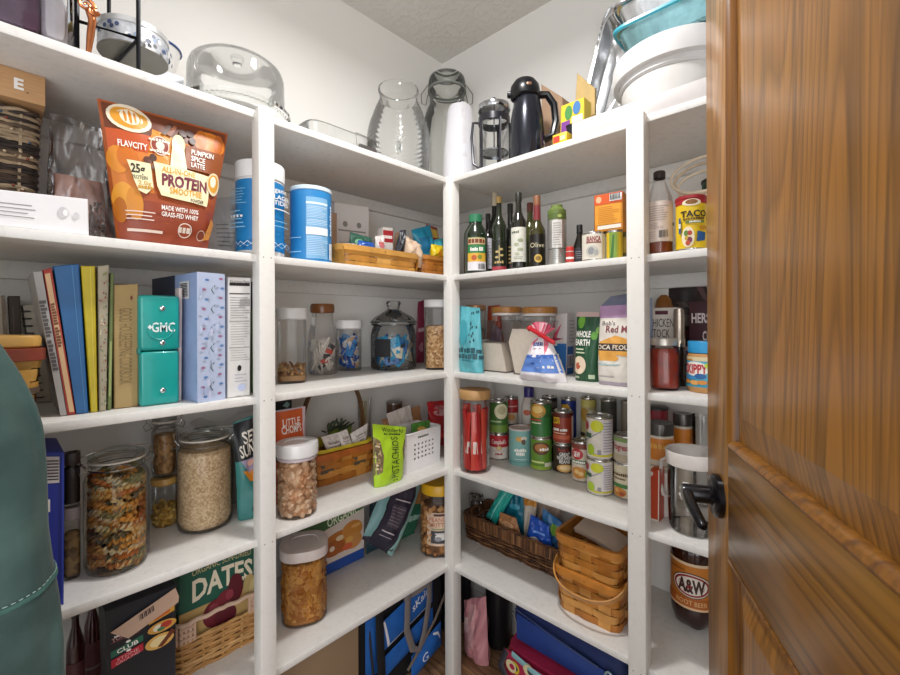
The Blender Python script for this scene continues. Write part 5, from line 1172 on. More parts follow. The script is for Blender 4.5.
# --- jars between the posts
NUTB = [M('#a97b4a', .6, var=.15), M('#c09a68', .6, var=.15), M('#8e6236', .6, var=.15)]
G3 = 'clear canisters on the third shelf'
x, y, R = rb(277, 307, 384, z); H = zat(x, y, 308) - z
thing('canister', 'tall clear canister with white lid, nearly empty but for broken nuts', 'canister', (x, y, z), face(x, y), canister(R, H, M('#a98258', .7, var=.25, scale=60), H * .10, lidh=H * .14, sq=1.5, extra=lambda f, ri: bits(f, ri * .98, .012, H * .24, NUTB, 90, 3, .006, (1.5, .8, .5), 1.5)), G3)
BRL = M('#7a4a22', .35, var=.15, coat=.3)
def facet_jar(x0, x1, yb, yt, lidc, label, fillc=None, fillh=0, lean=0, w=None, extra=None, group=None, name='slanted_jar', side='L'):
    if w is None: x, y, R = rb(x0, x1, yb, z)
    else: x, y, R = wbR(side, x0, x1, w)
    H = zat(x, y, yt) - z
    g = MB(); zt = H * .80; n = 8
    g.lathe([(0, .002), (R * .9, .001), (R * 1.0, .010), (R * 1.0, zt * .62), (R * .72, zt * .98), (R * .70, H * .90)], SMOKE, 8)
    l = MB(); l.lathe([(R * .70, H * .87), (R * .78, H * .875), (R * .80, H * .90), (R * .80, H * .965), (R * .74, H), (0, H)], lidc, 28)
    f = MB(); ri = R * .95
    if fillc: f.lathe([(0, .006), (ri * .9, .006), (ri, .014), (ri, fillh), (0, fillh + .004)], fillc, 8)
    if extra: extra(f, ri)
    f.kind = 'stuff'
    return thing(name, label, 'jar', (x, y, z), face(x, y) + .2, [('clear_body', g), ('lid', l), ('contents', f)], group)
def packets(f, ri, z0, z1, cols, count, seed, s=.022):
    R8 = random.Random(seed)
    for i in range(count):
        a = R8.uniform(0, 2 * pi); c = R8.choice(cols); r = ri * R8.uniform(.35, .62)
        f.box(-s, s, -.003, .003, -s * .8, s * .8, c, .002, M_=TR(r * cos(a), r * sin(a), z0 + s + (z1 - z0 - s) * (i + R8.random()) / count, R8.uniform(-.6, .6), R8.uniform(-.7, .7), a + pi / 2 + R8.uniform(-.5, .5)))
def teabags(f, ri):
    packets(f, ri * .8, .004, .10, [M('#e4dfd8', .5), M('#d8d2ca', .5)], 34, 5, .026)
    R8 = random.Random(8)
    for i in range(5): f.box(-.011, .011, -.0045, .0045, -.007, .007, M(['#3a3638', '#b8402f'][i % 2], .5), .001, M_=TR(-.01 + .008 * i, -ri * .72, .03 + .016 * i, .1, .3 * (i - 2), 0))
x, y, R = rb(307.5, 338, 376, z)
facet_jar(307.5, 338, 376, 304, BRL, 'faceted clear jar with brown lid holding white sachets', None, 0, extra=teabags, name='faceted_jar')
BLP = [M('#2f62b5', .35), M('#3f8ac9', .35), M('#24438a', .35), M('#d0cfd2', .4), M('#c9a27a', .5)]
x, y, R = rb(336, 362, 370, z); H = zat(x, y, 320) - z
thing('canister', 'short clear canister with white lid full of blue wrapped sweets', 'canister', (x, y, z), face(x, y), canister(R, H, None, 0, lidh=H * .16, sq=1.5, extra=lambda f, ri: packets(f, ri * 1.05, .006, H * .66, BLP, 70, 6, .015)), G3)
# apothecary jar
x, y, R = wbR('L', 370, 417, .225); H = zat(x, y, 301) - z
b = MB(); b.lathe([(0, .003), (R * .92, .002), (R, .012), (R, H * .50), (R * .93, H * .60), (R * .88, H * .63)], GL('#f4f6f6', .4, .03, 1.6), 10)
b.lathe([(R * .88, H * .63), (R * .95, H * .65), (R * .95, H * .67)], GL('#e6eaea', .4, .03, 1.8), 40)
l = MB(); l.lathe([(R * .98, H * .675), (R * 1.0, H * .69), (R * .80, H * .76), (R * .40, H * .84), (R * .24, H * .88), (R * .28, H * .93), (R * .32, H * .97), (R * .26, H), (0, H)], GL('#f0f3f2', .8, .03, 1.6, 'lid_glass'), 40)
f = MB(); packets(f, R * .98, .008, H * .40, [M('#2f8fc4', .35), M('#3b6fae', .35), M('#d9d4cb', .4), M('#2a2c33', .4), M('#e0d7bf', .4), M('#35a0cf', .35)], 90, 12, .026); f.kind = 'stuff'
tg = MB(); tg.grid(lambda u, v: sf_cyl(R * 1.0, H * .20, H * .25, .75, -.5)(u, v, .0015), 8, 2, M('#26262a', .8))
thing('apothecary_jar', 'wide glass jar with peaked lid and black label, blue packets inside', 'jar', (x, y, z), face(x, y), [('glass_body', b), ('lid', l), ('contents', f), ('chalk_label', tg)])
loc, rz, q = Q('L', .328, [(415, 366), (424, 366), (424, 300), (418, 302)], z)
thing('pink_pouch', 'tall crimson pouch between the glass jar and grain canister', 'pouch', loc, rz, [(None, qbag(q, .02, M('#8e2748', .4), [('r', .1, .5, .9, .56, P('#d9b9c2')), ('e', .5, .25, .3, .08, P('#c98a9a'))], None, True, 33))])
OAT = GRAIN('#8a6238', '#d9b98c', 130, .7, .7, '#b98d5c')
x, y, R = wbR('L', 424.5, 450, .100); H = zat(x, y, 300) - z
thing('canister', 'tall clear canister with white lid filled with tan grain in the corner', 'canister', (x, y, z), face(x, y), canister(R, H, OAT, H * .62, lidh=H * .10, sq=1.2), G3)
# --- back wall
loc, rz, q = Q('R', .045, [(460.5, 371), (483, 370), (480, 308), (460, 306)], z)
it = [('e', .55 + .4 * random.Random(i).random(), .45 + .5 * random.Random(i + 50).random(), .028, .022, P('#27434a')) for i in range(14)] + [('t', 'little', .55, .34, .08, P('#27525c'), {'b': .02}), ('t', 'Sister', .62, .25, .08, P('#27525c'), {'b': .02}), ('e', .3, .6, .22, .2, P('#3d9aa8')), ('r', .3, .17, .8, .19, P('#2a7a86'))]
thing('teal_pouch', 'light teal pouch with dark dots behind the inner corner post', 'pouch', loc, rz, [(None, qbag(q, .05, M('#5cafbb', .35, var=.05), it, None, True, 35, .003))])
x, y, R = wbR('R', 466, 486, .21); H = zat(x, y, 305) - z
thing('gold_lid_jar', 'jar with a copper coloured lid behind the teal pouch', 'jar', (x, y, z), face(x, y), canister(R, H, M('#8a5a4a', .6, var=.2), H * .6, lid=M('#b98a62', .35, .4), lidh=.018, sq=0, lr=1.0))
loc, rz, q = Q('R', .30, [(487, 366), (504, 368), (500, 305), (488, 306)], z)
thing('orange_bag', 'orange red bag behind the slanted flour jars', 'bag', loc, rz, [(None, qbag(q, .05, M('#b5432a', .4), [('e', .6, .8, .2, .08, P('#d9703a'))], None, True, 37))])
loc, rz, q = Q('R', .262, [(490, 368), (503, 369), (502, 330), (491, 322)], z)
thing('green_packet', 'small green and mauve packet seen through the slanted flour jar', 'packet', loc, rz, [(None, qbag(q, .03, M('#4f8a45', .4), [('r', 0, .6, 1, 1, P('#8a6f7e'))], None, True, 39))])
# two slanted jars with wooden lids
FLO = M('#e6d9cb', .85, var=.04, bump=.25, scale=70)
def slant(px, w, yt, fillk, label, lean):
    """square jar leaning back on its cut base: body of six flat faces"""
    x0, x1, xt0, xt1 = px
    f_ = lambda p, y_: RS(p, w, y_)
    loc, rz, q = Q('R', w, [(x0, 369), (x1, 369), (xt1, yt), (xt0, yt)], z)
    H = q[2][1]; d = .095
    def shell(i, top, bot):
        mid = H * .48; zz = [bot, mid, top]; out = []
        for zv in zz:
            t = zv / H
            if zv <= mid: k = t / .48; xl = q[0][0] + (q[3][0] - .018 - q[0][0]) * 0 + (-.026) * k; xr = q[1][0] + (-.026) * k + .0
            else: k = (t - .48) / .52; xl = q[0][0] - .026 + (q[3][0] - q[0][0] + .026) * k; xr = q[1][0] - .026 + (q[2][0] - q[1][0] + .026) * k
            out.append((xl + i, xr - i, zv))
        return out
    def skin(mb, S, mat, i, cap=True):
        vs = []
        for xl, xr, zv in S: vs += [(xl, i, zv), (xr, i, zv), (xr, d - i, zv), (xl, d - i, zv)]
        fs = [(3, 2, 1, 0)]
        for r in range(len(S) - 1):
            for k in range(4): k2 = (k + 1) % 4; fs.append((r * 4 + k, r * 4 + k2, r * 4 + 4 + k2, r * 4 + 4 + k))
        if cap: o = (len(S) - 1) * 4; fs.append((o, o + 1, o + 2, o + 3))
        mb.add(vs, fs, mat)
    zt = H * .80
    g = MB(); skin(g, shell(0, zt, .001), SMOKE, 0, False); g.ang = 20
    cx = (q[2][0] + q[3][0]) / 2; rn = (q[2][0] - q[3][0]) * .5
    g.lathe([(rn * .92, zt - .004), (rn * .92, H * .87)], SMOKE, 32, M_=TR(cx, d / 2, 0))
    rg = MB(); rg.lathe([(rn * .90, H * .865), (rn * .97, H * .87), (rn * .97, H * .905), (rn * .9, H * .907)], M('#d6cfcc', .4), 32, M_=TR(cx, d / 2, 0))
    l = MB(); l.lathe([(rn * .9, H * .905), (rn * 1.0, H * .908), (rn * 1.02, H * .925), (rn * 1.02, H * .985), (rn * .97, H), (0, H)], M('#a8743a', .4, var=.2, vec=(1, 8, 1)), 36, M_=TR(cx, d / 2, 0))
    S = shell(.003, zt, .004); fz = fillk * H; S2 = [S[0]] + ([S[1]] if fz > S[1][2] else [])
    t = fz / H
    if t <= .48: k = t / .48; S2.append((q[0][0] - .026 * k + .003, q[1][0] - .026 * k - .003, fz))
    else: k = (t - .48) / .52; S2.append((q[0][0] - .026 + (q[3][0] - q[0][0] + .026) * k + .003, q[1][0] - .026 + (q[2][0] - q[1][0] + .026) * k - .003, fz))
    f = MB(); skin(f, S2, FLO, .003); f.kind = 'stuff'; f.ang = 20
    thing('slanted_jar', label, 'jar', (loc[0], loc[1], z), rz, [('clear_body', g), ('collar', rg), ('wooden_lid', l), ('flour', f)], 'slanted jars with wooden lids')
slant((479, 507, 486, 511), .065, 306, .44, 'left slanted square jar with wooden lid, half full of flour', 0)
slant((514, 545, 517, 547), .055, 306, .68, 'fuller slanted square flour jar with wooden lid behind the sugar bag', 0)
# sugar boxes and bags
loc, rz, q = Q('R', .190, [(543, 375), (566, 378), (567, 313), (543, 314)], z)
it = [('r', 0, 0, 1, .46, P('#2f6fb5')), ('r', .62, .46, 1, .5, P('#2f6fb5')), ('p', [(.12, .52), (.32, .62), (.22, .88), (.36, .70), (.5, .9), (.52, .68), (.80, .84), (.60, .60), (.3, .48)], P('#d45a72')), ('p', [(.1, .50), (.5, .60), (.9, .58), (.5, .54)], P('#a83a55')), ('r', .1, .30, .7, .33, KW), ('r', .1, .22, .6, .24, KW)]
b = qslab(q, .05, M('#ddd6d4', .5), it)
sd = MB(); xr = q[1][0]; ho = min(q[1][1], 0); h2 = q[2][1]
decor(b, lambda u, v, k: Vector((q[1][0] + (q[2][0] - q[1][0]) * v + k, .05 * u, h2 * v)), .05, h2, [('r', .1, .0, .95, .45, P('#2a62a6')), ('r', .15, .1, .85, .32, P('#d9cfe0'))] + barcode(.2, .8, .12, .30, 4) + lines(.15, .85, .5, .9, 7, P('#a39aa8'), 3, .25), .0006)
thing('sugar_box', 'white and blue sugar box with pink leaves behind the clipped bag', 'box', loc, rz, [(None, b)])
loc, rz, q = Q('R', .022, [(520, 378.5), (568, 380), (549, 336), (534, 338)], z)
it = [('r', .0, .20, 1, .56, P('#5f86cf')), ('r', .0, .52, 1, .60, P('#3f6cc0')), ('e', .42, .74, .30, .20, P('#e9e4ea')), ('p', [(.2, .6), (.05, .9), (.3, 1), (.35, .95), (.15, .8)], P('#d96a80')), ('p', [(.75, .6), (.9, .8), (.95, 1), (.7, .95)], P('#d96a80')), ('r', .25, .72, .6, .75, P('#b59aa8')), ('t', 'SUGAR', .45, .84, .09, P('#3a4a8a')), ('t', '4 LB', .80, .34, .07, KW), ('r', .35, .38, .45, .42, P('#2f4f9a'))]
bg = qbag(q, .075, M('#e6e2e6', .5, var=.03), it, None, True, 41, .004)
tp = MB(); R8 = random.Random(3)
cx = (q[2][0] + q[3][0]) / 2; ht = q[2][1]
for i in range(7):
    a = -.9 + 1.8 * i / 6; tp.grid(lambda u, v: Vector((cx + (u - .5) * .020 * (.5 + v) + .045 * sin(a) * v, -.004 + .008 * cos(u * 5 + i) * v, ht - .004 + .045 * cos(a) * v)), 5, 5, [M('#d9647c', .4), M('#e9b9c2', .4), M('#c94a66', .4)][i % 3])
tp.ang = 70
cl = MB(); cl.box(-.047, .047, -.006, .006, -.0065, .0065, M('#c01f2b', .3, coat=.3), .005, M_=TR(cx + .012, -.016, ht + .001, 0, rad(27), 0)); cl.ball((cx + .012 - .042, -.016, ht + .022), .009, M('#c01f2b', .3), 10)
thing('sugar_bag', 'open white and blue sugar bag closed by a red clip', 'bag', loc, rz, [('bag_body', bg), ('gathered_top', tp), ('red_clip', cl)])
loc, rz, q = Q('R', .07, [(576, 377), (600, 377), (603, 312), (577, 312)], z)
DG = M('#245034', .38, var=.05)
it = [('e', .25, .86, .14, .10, P('#6fae3c')), ('e', .80, .66, .12, .06, P('#5f9a3a')), ('e', .92, .74, .08, .05, P('#7fb04a')), ('t', 'WHOLE', .36, .68, .085, KW, {'b': .03, 'w': .62}), ('t', 'EARTH', .36, .56, .085, KW, {'b': .03, 'w': .62}), ('r', .1, .45, .45, .47, P('#cfd9b9')), ('r', .1, .40, .5, .42, P('#cfd9b9')), ('e', .30, .23, .28, .13, P('#e3cfb5')), ('e', .26, .22, .10, .05, P('#b0563a')), ('r', .08, .04, .3, .07, P('#b9c9a9')), ('r', .68, .04, .9, .10, P('#b9c9a9')), ('r', 0, .93, 1, 1, P('#c3a9a4'))]
thing('sweetener_pouch', 'dark green pouch with white lettering left of the flour bag', 'pouch', loc, rz, [(None, qbag(q, .055, DG, it, None, True, 43, .002))])
loc, rz, q = Q('R', .05, [(600, 380), (640, 383), (640, 304), (600, 306)], z)
it = [('r', 0, .84, 1, 1, P('#b48fb5')), ('r', 0, .0, 1, .045, P('#a79aa5')), ('t', "Bob's", .30, .775, .055, P('#4a2a30')), ('t', 'Red Mill', .58, .70, .085, P('#7a2430'), {'b': .015, 'w': .66}), ('p', [(.05, .38), (.3, .30), (.55, .38), (.95, .36), (.95, .56), (.5, .62), (.1, .54)], P('#dfa24a')), ('e', .35, .34, .26, .05, P('#dfa24a')), ('r', .0, .43, .98, .52, P('#3a3236')), ('t', 'OCA FLOUR', .50, .475, .055, P('#e8dcc6'), {'w': .9, 'b': .02}), ('e', .35, .27, .3, .02, P('#a9c3c6')), ('e', .35, .285, .3, .02, P('#e3ddd2')), ('r', .84, .22, .93, .26, P('#4a4446')), ('r', .06, .10, .5, .115, P('#a89ea0'))]
b = qbag(q, .075, M('#ddd6cc', .5, var=.03), it, None, True, 45, .002, e=6)
f = MB(); qt = q[3]
f.grid(lambda u, v: Vector((qt[0] + (q[2][0] - qt[0]) * (u + .12 * v * (.5 - u)) + .012 * v, .0 + .028 * v, q[2][1] - .004 + .036 * v - .012 * abs(u - .6) * v)), 8, 5, M('#7a7f96', .5, var=.1)); f.ang = 60
thing('flour_bag', 'white and lilac tapioca flour bag beside the right shelf post', 'bag', loc, rz, [('bag_body', b), ('folded_top', f)])
# --- right bay
loc, rz, q = Q('R', .13, [(640, 380), (654, 381), (652, 298), (640, 296)], z)
thing('blue_bag', 'grey blue paper bag just behind the right shelf post', 'bag', loc, rz, [(None, qbag(q, .025, M('#8a99b5', .5), [], None, True, 47))])
a_, c_ = RS(652, .198), RS(676, .198); hh = zat(a_.x, YB + .198, 308) - z
it = [('r', .25, .91, .7, .96, P('#5a2a38')), ('t', 'CHICKEN', .46, .80, .11, P('#3f3a3c'), {'w': .88}), ('t', 'STOCK', .42, .66, .11, P('#3f3a3c'), {'w': .68}), ('r', .15, .34, .6, .36, KG), ('r', .15, .26, .5, .28, KG)]
b = carton(c_.x - a_.x + .012, .05, hh, M('#d9cfc4', .5), it)
thing('stock_carton', 'cream chicken stock carton behind the red sauce jar', 'carton', ((a_.x + c_.x) / 2 - .004, YB + .198 + .025, z), 0, [(None, b)])
x, y, R = wbR('R', 654, 674, .285); H = zat(x, y, 295) - z
pr_b = MB(); pr_b.lathe([(0, 0), (R * .95, 0), (R, .006), (R, H * .72)], M('#c9b28a', .4), 32)
l = MB(); l.lathe([(R * .9, H * .70), (R * 1.02, H * .72), (R * 1.0, H * .82), (R * .75, H * .95), (R * .3, H), (0, H)], M('#8a5418', .3, coat=.4), 32)
thing('brown_lid_jar', 'jar with a domed glossy brown lid behind the stock carton', 'jar', (x, y, z), face(x, y), [('jar_body', pr_b), ('lid', l)])
loc, rz, q = Q('R', .322, [(676, 372), (722, 376), (712, 281), (667, 283)], z)
it = [('r', .08, .62, .6, .95, P('#2a1f20')), ('e', .3, .72, .18, .08, P('#564a44')), ('e', .42, .60, .14, .06, P('#6e6058')), ('e', .22, .58, .10, .05, P('#4a3f3a')), ('p', [(.6, 1), (.75, 1), (.95, .75), (.95, .68)], P('#6a4a4a')), ('p', [(.8, 1), (.9, 1), (1, .9), (1, .82)], P('#8a7a72')), ('r', .3, .42, 1, .5, P('#5a2024'))]
thing('coffee_pouch', 'dark brown coffee pouch leaning above the cocoa box', 'pouch', loc, rz, [(None, qbag(q, .045, M('#33211f', .35), it, None, True, 49, .002))])
x0, x1 = RS(689, .262).x, RS(735, .262).x; hh = zat(x0, YB + .262, 302) - z
it = [('t', "HERSHEY'S", .50, .80, .115, P('#d3c6c4'), {'b': .03, 'w': .88}), ('t', 'COCOA', .56, .58, .115, P('#d3c6c4'), {'b': .03, 'w': .5}), ('r', 0, .34, 1, .47, P('#8a7378')), ('t', 'NATURAL', .5, .405, .05, P('#e0d6d6')), ('t', 'UNSWEETENED', .5, .27, .05, P('#cfc0c0'))]
thing('cocoa_box', 'dark maroon cocoa box with pale lettering beside the door', 'box', ((x0 + x1) / 2, YB + .262 + .018, z), 0, [(None, carton(x1 - x0, .036, hh, M('#43212a', .45), it))])
x, y, R = wbR('R', 672, 686, .172); H = zat(x, y, 309) - z
b = MB(); b.lathe([(0, 0), (R * .95, 0), (R, .005), (R, H * .42), (R * .8, H * .52)], M('#231a18', .2, coat=.5), 30)
c = MB(); c.lathe([(R * .82, H * .50), (R * .95, H * .51), (R * .95, H * .60), (R * .82, H * .62), (R * .82, H * .93), (R * .72, H), (0, H)], M('#b5a99c', .2, .9), 30)
thing('spice_grinder', 'small dark grinder with a silver cap behind the red sauce jar', 'grinder', (x, y, z), face(x, y), [('grinder_body', b), ('cap', c)])
x, y, R = rb(649, 680, 391, z); H = zat(x, y, 338) - z
b = MB(); b.lathe([(0, .003), (R * .88, .002), (R * .97, .008), (R, .02), (R, H * .68), (R * .97, H * .76), (R * .84, H * .83), (R * .80, H * .86)], GL('#f2e6e0', .5, .03, 1.6), 36, sq=.8)
f = MB(); f.lathe([(0, .006), (R * .9, .006), (R * .95, .018), (R * .95, H * .68), (R * .8, H * .80), (0, H * .81)], M('#9c2f16', .3, var=.25, scale=40), 36, sq=.8); f.kind = 'stuff'
l = MB(); l.lathe([(R * .82, H * .86), (R * .90, H * .865), (R * .90, H * .985), (R * .87, H), (R * .6, H), (0, H - .001)], M('#d2cdc4', .35, .7), 40)
thing('sauce_jar', 'glass canning jar of red tomato sauce with silver lid', 'jar', (x, y, z), face(x, y), [('glass_body', b), ('sauce', f), ('lid', l)])
x, y, R = wbR('R', 678, 694, .222); H = zat(x, y, 348) - z
thing('jam_jar', 'jar with a pink lid and plum label between the sauce and peanut butter', 'jar', (x, y, z), face(x, y), can(R, H, M('#4f1f3a', .4), [('r', 0, 0, 1, .35, P('#c9b08a')), ('r', 0, .35, 1, .5, P('#7d4a5a'))], lid=M('#c9aeb0', .4)))
x, y, R = rb(687, 726, 394, z); H = zat(x, y, 341) - z
b = MB(); b.lathe([(0, .002), (R * .92, .001), (R, .008), (R, H * .70), (R * .95, H * .76)], M('#c8935a', .4, var=.04), 40)
it = [('r', 0, .0, 1, 1, P('#4fa9c4')), ('r', 0, .86, 1, 1, P('#d9c9a0')), ('t', 'CREAMY', .35, .90, .06, P('#c98a2a')), ('e', .50, .60, .30, .24, P('#e9e4dc')), ('t', 'SKIPPY', .50, .60, .30, P('#b8232f'), {'b': .03, 'w': .52}), ('e', .62, .36, .12, .09, P('#2a5f9a')), ('e', .38, .30, .16, .07, P('#3f86bb')), ('e', .30, .16, .10, .07, P('#c9853a')), ('e', .5, .14, .10, .08, P('#d9a05a')), ('e', .66, .16, .10, .07, P('#c9853a')), ('e', .8, .72, .1, .1, P('#b5cf4a')), ('r', 0, .0, 1, .05, P('#3f93ad'))]
decor(b, sf_cyl(R + .0003, H * .12, H * .58, 2.6), R * 2.6, H * .58, it)
l = MB(); l.lathe([(R * .94, H * .77), (R * .98, H * .775), (R * .98, H * .98), (R * .94, H), (0, H)], M('#2b8fc4', .35), 56, wob=lambda a, zz: 1 + .004 * sin(a * 50) * (zz < H * .97))
thing('peanut_butter_jar', 'peanut butter jar with bright blue lid beside the door', 'jar', (x, y, z), face(x, y) - .62, [('jar_body', b), ('lid', l)])
# ============================================================ on the fourth shelf
z = ST[3]
loc, rz, q = Q('L', .012, [(30, 616), (63.5, 604), (64, 452), (30, 452)], z)
it = [('r', .05, .80, .86, .97, P('#d8d2d4'))] + [('r', .05, .82 + .02 * i, .84, .828 + .02 * i, K) for i in range(7)] + [('r', .45, .62, .58, .70, KW), ('r', .45, .38, .60, .45, KW), ('r', .45, .20, .58, .24, KW), ('r', .93, 0, 1, 1, P('#2a3fa8'))]
thing('blue_box', 'tall royal blue box with a barcode behind the green jacket', 'box', loc, rz, [(None, qslab(q, .14, M('#1c2f9c', .45, var=.05), it))])
# dark jars stacked behind, left of the pasta jar
x, y, R = wbR('L', 62, 80, .12)
H1 = zat(x, y, 506) - z
fl = lambda c1, c2: [M(c1, .6, var=.2), M(c2, .6, var=.2)]
thing('clip_canister', 'shaded clear jar with a pale lid low beside the pasta jar', 'canister', (x, y, z), face(x, y), canister(R, H1, GRAIN('#6a5236', '#b0915c', 90, .8), H1 * .62, lid=M('#a79c98', .4), lidh=.02, sq=1))
H2 = zat(x, y, 452) - z - H1
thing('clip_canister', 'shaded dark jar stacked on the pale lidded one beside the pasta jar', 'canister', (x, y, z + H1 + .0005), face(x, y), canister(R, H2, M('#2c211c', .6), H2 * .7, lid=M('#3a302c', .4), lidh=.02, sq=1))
# tri-coloured pasta in a clamp jar
x, y, R = rb(84.5, 151, 578, z); H = zat(x, y, 447) - z
PAS = [M('#c98a3a', .55, var=.15), M('#d9b878', .55, var=.12), M('#b56a2c', .55, var=.15), M('#d6c096', .55, var=.1), M('#8a8358', .6, var=.15), M('#6f6347', .6, var=.15), M('#cf9a4e', .55, var=.12)]
def fus(f, ri):
    rotini(f, ri, .016, H * .77, PAS, 190, 3, .046, .0078)
    rotini(f, ri * .76, .016, H * .77, PAS, 100, 5, .046, .0078)
thing('clamp_jar', 'large glass clamp jar of tri coloured spiral pasta', 'jar', (x, y, z), face(x, y) + .2, clampjar(R, H, M('#7d6236', .8), H * .74, extra=fus, fname='spiral_pasta') if False else [
    p if p[0] != 'spiral_pasta' else p for p in clampjar(R, H, None, 0, extra=fus, fname='spiral_pasta')], 'clamp lid jars on the fourth shelf')
# two stacked jars behind
x, y, R = wbR('L', 150.5, 178, .25)
H1 = zat(x, y, 476) - z
PEN = [M('#c9a24e', .5, var=.15), M('#d6b566', .5, var=.12), M('#b58c3c', .5, var=.15)]
thing('pasta_jar', 'glass jar with flat gold lid and yellow pasta between the clamp jars', 'jar', (x, y, z), face(x, y), canister(R, H1, None, 0, lid=M('#c49a52', .35, var=.1), lidh=.014, sq=0, lr=1.05, extra=lambda f, ri: bits(f, ri, .008, H1 * .38, PEN, 110, 8, .008, (1.8, .7, .7))))
H2 = zat(x, y, 417) - z - H1
thing('clamp_jar', 'small glass clamp jar of brown cereal stacked on the gold lidded jar', 'jar', (x, y, z + H1 + .0005), face(x, y), clampjar(R * .98, H2, GRAIN('#7a5630', '#b58a58', 110, .8), H2 * .70), 'clamp lid jars on the fourth shelf')
# rice
x, y, R = rb(176.5, 234, 536, z); H = zat(x, y, 428) - z
RICE = GRAIN('#b08e68', '#e0c8a4', 260, .8, .5, '#cdb08a')
thing('clamp_jar', 'large glass clamp jar filled with pale rice', 'jar', (x, y, z), face(x, y), clampjar(R, H, RICE, H * .79, fname='rice'), 'clamp lid jars on the fourth shelf')
# cereal pouch by the post and a plate stack behind
loc, rz, q = Q('L', .10, [(238, 516), (272, 510), (272, 408), (233, 423)], z)
it = [('r', .0, .60, 1, .985, P('#17181c')), ('t', 'SEVEN', .52, .83, .12, P('#e3dcd0'), {'b': .02, 'w': .66, 'rot': .12}), ('t', 'SUNDAYS', .52, .70, .12, P('#e3dcd0'), {'b': .02, 'w': .84, 'rot': .08}), ('p', [(.1, .60), (.95, .60), (.95, .46), (.3, .46)], P('#9c8fa8')), ('e', .72, .52, .12, .05, P('#2a2630')), ('p', [(.12, .50), (.95, .44), (.95, .34), (.30, .38)], P('#d98a2a')), ('e', .35, .56, .1, .03, P('#e0b0a0')), ('r', .42, .22, .95, .32, P('#24303a')), ('r', .5, .27, .9, .285, KW), ('r', .5, .245, .85, .255, KW), ('e', .42, .10, .12, .04, P('#1b3a40')), ('e', .42, .10, .08, .025, P('#6f9a94'))]
thing('cereal_pouch', 'teal and black cereal pouch with white lettering beside the rice jar', 'pouch', loc, rz, [(None, qbag(q, .04, M('#3d7f7c', .4, var=.05), it, None, True, 51, .003))])
p = LS(232, .270); Rb = .095; zbx = zat(p.x, p.y, 440) - z
b = carton(.15, .088, zbx, M('#8f8780', .6))
thing('grey_box', 'plain grey box under the white bowl at the back of the fourth shelf', 'box', (p.x - .02, p.y, z), RL, [(None, b)])
b = MB(); b.lathe([(0, 0), (Rb * .45, 0), (Rb * .5, .006), (Rb * .82, .03), (Rb, .055), (Rb * .98, .057), (Rb * .8, .036), (Rb * .48, .012), (0, .010)], WHITE, 44)
rr_ = MB(); rr_.tube([(Rb * 1.0 * cos(a), Rb * 1.0 * sin(a), .056) for a in [2 * pi * i / 48 for i in range(48)]], .002, M('#cfcac4', .3), 6, True)
thing('serving_bowl', 'white shallow bowl at the back above the rice jar', 'bowl', (p.x - .02, p.y, z + zbx + .0005), 0, [('bowl_body', b), ('rim', rr_)])
# --- between the posts: snack pouch, black box, nuts, picnic basket, pistachios, bin, red bag
loc, rz, q = Q('L', .165, [(268, 512), (305, 500), (305, 406), (268, 412)], z)
it = [('r', 0, 0, .90, .93, P('#cf5a22')), ('r', .90, 0, 1, 1, P('#d9c3cd')), ('r', 0, .93, .90, .985, P('#d2602a')), ('t', 'LITTLE', .58, .86, .075, KW, {'w': .48, 'b': .01}), ('t', 'CHOMPS', .58, .78, .08, KW, {'w': .56, 'b': .02}), ('r', .42, .58, .78, .61, P('#f0c8a8')), ('r', .42, .53, .78, .56, P('#f0c8a8')), ('e', .2, .55, .08, .1, P('#3a2a24')), ('t', 'TURKEY', .6, .45, .05, KW)]
thing('snack_pouch', 'orange snack pouch with white lettering behind the nut canister', 'pouch', loc, rz, [(None, qbag(q, .05, M('#cfc0c8', .4), it, None, True, 53, .002))])
loc, rz, q = Q('L', .215, [(270, 505), (292, 500), (292, 398), (270, 401)], z)
thing('black_box', 'black box behind the orange snack pouch', 'box', loc, rz, [(None, qslab(q, .07, M('#1d1e20', .5), [('p', [(.55, .93), (.75, .97), (.9, .94), (.8, .90)], P('#8fb0ac'))]))])
x, y, R = rb(277, 318, 521, z); H = zat(x, y, 441) - z
NUT = [M('#d3ae8c', .55, var=.12), M('#c99f7a', .55, var=.12), M('#ddbf9f', .55, var=.1), M('#c08f68', .55, var=.12)]
def nuts(f, ri):
    bits(f, ri, .010, H * .74, NUT, 300, 4, .0085, (1.45, .95, .95), 0)
thing('canister', 'round clear canister of shelled nuts with wide white lid', 'canister', (x, y, z), face(x, y), canister(R, H, M('#a98260', .8, var=.3), H * .72, lidh=H * .17, sq=0, fr=.86, extra=nuts, fname='nuts', seal=M('#cfc2c8', .4), lr=1.05))
AMB_ = [M('#b9772e', .42, var=.2, vec=(1, 1, 1)), M('#a9661f', .42, var=.2), M('#c4853c', .42, var=.18)]
AR = M('#b0602a', .42, var=.2)
b0 = onz(318.5, 492, z); b1 = onz(374, 470, z)
wv = (b1 - b0).to_2d().length; x, y = (b0.x + b1.x) / 2, (b0.y + b1.y) / 2; ang = RL
d_ = .16; hh = zat(x, y, 449) - z; XK, YK = back(x, y, ang, d_ / 2 + .004)
b, rm = splint(wv, d_, hh, .10, 4, 12, AMB_, AR, .0018, .022, .022, 11)
for u0 in (-.30, .22):
    for zz in (.38, .55): b.box(wv * u0 - .022, wv * u0 + .022, -d_ / 2 - .0022 + .005, -d_ / 2 + .008, hh * zz, hh * zz + hh * .12, M('#55483a', .6, var=.2), .001)
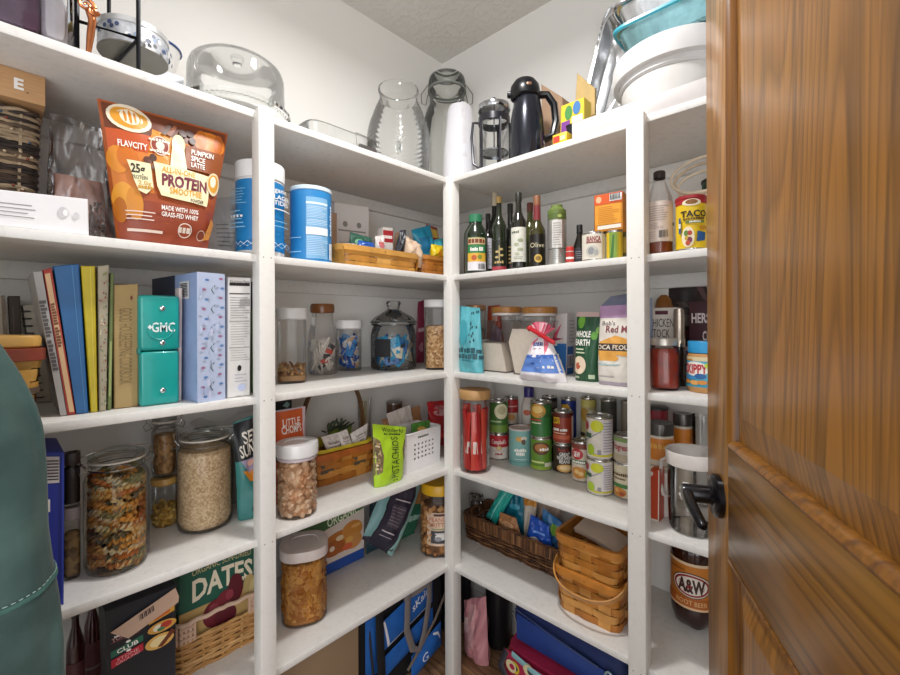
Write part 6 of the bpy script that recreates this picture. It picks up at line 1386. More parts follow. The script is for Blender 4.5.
lin = MB(); lin.lathe([(1.0, hh + .002), (.98, hh + .012), (.90, hh + .010), (.85, hh - .02)], M('#c9b32c', .7, var=.12), 48, sq=6, sx=wv / 2 * .97, sy=d_ / 2 * .97, wob=lambda a, zz: 1 + .015 * sin(a * 17))
hz_ = zat(x, y, 384) - z - hh + .02
hd = strip_arch(wv * 1.0, hz_, M('#6b4a26', .4, var=.2), .022, .0035, hh - .02, 36, 3.0)
thing('picnic_basket', 'amber woven picnic basket with tall bent handle and yellow lining', 'basket', (XK, YK, z), ang, [('weave', b), ('rim', rm), ('lining', lin), ('handle', hd)])
GRN = M('#6a7f2c', .6, var=.2)
bagL([(328, 462), (348, 458), (352, 424), (328, 430)], .255, .03, GRN, [], 'green_bag', 'leaf green bag at the back of the picnic basket', 'bag', None, 55, False, .005)
spr = MB(); R8 = random.Random(4)
for i in range(26):
    a = R8.uniform(-1.2, 1.2); l0 = R8.uniform(.02, .05); spr.grid(lambda u, v: Vector((R8.uniform(0, 0) + (i - 13) * .003 + sin(a) * l0 * v + (u - .5) * .008 * sin(pi * v), -.006 * sin(i) + .004 * cos(u * 3), .012 + cos(a) * l0 * v * .6 + .004 * (i % 5))), 2, 4, M('#3f4a34', .6, var=.2))
spr.tube([(-.04, 0, .004), (0, 0, .02), (.04, 0, .02)], .0015, M('#4a4030', .7), 5)
p = LS(336, .25, 420); spr.kind = None
PK = M('#d8d0cc', .45, var=.03)
def pk(px4, w, seed, label):
    bagL(px4, w, .016, PK, [('t', 'Sahale', .52, .64, .15, P('#5a3038'), {'w': .6}), ('r', .2, .42, .85, .46, P('#8f7a80')), ('r', .25, .30, .75, .33, P('#a89aa0'))], 'nut_packet', label, 'packet', 'silver nut packets in the picnic basket', seed, False, .002)
pk([(329, 456), (341, 454), (340, 432), (321, 437)], .195, 61, 'pale nut packet, leftmost of the three in the picnic basket')
pk([(343, 450), (353, 446), (347, 429), (337, 433)], .182, 62, 'pale nut packet, middle one of the three in the picnic basket')
pk([(353, 446), (366, 441), (368, 423), (350, 434)], .190, 63, 'pale nut packet, rightmost of the three in the picnic basket')
sp = thing('herb_sprig', 'dark dried leafy sprig lying on top of the picnic basket', 'herb', (p.x, p.y, z + hh + .030), RL, [(None, spr)])
x, y, R = wbR('L', 357, 371, .325); H = zat(x, y, 398) - z
thing('glass_vase', 'slim clear glass with pale stems at the back behind the picnic basket', 'vase', (x, y, z), 0, [('glass', (lambda m: m.lathe([(0, .002), (R, .002), (R * .9, H * .5), (R, H)], GLASS, 24))(MB())), ('stems', (lambda m: [m.tube([(k * .004, 0, .01), (k * .006, .004 * k, H * .95)], .002, M('#9a8a4a', .7), 5) for k in (-1, 0, 1)][-1])(MB()))])
# pistachios
loc, rz, q = Q('L', .052, [(374, 489), (402, 484), (406, 427), (372.5, 424)], z)
LIME = M('#a9cf2a', .4, var=.03)
it = [('p', [(.0, .18), (.0, .80), (.16, .74), (.24, .50), (.17, .24)], P('#7d6a4c')), ('p', [(1, .32), (.90, .40), (.86, .58), (.93, .76), (1, .80)], P('#7d6a4c'))]
for i in range(26):
    u, v = R8.uniform(.0, .16), R8.uniform(.26, .70); it.append(('e', u, v, .030, .018, P(R8.choice(['#c9b48a', '#a88f62', '#5f5038', '#d9c8a2', '#8a9a4a']))))
for i in range(7): it.append(('e', R8.uniform(.93, 1), R8.uniform(.42, .72), .028, .018, P(R8.choice(['#c9b48a', '#a88f62', '#d9c8a2']))))
it += [('t', 'PISTACHIOS', .56, .46, .16, P('#2c3a1c'), {'rot': pi / 2, 'w': 1.02}), ('t', 'Wonderful', .52, .93, .07, P('#22301a'), {'w': .62, 'b': .01}), ('t', 'NO SHELLS', .5, .86, .03, P('#3a4a22'), {'w': .5}), ('t', 'NET WT', .6, .06, .025, P('#3a4a22'))]
thing('pistachio_bag', 'lime green pistachio bag with clear side windows', 'bag', loc, rz, [(None, qbag(q, .04, LIME, it, None, True, 65, .002))])
# white perforated bin
b0 = onz(407, 475, z); b1 = onz(440.5, 461.5, z); wv = (b1 - b0).to_2d().length; x, y = (b0.x + b1.x) / 2, (b0.y + b1.y) / 2; ang = atan2((b1 - b0).y, (b1 - b0).x)
hh = zat(x, y, 430) - z; d_ = .11; XK, YK = back(x, y, ang, d_ / 2 + .003)
def bin_mesh(w, d, h):
    m = MB(); wm = M('#eae7e8', .4, var=.02); t = .003
    nx, nz = 19, 17; zz = [h * k / nz for k in range(nz + 1)]; xs = [-w / 2 + w * k / nx for k in range(nx + 1)]
    hole = set()
    for c in range(6):
        for r in range(4): hole.add((4 + c * 2, 5 + r * 2))
    for c in range(6, 12): hole.add((c, 14))
    vs = [(x_, -d / 2 - (.004 * z_ / h), z_) for z_ in zz for x_ in xs]; fs = []
    for j in range(nz):
        for i in range(nx):
            if (i, j) not in hole: a = j * (nx + 1) + i; fs.append((a, a + 1, a + nx + 2, a + nx + 1))
    m.add(vs, fs, wm); m.add([(v[0], v[1] + t, v[2]) for v in vs], [f[::-1] for f in fs], wm)
    for (i, j) in hole:
        x0, x1, z0, z1 = xs[i], xs[i + 1], zz[j], zz[j + 1]; y0 = -d / 2 - .004 * z0 / h; y1_ = y0 + t
        m.add([(x0, y0, z0), (x1, y0, z0), (x1, y0, z1), (x0, y0, z1), (x0, y1_, z0), (x1, y1_, z0), (x1, y1_, z1), (x0, y1_, z1)], [(0, 1, 5, 4), (1, 2, 6, 5), (2, 3, 7, 6), (3, 0, 4, 7)], wm)
    m.box(-w / 2, -w / 2 + t, -d / 2 + t, d / 2, 0, h, wm); m.box(w / 2 - t, w / 2, -d / 2 + t, d / 2, 0, h, wm); m.box(-w / 2, w / 2, d / 2 - t, d / 2, 0, h, wm); m.box(-w / 2, w / 2, -d / 2, d / 2, 0, t, wm)
    rm_ = MB(); Qr = rrect(w + .004, d + .010, .012, 64); rm_.tube([(p_[0], p_[1], h) for p_, _ in Qr], .0028, wm, 6, True)
    return m, rm_
m, rm_ = bin_mesh(wv, d_, hh)
thing('perforated_bin', 'small white plastic bin with square holes in its front', 'bin', (XK, YK, z), ang, [('bin_body', m), ('rim', rm_)])
bagL([(413, 456), (427, 452), (430, 420), (411, 424)], .118, .03, M('#4c8434', .4, var=.06), [('e', .45, .72, .25, .16, P('#c99a4a')), ('e', .45, .74, .14, .09, P('#e0bc7a')), ('r', .1, .48, .9, .55, P('#2f5f26'))], 'crisp_bag', 'green crisp bag in the white perforated bin', 'bag', None, 66, False, .003)
bagL([(398, 450), (422, 444), (420, 405), (381, 420)], .255, .05, M('#b5835a', .6, var=.1), [], 'paper_bag', 'brown paper bag leaning behind the pistachio bag', 'bag', None, 67, False, .004)
bagL([(398, 455), (418, 448), (410, 405), (386, 414)], .208, .012, M('#d9cfc8', .5), [('t', 'Nuts', .55, .6, .14, P('#5a3038')), ('r', .3, .42, .8, .46, P('#8f6a6a'))], 'nut_packet', 'white nut packet lying on the brown paper bag', 'packet', None, 68, False, .003)
bagL([(412, 455), (432, 450), (434, 402), (412, 403)], .285, .04, M('#8a5a40', .5, var=.1), [('r', .1, .3, .9, .5, P('#b58a6a'))], 'snack_bag', 'brown snack bag behind the white bin', 'bag', None, 69, False, .004)
loc, rz, q = Q('L', .225, [(432, 460), (455, 457), (446, 400), (427, 402)], z)
thing('red_bag', 'crumpled bright red bag behind the inner corner post', 'bag', loc, rz, [(None, qbag(q, .055, M('#b5242a', .35, var=.08), [('e', .5, .75, .3, .08, P('#d9a0a0')), ('e', .5, .86, .25, .05, P('#c9777a')), ('r', .1, .2, .8, .3, P('#d8403a'))], None, True, 70, .006))])
x, y, R = wbR('L', 386, 402, .315); H = zat(x, y, 402) - z
thing('brown_jar', 'dark amber glass jar at the back behind the pistachio bag', 'jar', (x, y, z), 0, can(R, H, M('#54382a', .3), lid=M('#8d8780', .3, .8)))
# --- back wall: jar of red packets and the cans
x, y, R = wbR('R', 459, 490, .050); H = zat(x, y, 389) - z
b = MB(); b.lathe([(0, .003), (R * .92, .002), (R * .96, .008), (R * .96, H * .86), (R * .9, H * .89)], GLASS, 32)
l = MB(); l.lathe([(R * .92, H * .885), (R * 1.0, H * .89), (R * 1.02, H * .90), (R * 1.02, H * .99), (R * .98, H), (0, H)], M('#b98f5c', .45, var=.12, vec=(1, 10, 1)), 36)
f = MB(); RD = [M('#c4302a', .35), M('#b0282a', .35), M('#d0493a', .35)]; R8 = random.Random(9)
for i in range(16):
    a = 2 * pi * i / 16 + .2; r = R * .66; tl = R8.uniform(-.10, .10)
    f.box(-.0085, .0085, -.003, .003, 0, H * R8.uniform(.70, .80), RD[i % 3], .002, M_=TR(r * cos(a), r * sin(a), .008, R8.uniform(-.03, .03), tl, a + pi / 2 + R8.uniform(-.3, .3)))
    if i % 2: f.box(-.0087, .0087, -.0033, .0033, H * .2, H * .35, M('#e6d6cc', .4), .001, M_=TR(r * cos(a), r * sin(a), .008, 0, tl, a + pi / 2))
f.kind = 'stuff'
thing('stick_jar', 'glass jar of red drink sticks with wooden lid behind the corner post', 'jar', (x, y, z), face(x, y), [('glass_body', b), ('wooden_lid', l), ('drink_sticks', f)])
b = MB(); p0, p1 = RS(485, .33), RS(494, .33); b.box(p0.x, p1.x, WB - .052, WB - .020, z + .0005, SB[2] - .0425, SHELF, .002)
thing('support_batten', 'white upright wooden batten on the back wall behind the cans', 'batten', (0, 0, 0), 0, [(None, b)])
GC = 'cans on the fourth shelf'
def canat(x0, x1, yb, yt, base, items, label, zb=None, w=None, lid=None, span=2.6, tw=0.0, name='food_can', ridges=0, stack=None):
    if stack: x, y, R, zz = stack
    else:
        x, y, R = (rb(x0, x1, yb, z) if w is None else wbR('R', x0, x1, w)); zz = z
    H = zat(x, y, yt) - zz - (.003 if lid and lid is not TIN else 0)
    H = max(H, .03)
    thing(name, label, 'can', (x, y, zz), face(x, y) + tw, can(R, H, base, items, span, lid, ridges=ridges), GC)
    return (x, y, R, zz + H + .0006)
CAMP = [('r', 0, .50, 1, 1, P('#b3222c')), ('t', "Campbell's", .5, .74, .19, KW, {'w': .62, 'b': .01}), ('e', .5, .47, .11, .10, P('#b59a5a')), ('e', .5, .47, .07, .065, P('#d9c48a')), ('t', 'SOUP', .5, .22, .10, P('#a8343a')), ('r', .25, .33, .75, .35, P('#c9999a'))]
s1 = canat(489.5, 508.5, 460.5, 432, M('#ddd6cc', .45), CAMP, 'red and white soup can at the bottom left of the can rows')
canat(0, 0, 0, 400, M('#3f6a2c', .4), [('r', 0, 0, 1, .25, P('#6f8f3a')), ('e', .62, .72, .30, .26, P('#d9d2b0')), ('e', .62, .76, .18, .14, P('#b5b08a')), ('r', .1, .35, .6, .4, P('#a8bf8a'))], 'green can with a pale bowl picture on top of the red and white soup can', stack=s1)
x, y, R = rb(509, 532, 466.5, z); H = zat(x, y, 427) - z
it = [('e', .5, .76, .16, .08, P('#c99a4a')), ('e', .62, .78, .10, .06, P('#d8cfc0')), ('e', .60, .68, .07, .08, P('#5f4a44')), ('t', 'ALMOND', .5, .44, .10, KW, {'w': .40}), ('t', 'FLOUR', .5, .33, .09, KW, {'w': .28}), ('r', .3, .16, .7, .18, P('#c9e0dc')), ('r', 0, .08, 1, .10, P('#5f9a98'))]
b = MB(); b.lathe([(0, 0), (R * .97, 0), (R, .003), (R, H * .94), (R * 1.01, H * .945), (R * 1.01, H * .965)], M('#7fb0ab', .45, var=.04), 40); decor(b, sf_cyl(R, .004, H * .93, 2.6), R * 2.6, H * .93, it)
l = MB(); l.lathe([(R * 1.0, H * .955), (R * 1.03, H * .96), (R * 1.03, H * .99), (R * 1.0, H), (R * .9, H), (R * .88, H - .004), (0, H - .004)], M('#cfc0b8', .4), 40)
thing('teal_tub', 'light teal tub with pale rim in front of the soup cans', 'tub', (x, y, z), face(x, y), [('tub', b), ('lid', l)])
s1 = canat(530.5, 552, 471.5, 436, M('#5f8a2c', .4), [('e', .5, .72, .34, .22, P('#5a3a24')), ('e', .5, .74, .24, .14, P('#a8703c')), ('t', 'soup', .62, .70, .10, KW), ('r', .1, .22, .6, .28, P('#cfd98a')), ('r', 0, .0, 1, .12, P('#8faf3a')), ('r', .62, .10, .92, .24, P('#d9d6c0'))], 'lower bright green soup can with a brown bowl picture')
canat(0, 0, 0, 401, M('#2f6f34', .4), [('r', .0, .60, 1, 1, P('#2a5a2a')), ('e', .35, .80, .32, .22, P('#c9923a')), ('e', .36, .84, .2, .12, P('#e3bf72')), ('r', .12, .40, .5, .44, P('#c9d6b5')), ('t', 'LENTIL', .3, .52, .07, P('#b0402c'))], 'upper dark green soup can with a yellow bowl picture', stack=s1)
s1 = canat(553, 573.5, 474.5, 442, M('#33201a', .4), [('t', "Bush's", .45, .86, .12, P('#c0392c'), {'w': .4}), ('t', 'GREAT', .5, .70, .13, KW, {'w': .40, 'b': .01}), ('t', 'NORTHERN', .5, .56, .13, KW, {'w': .58, 'b': .01}), ('t', 'BEANS', .5, .42, .13, KW, {'w': .40, 'b': .01}), ('e', .52, .17, .32, .15, P('#d9a860')), ('e', .52, .18, .22, .09, P('#eccf9a'))], 'dark brown can lettered great northern beans', tw=.15)
canat(0, 0, 0, 410, M('#8e3420', .4), [('r', .0, .86, 1, 1, P('#5a1f16')), ('p', [(.02, .62), (.38, .66), (.36, .86), (.02, .84)], P('#d9b02c')), ('t', "BUSH'S", .2, .75, .13, P('#3a2414'), {'w': .3, 'b': .02}), ('r', .86, 0, 1, .9, P('#d0b8a6')), ('t', 'BAKED BEANS', .38, .44, .09, KW, {'w': .55}), ('r', .05, .30, .6, .34, P('#d9a890')), ('r', .05, .12, .75, .26, P('#b5583a'))], 'rust red bean can on the dark brown bean can', stack=s1)
canat(571.5, 593, 483, 440, M('#d0c2b0', .45), [('r', 0, .86, 1, 1, P('#7a3a2c')), ('e', .30, .72, .24, .15, P('#b0282f')), ('t', 'S&W', .30, .72, .15, KW, {'w': .26, 'b': .02}), ('r', .05, .46, .7, .56, P('#3a6a38')), ('t', 'GARBANZO', .36, .51, .06, KW), ('e', .38, .22, .28, .16, P('#c9883a')), ('e', .30, .24, .09, .06, P('#e3bf80')), ('e', .46, .20, .09, .06, P('#e3bf80')), ('e', .66, .18, .08, .1, P('#8fb03a'))], 'cream can with a red oval mark beside the lime spotted cans', name='food_can')
LIMEC = [('r', .56, 0, 1, .98, P('#d9d3d4')), ('e', .42, .82, .20, .15, P('#c9cc2c')), ('e', .22, .20, .13, .15, P('#a3bf2c')), ('r', .30, .04, .98, .10, P('#c9c23a')), ('p', [(.05, .44), (.56, .72), (.56, .69), (.05, .40)], P('#9a9aa0')), ('r', .0, .50, .26, .62, P('#3a5a44')), ('e', .06, .80, .10, .12, P('#a03a44')), ('r', .44, .10, .54, .22, P('#8f8a94'))] + lines(.60, .97, .16, .94, 11, P('#7d7884'), 5, .22)
s1 = canat(586.5, 613, 496.5, 457, M('#d6cfc2', .45), LIMEC, 'lower of two stacked cream cans with lime green spots')
canat(0, 0, 0, 415, M('#d6cfc2', .45), LIMEC, 'upper of two stacked cream cans with lime green spots', stack=s1)
s1 = canat(613.5, 642, 501, 461, M('#d6cbae', .45), [('r', 0, .30, 1, .42, P('#3f7a3a')), ('e', .30, .16, .22, .15, P('#c9803a')), ('e', .22, .20, .08, .06, P('#e0b06a')), ('e', .40, .12, .08, .06, P('#a8502c')), ('r', .1, .56, .5, .60, P('#7a5a3a')), ('t', 'VEGETABLE', .35, .72, .09, P('#6a4a2c'), {'w': .5})], 'lower cream soup can with a green stripe by the right post', tw=-.15)
canat(0, 0, 0, 434, M('#c9c2b5', .45), [('t', 'Progresso', .36, .62, .26, P('#a8282f'), {'w': .6, 'b': .02}), ('r', 0, .84, 1, 1, P('#7f9a5a')), ('r', 0, .0, 1, .3, P('#b5a890'))], 'upper soup can with red script lettering by the right post', stack=s1, tw=-.15)
# second and third rows, seen between and above the front ones
def rowcan(x0, x1, w, yt, base, items, label, lid=None, ridges=0):
    x, y, R = wbR('R', x0, x1, w); H = zat(x, y, yt) - z; hh = H / 2
    # two cans high
    thing('food_can', label[0], 'can', (x, y, z), face(x, y), can(R, hh - .0006, base, items, lid=lid, ridges=ridges), GC)
    thing('food_can', label[1], 'can', (x, y, z + hh), face(x, y), can(R, hh, base, items, lid=lid, ridges=ridges), GC)
RED2 = [('r', 0, .45, 1, 1, P('#a8262c')), ('e', .5, .28, .2, .14, P('#c98a4a')), ('r', .1, .7, .9, .74, P('#d9b0a8'))]
rowcan(503.5, 518, .317, 397, M('#cfc2b0', .45), RED2, ('red and white can at the bottom behind the green topped soup can', 'red and white can on top behind the green topped soup can'))
x, y, R = wbR('R', 521, 536, .318); H = zat(x, y, 387) - z
b = MB(); b.lathe([(0, 0), (R * .95, .001), (R, .006), (R, H * .72), (R * .7, H * .84), (R * .55, H * .86)], M('#d6cdc2', .4), 36)
decor(b, sf_cyl(R, .01, H * .7, 2.5), R * 2.5, H * .7, [('r', 0, .0, 1, .2, P('#a8242c')), ('e', .5, .52, .2, .1, P('#c98a3a')), ('e', .44, .42, .12, .08, P('#8f3a2c')), ('e', .4, .86, .2, .06, P('#d06a4a')), ('e', .62, .34, .14, .06, P('#b0652c'))])
l = MB(); l.lathe([(R * .58, H * .85), (R * .66, H * .86), (R * .66, H * .98), (R * .6, H), (0, H)], M('#3a2f7a', .35), 32)
thing('dressing_bottle', 'white printed bottle with a purple cap behind the teal tub', 'bottle', (x, y, z), face(x, y), [('bottle_body', b), ('cap', l)])
BLK2 = [('r', 0, .7, 1, .9, P('#6f675c')), ('t', 'BEANS', .5, .5, .14, KW)]
rowcan(541.5, 557, .317, 396, M('#2c2724', .4), BLK2, ('dark can at the bottom behind the green soup cans', 'dark can on top behind the green soup cans'))
x, y, R = wbR('R', 560.5, 576, .317); H = zat(x, y, 398) - z
thing('food_can', 'tall navy can with an orange band behind the rust red bean can', 'can', (x, y, z), face(x, y), can(R, H, M('#24357a', .4), [('p', [(.0, .93), (.45, .95), (.6, .88), (.0, .86)], P('#d9a22c')), ('r', .55, .55, .8, .8, P('#3a4f9a')), ('r', 0, .30, .7, .55, P('#c9855a'))]), GC)
YEL = [('r', 0, .78, 1, 1, P('#c9bd6a')), ('e', .3, .55, .25, .2, P('#b08a3a')), ('r', .5, .2, .95, .7, P('#d3cbb0'))]
rowcan(580, 596, .315, 397, M('#b8ad7a', .45), YEL, ('yellowish can at the bottom of the rear row behind the lime spotted cans', 'yellowish can on top of the rear row behind the lime spotted cans'))
rowcan(600, 616.5, .315, 399, M('#4a4a42', .4), [('e', .35, .5, .18, .2, P('#8fa03c')), ('r', .5, .1, .95, .8, P('#55524e'))] , ('dark can with a green spot at the bottom of the rear row', 'dark can with a green spot on top of the rear row'))
rowcan(620, 637, .312, 401, M('#a39c92', .3, .3), [], ('grey ribbed tin at the bottom of the rear row by the right post', 'grey ribbed tin on top of the rear row by the right post'), None, 5)
x, y, R = wbR('R', 596, 615, .215); H = (zat(x, y, 404) - z) / 2
# --- right bay
def jarR(x0, x1, w, yt, band, body, label, lidc='#55524e', it=()):
    x, y, R = wbR('R', x0, x1, w); H = zat(x, y, yt) - z
    b = MB(); b.lathe([(0, .001), (R * .95, .001), (R, .008), (R, H * .78), (R * .92, H * .86)], M(body, .35, var=.05), 36)
    decor(b, sf_cyl(R + .0002, H * .06, H * .74, 2.6), R * 2.6, H * .74, list(it))
    bd = MB(); bd.lathe([(R * 1.005, H * .58), (R * 1.005, H * .79), (R * .96, H * .83)], M(band, .4), 36)
    l = MB(); l.lathe([(R * .92, H * .86), (R * .97, H * .865), (R * .97, H * .98), (R * .93, H), (0, H - .002)], M(lidc, .3, .7), 36)
    return thing('sauce_jar', label, 'jar', (x, y, z), face(x, y), [('jar_body', b), ('band', bd), ('lid', l)])
jarR(644, 674, .180, 422, '#cf7d25', '#d2c6b4', 'large jar with an orange band and dark lid right of the post', it=[('t', 'SAUCE', .4, .92, .07, P('#e0a850')), ('e', .55, .35, .25, .12, P('#c98a4a')), ('r', .2, .6, .8, .62, P('#a8988a'))])
jarR(672, 692, .265, 413, '#cf7d25', '#d0c4b2', 'smaller orange banded jar behind the large one')
x, y, R = wbR('R', 645, 668, .300); H = zat(x, y, 407) - z
thing('red_jar', 'dark red topped jar at the back behind the orange banded jars', 'jar', (x, y, z), face(x, y), can(R, H, M('#8a1f2a', .4), lid=M('#3a3634', .35, .5)))
x, y, R = wbR('R', 691, 712, .255); H = zat(x, y, 415) - z
thing('drinking_glass', 'clear drinking glass behind the measuring jug', 'glass', (x, y, z), 0, [(None, (lambda m: m.lathe([(0, .003), (R * .8, .002), (R * .85, .01), (R, H), (R * .97, H), (R * .8, .012), (0, .012)], GL('#dfe0de', .4, .03, 2), 28))(MB()))])
# big clear jug with a pale rim
x, y, R = rb(667, 718, 539, z); H = zat(x, y, 450) - z
b = MB(); b.lathe([(0, .004), (R * .9, .003), (R * .97, .012), (R, H * .5), (R * 1.0, H * .86)], GL('#e9e8e4', .4, .04, 2.2, 'clear_jug'), 44)
b.lathe([(0, .012), (R * .86, .012), (R * .94, .02)], GL('#e9e8e4', .4, .04, 2.2, 'clear_jug'), 44)
rm = MB(); rm.lathe([(R * 1.0, H * .82), (R * 1.06, H * .83), (R * 1.10, H * .985), (R * 1.07, H), (R * 1.0, H * .99), (R * .97, H * .84)], M('#dcd5d0', .4), 44, M_=Matrix.Identity(4))
hd = MB(); hd.tube([(-R * 1.0, 0, H * .86), (-R - .016, 0, H * .80), (-R - .020, 0, H * .5), (-R - .012, 0, H * .35), (-R * .98, 0, H * .33)], 1, M('#d6d0cc', .35), 8, flat=(.008, .004))
lg = MB()
for pts in ([(-.012, .58), (-.004, .66), (.006, .66), (.012, .60), (.006, .54), (-.006, .54), (-.012, .50)], [(.012, .52), (.004, .46), (-.008, .46), (-.014, .52)]):
    lg.tube([(u, -sqrt(max(0, R * R - u * u)) - .001, H * v) for u, v in pts], .0022, M('#e3e1df', .5), 6)
thing('measuring_jug', 'large clear jug with pale rim partly behind the door handle', 'jug', (x, y, z), face(x, y) - .25, [('jug_body', b), ('rim', rm), ('handle', hd), ('emblem', lg)])
loc, rz, q = Q('R', .062, [(649, 529), (659, 526), (659.5, 470), (649, 470)], z)
thing('red_box', 'narrow orange red box right beside the right shelf post', 'box', loc, rz, [(None, qslab(q, .04, M('#b5401f', .4), [('r', 0, 0, 1, .04, P('#d8cfc4')), ('r', .9, 0, 1, 1, P('#d8cfc4')), ('e', .2, .93, .2, .05, P('#d8cfc4'))]))])
x, y, R = wbR('R', 660.5, 672, .115); H = zat(x, y, 472) - z
b = MB(); pr = [(0, .002), (R, .002)] + [(R * (1 + .05 * sin(k * pi)), .004 + (H * .86) * k / 24) for k in range(25)] + [(R * .8, H * .9), (R * .8, H)]
b.lathe(pr, M('#d6d2cb', .25, var=.1), 32, wob=lambda a, zz: 1 + .04 * (1 if sin(zz * 700) > 0 else -1) * .5)
thing('ribbed_bottle', 'pale ribbed bottle between the red box and clear jug', 'bottle', (x, y, z), 0, [(None, b)])
# ============================================================ on the lowest shelf
z = ST[4]
for k, (x0, x1, w, yt) in enumerate(((64, 84, .20, 604), (82, 100, .26, 590))):
    x, y, R = wbR('L', x0, x1, w); H = min(zat(x, y, yt) - z, .29)
    pr = [(R * .9, .001), (R, .006), (R, H * .58), (R * .9, H * .66), (R * .42, H * .80), (R * .36, H * .90)]
    thing('wine_bottle', ['dark red bottle nearer the jacket on the lowest shelf', 'dark red bottle further back on the lowest shelf'][k], 'bottle', (x, y, z), face(x, y), bottle(pr, M(['#3a1418', '#4a1a20'][k], .2, coat=.4), M('#2a1a1c', .4), (R * .42, H * .88, H), [('r', .1, .3, .9, .36, P('#7a6a60'))], R + .0004, (H * .12, H * .5), M('#5a2a2e', .5), 2.2), 'dark bottles on the lowest shelf')
# cracker box with torn-open flap
loc, rz, q = Q('L', .055, [(111, 800), (176, 800), (176, 585), (105, 612)], z)
DKX = M('#1d2028', .45, var=.05); wv, hv = qsize(q)
it = [('t', 'TOASTERS', .27, .555, .055, P('#d9a8a0'), {'w': .40, 'rot': .12}), ('r', .06, .50, .46, .505, P('#b5525a')), ('p', [(.05, .38), (.50, .44), (.50, .345), (.05, .285)], P('#2a6a54')), ('t', 'CLUB', .28, .36, .06, KW, {'w': .30, 'b': .02, 'rot': .12}), ('e', .29, .435, .035, .018, KW), ('p', [(.05, .255), (.50, .315), (.50, .20), (.05, .135)], P('#b8283a')), ('t', 'STONE', .28, .245, .04, P('#e8b8b8'), {'w': .30, 'rot': .12}), ('t', 'GROUND', .28, .195, .04, P('#e8b8b8'), {'w': .34, 'rot': .12}), ('e', .29, .305, .035, .018, KW),
      ('e', .80, .72, .20, .055, P('#a8742c')), ('e', .80, .73, .14, .03, P('#6a7a34')), ('p', [(.58, .55), (.97, .62), (.97, .72), (.60, .64)], P('#d09a3a')), ('p', [(.66, .58), (.90, .625), (.90, .68), (.67, .63)], P('#c9642a')),
      ('e', .78, .45, .22, .085, P('#cf9a4a')), ('e', .72, .45, .08, .05, P('#e0d9c0')), ('e', .84, .46, .09, .05, P('#b0382e')), ('e', .76, .42, .06, .03, P('#4f7a54')), ('e', .74, .24, .22, .11, P('#d8a85a')), ('e', .74, .24, .15, .075, P('#e6d29a')), ('p', [(.70, .16), (.78, .14), (.98, .30), (.92, .36), (.84, .28)], P('#6a3420')), ('t', 'entertainment', .10, .60, .03, KW, {'al': 0, 'w': .2})]
def up(i):
    g = lambda v: 1 - (1 - v) * .5
    if i[0] == 't': return i[:3] + (g(i[3]), i[4] * .5) + i[5:]
    if i[0] == 'r': return ('r', i[1], g(i[2]), i[3], g(i[4]), i[5])
    if i[0] == 'e': return ('e', i[1], g(i[2]), i[3], i[4] * .5, i[5])
    return ('p', [(a, g(c)) for a, c in i[1]], i[2])
b = qslab(q, .085, DKX, [up(i) for i in it])
tx = MB()
sx_ = q[3]; tx.box(0, wv, 0, .03, 0, .0012, DKX)
fl_ = MB(); fb_ = M('#c3a48e', .6, var=.05)
A = [(.05, .70), (.98, .98), (1.03, .83), (1.02, .745), (.28, .52)]
pt = lambda u, v, k: Vector((bil(q, u, 1 - (1 - v) * .5)[0], -k, bil(q, u, 1 - (1 - v) * .5)[1]))
vs = [pt(u, v, .006 + .012 * (1 - v)) for u, v in A] + [pt(u, v, .0045 + .012 * (1 - v)) for u, v in A]; n = len(A)
fl_.add(vs, [tuple(range(n)), tuple(range(2 * n - 1, n - 1, -1))] + [(i, i + n, (i + 1) % n + n, (i + 1) % n) for i in range(n)], fb_)
for i in range(12):
    u0 = .44 + i * .018; v0 = .705 + i * .0055
    p4 = [(u0, v0), (u0 + .010 * (1 + i % 3) * .6, v0 + .003), (u0 + .010 * (1 + i % 3) * .6 - .012, v0 + .085), (u0 - .012, v0 + .082)]
    fl_.add([pt(u, v, .0068 + .012 * (1 - v)) for u, v in p4], [(0, 1, 2, 3)], P('#4a3c36'))
thing('cracker_box', 'black cracker assortment box with a tan torn flap', 'box', loc, rz, [('carton', b), ('flap', fl_)])
# dates carton in a tan wicker basket
WK = [M('#b88a52', .6, var=.18), M('#a87a42', .6, var=.18), M('#c49a64', .6, var=.15)]; PINKW = [M('#cfb09a', .6, var=.1), M('#c4a48c', .6, var=.1)]
a_, c_ = LS(173, .135), LS(264, .135); w_ = c_.y - a_.y; yc = (a_.y + c_.y) / 2; d_ = .17
hr = zat(XL - .135, c_.y - .01, 590) - z; hb = hr * .66
b, rm = wicker(w_, d_, hb, .03, 11, 16, WK, .0028, .02, 14, None, 0, .003)
rl = MB()
Qr = rrect(w_ + .002, d_ + .002, .02, 80)
rl.tube([(p[0], p[1], hr + .002 * sin(i * 1.3)) for i, (p, n) in enumerate(Qr)], .0052, PINKW[0], 8, True)
wraps = []
for s_ in (-1, 1):
    ends = MB()
    for i in range(80):
        p, n = Qr[i]
        if p[0] * s_ > w_ * .30: ends.tube([(p[0], p[1], hb - .002), (p[0] + n[0] * .001, p[1] + n[1] * .001, hr)], .0045, PINKW[i % 2], 5)
    for zz in (.2, .5, .8): ends.tube([(s_ * w_ * .31, -d_ / 2 - .004, hb + (hr - hb) * zz), (s_ * w_ * .46, -d_ / 2 - .004, hb + (hr - hb) * zz)], .004, PINKW[1], 5)
    wraps.append(('rim_wrapping', ends))
thing('wicker_tray', 'tan wicker basket with pale wrapped rim holding the dates carton', 'basket', (XL - .135 - d_ / 2, yc, z), RL, [('weave', b), ('lower_rim', rm), ('rim', rl)] + wraps)
loc, rz, q = Q('L', .152, [(179, 668), (259, 630), (258, 540), (178, 568)])
loc = (loc[0], loc[1], z + .006)
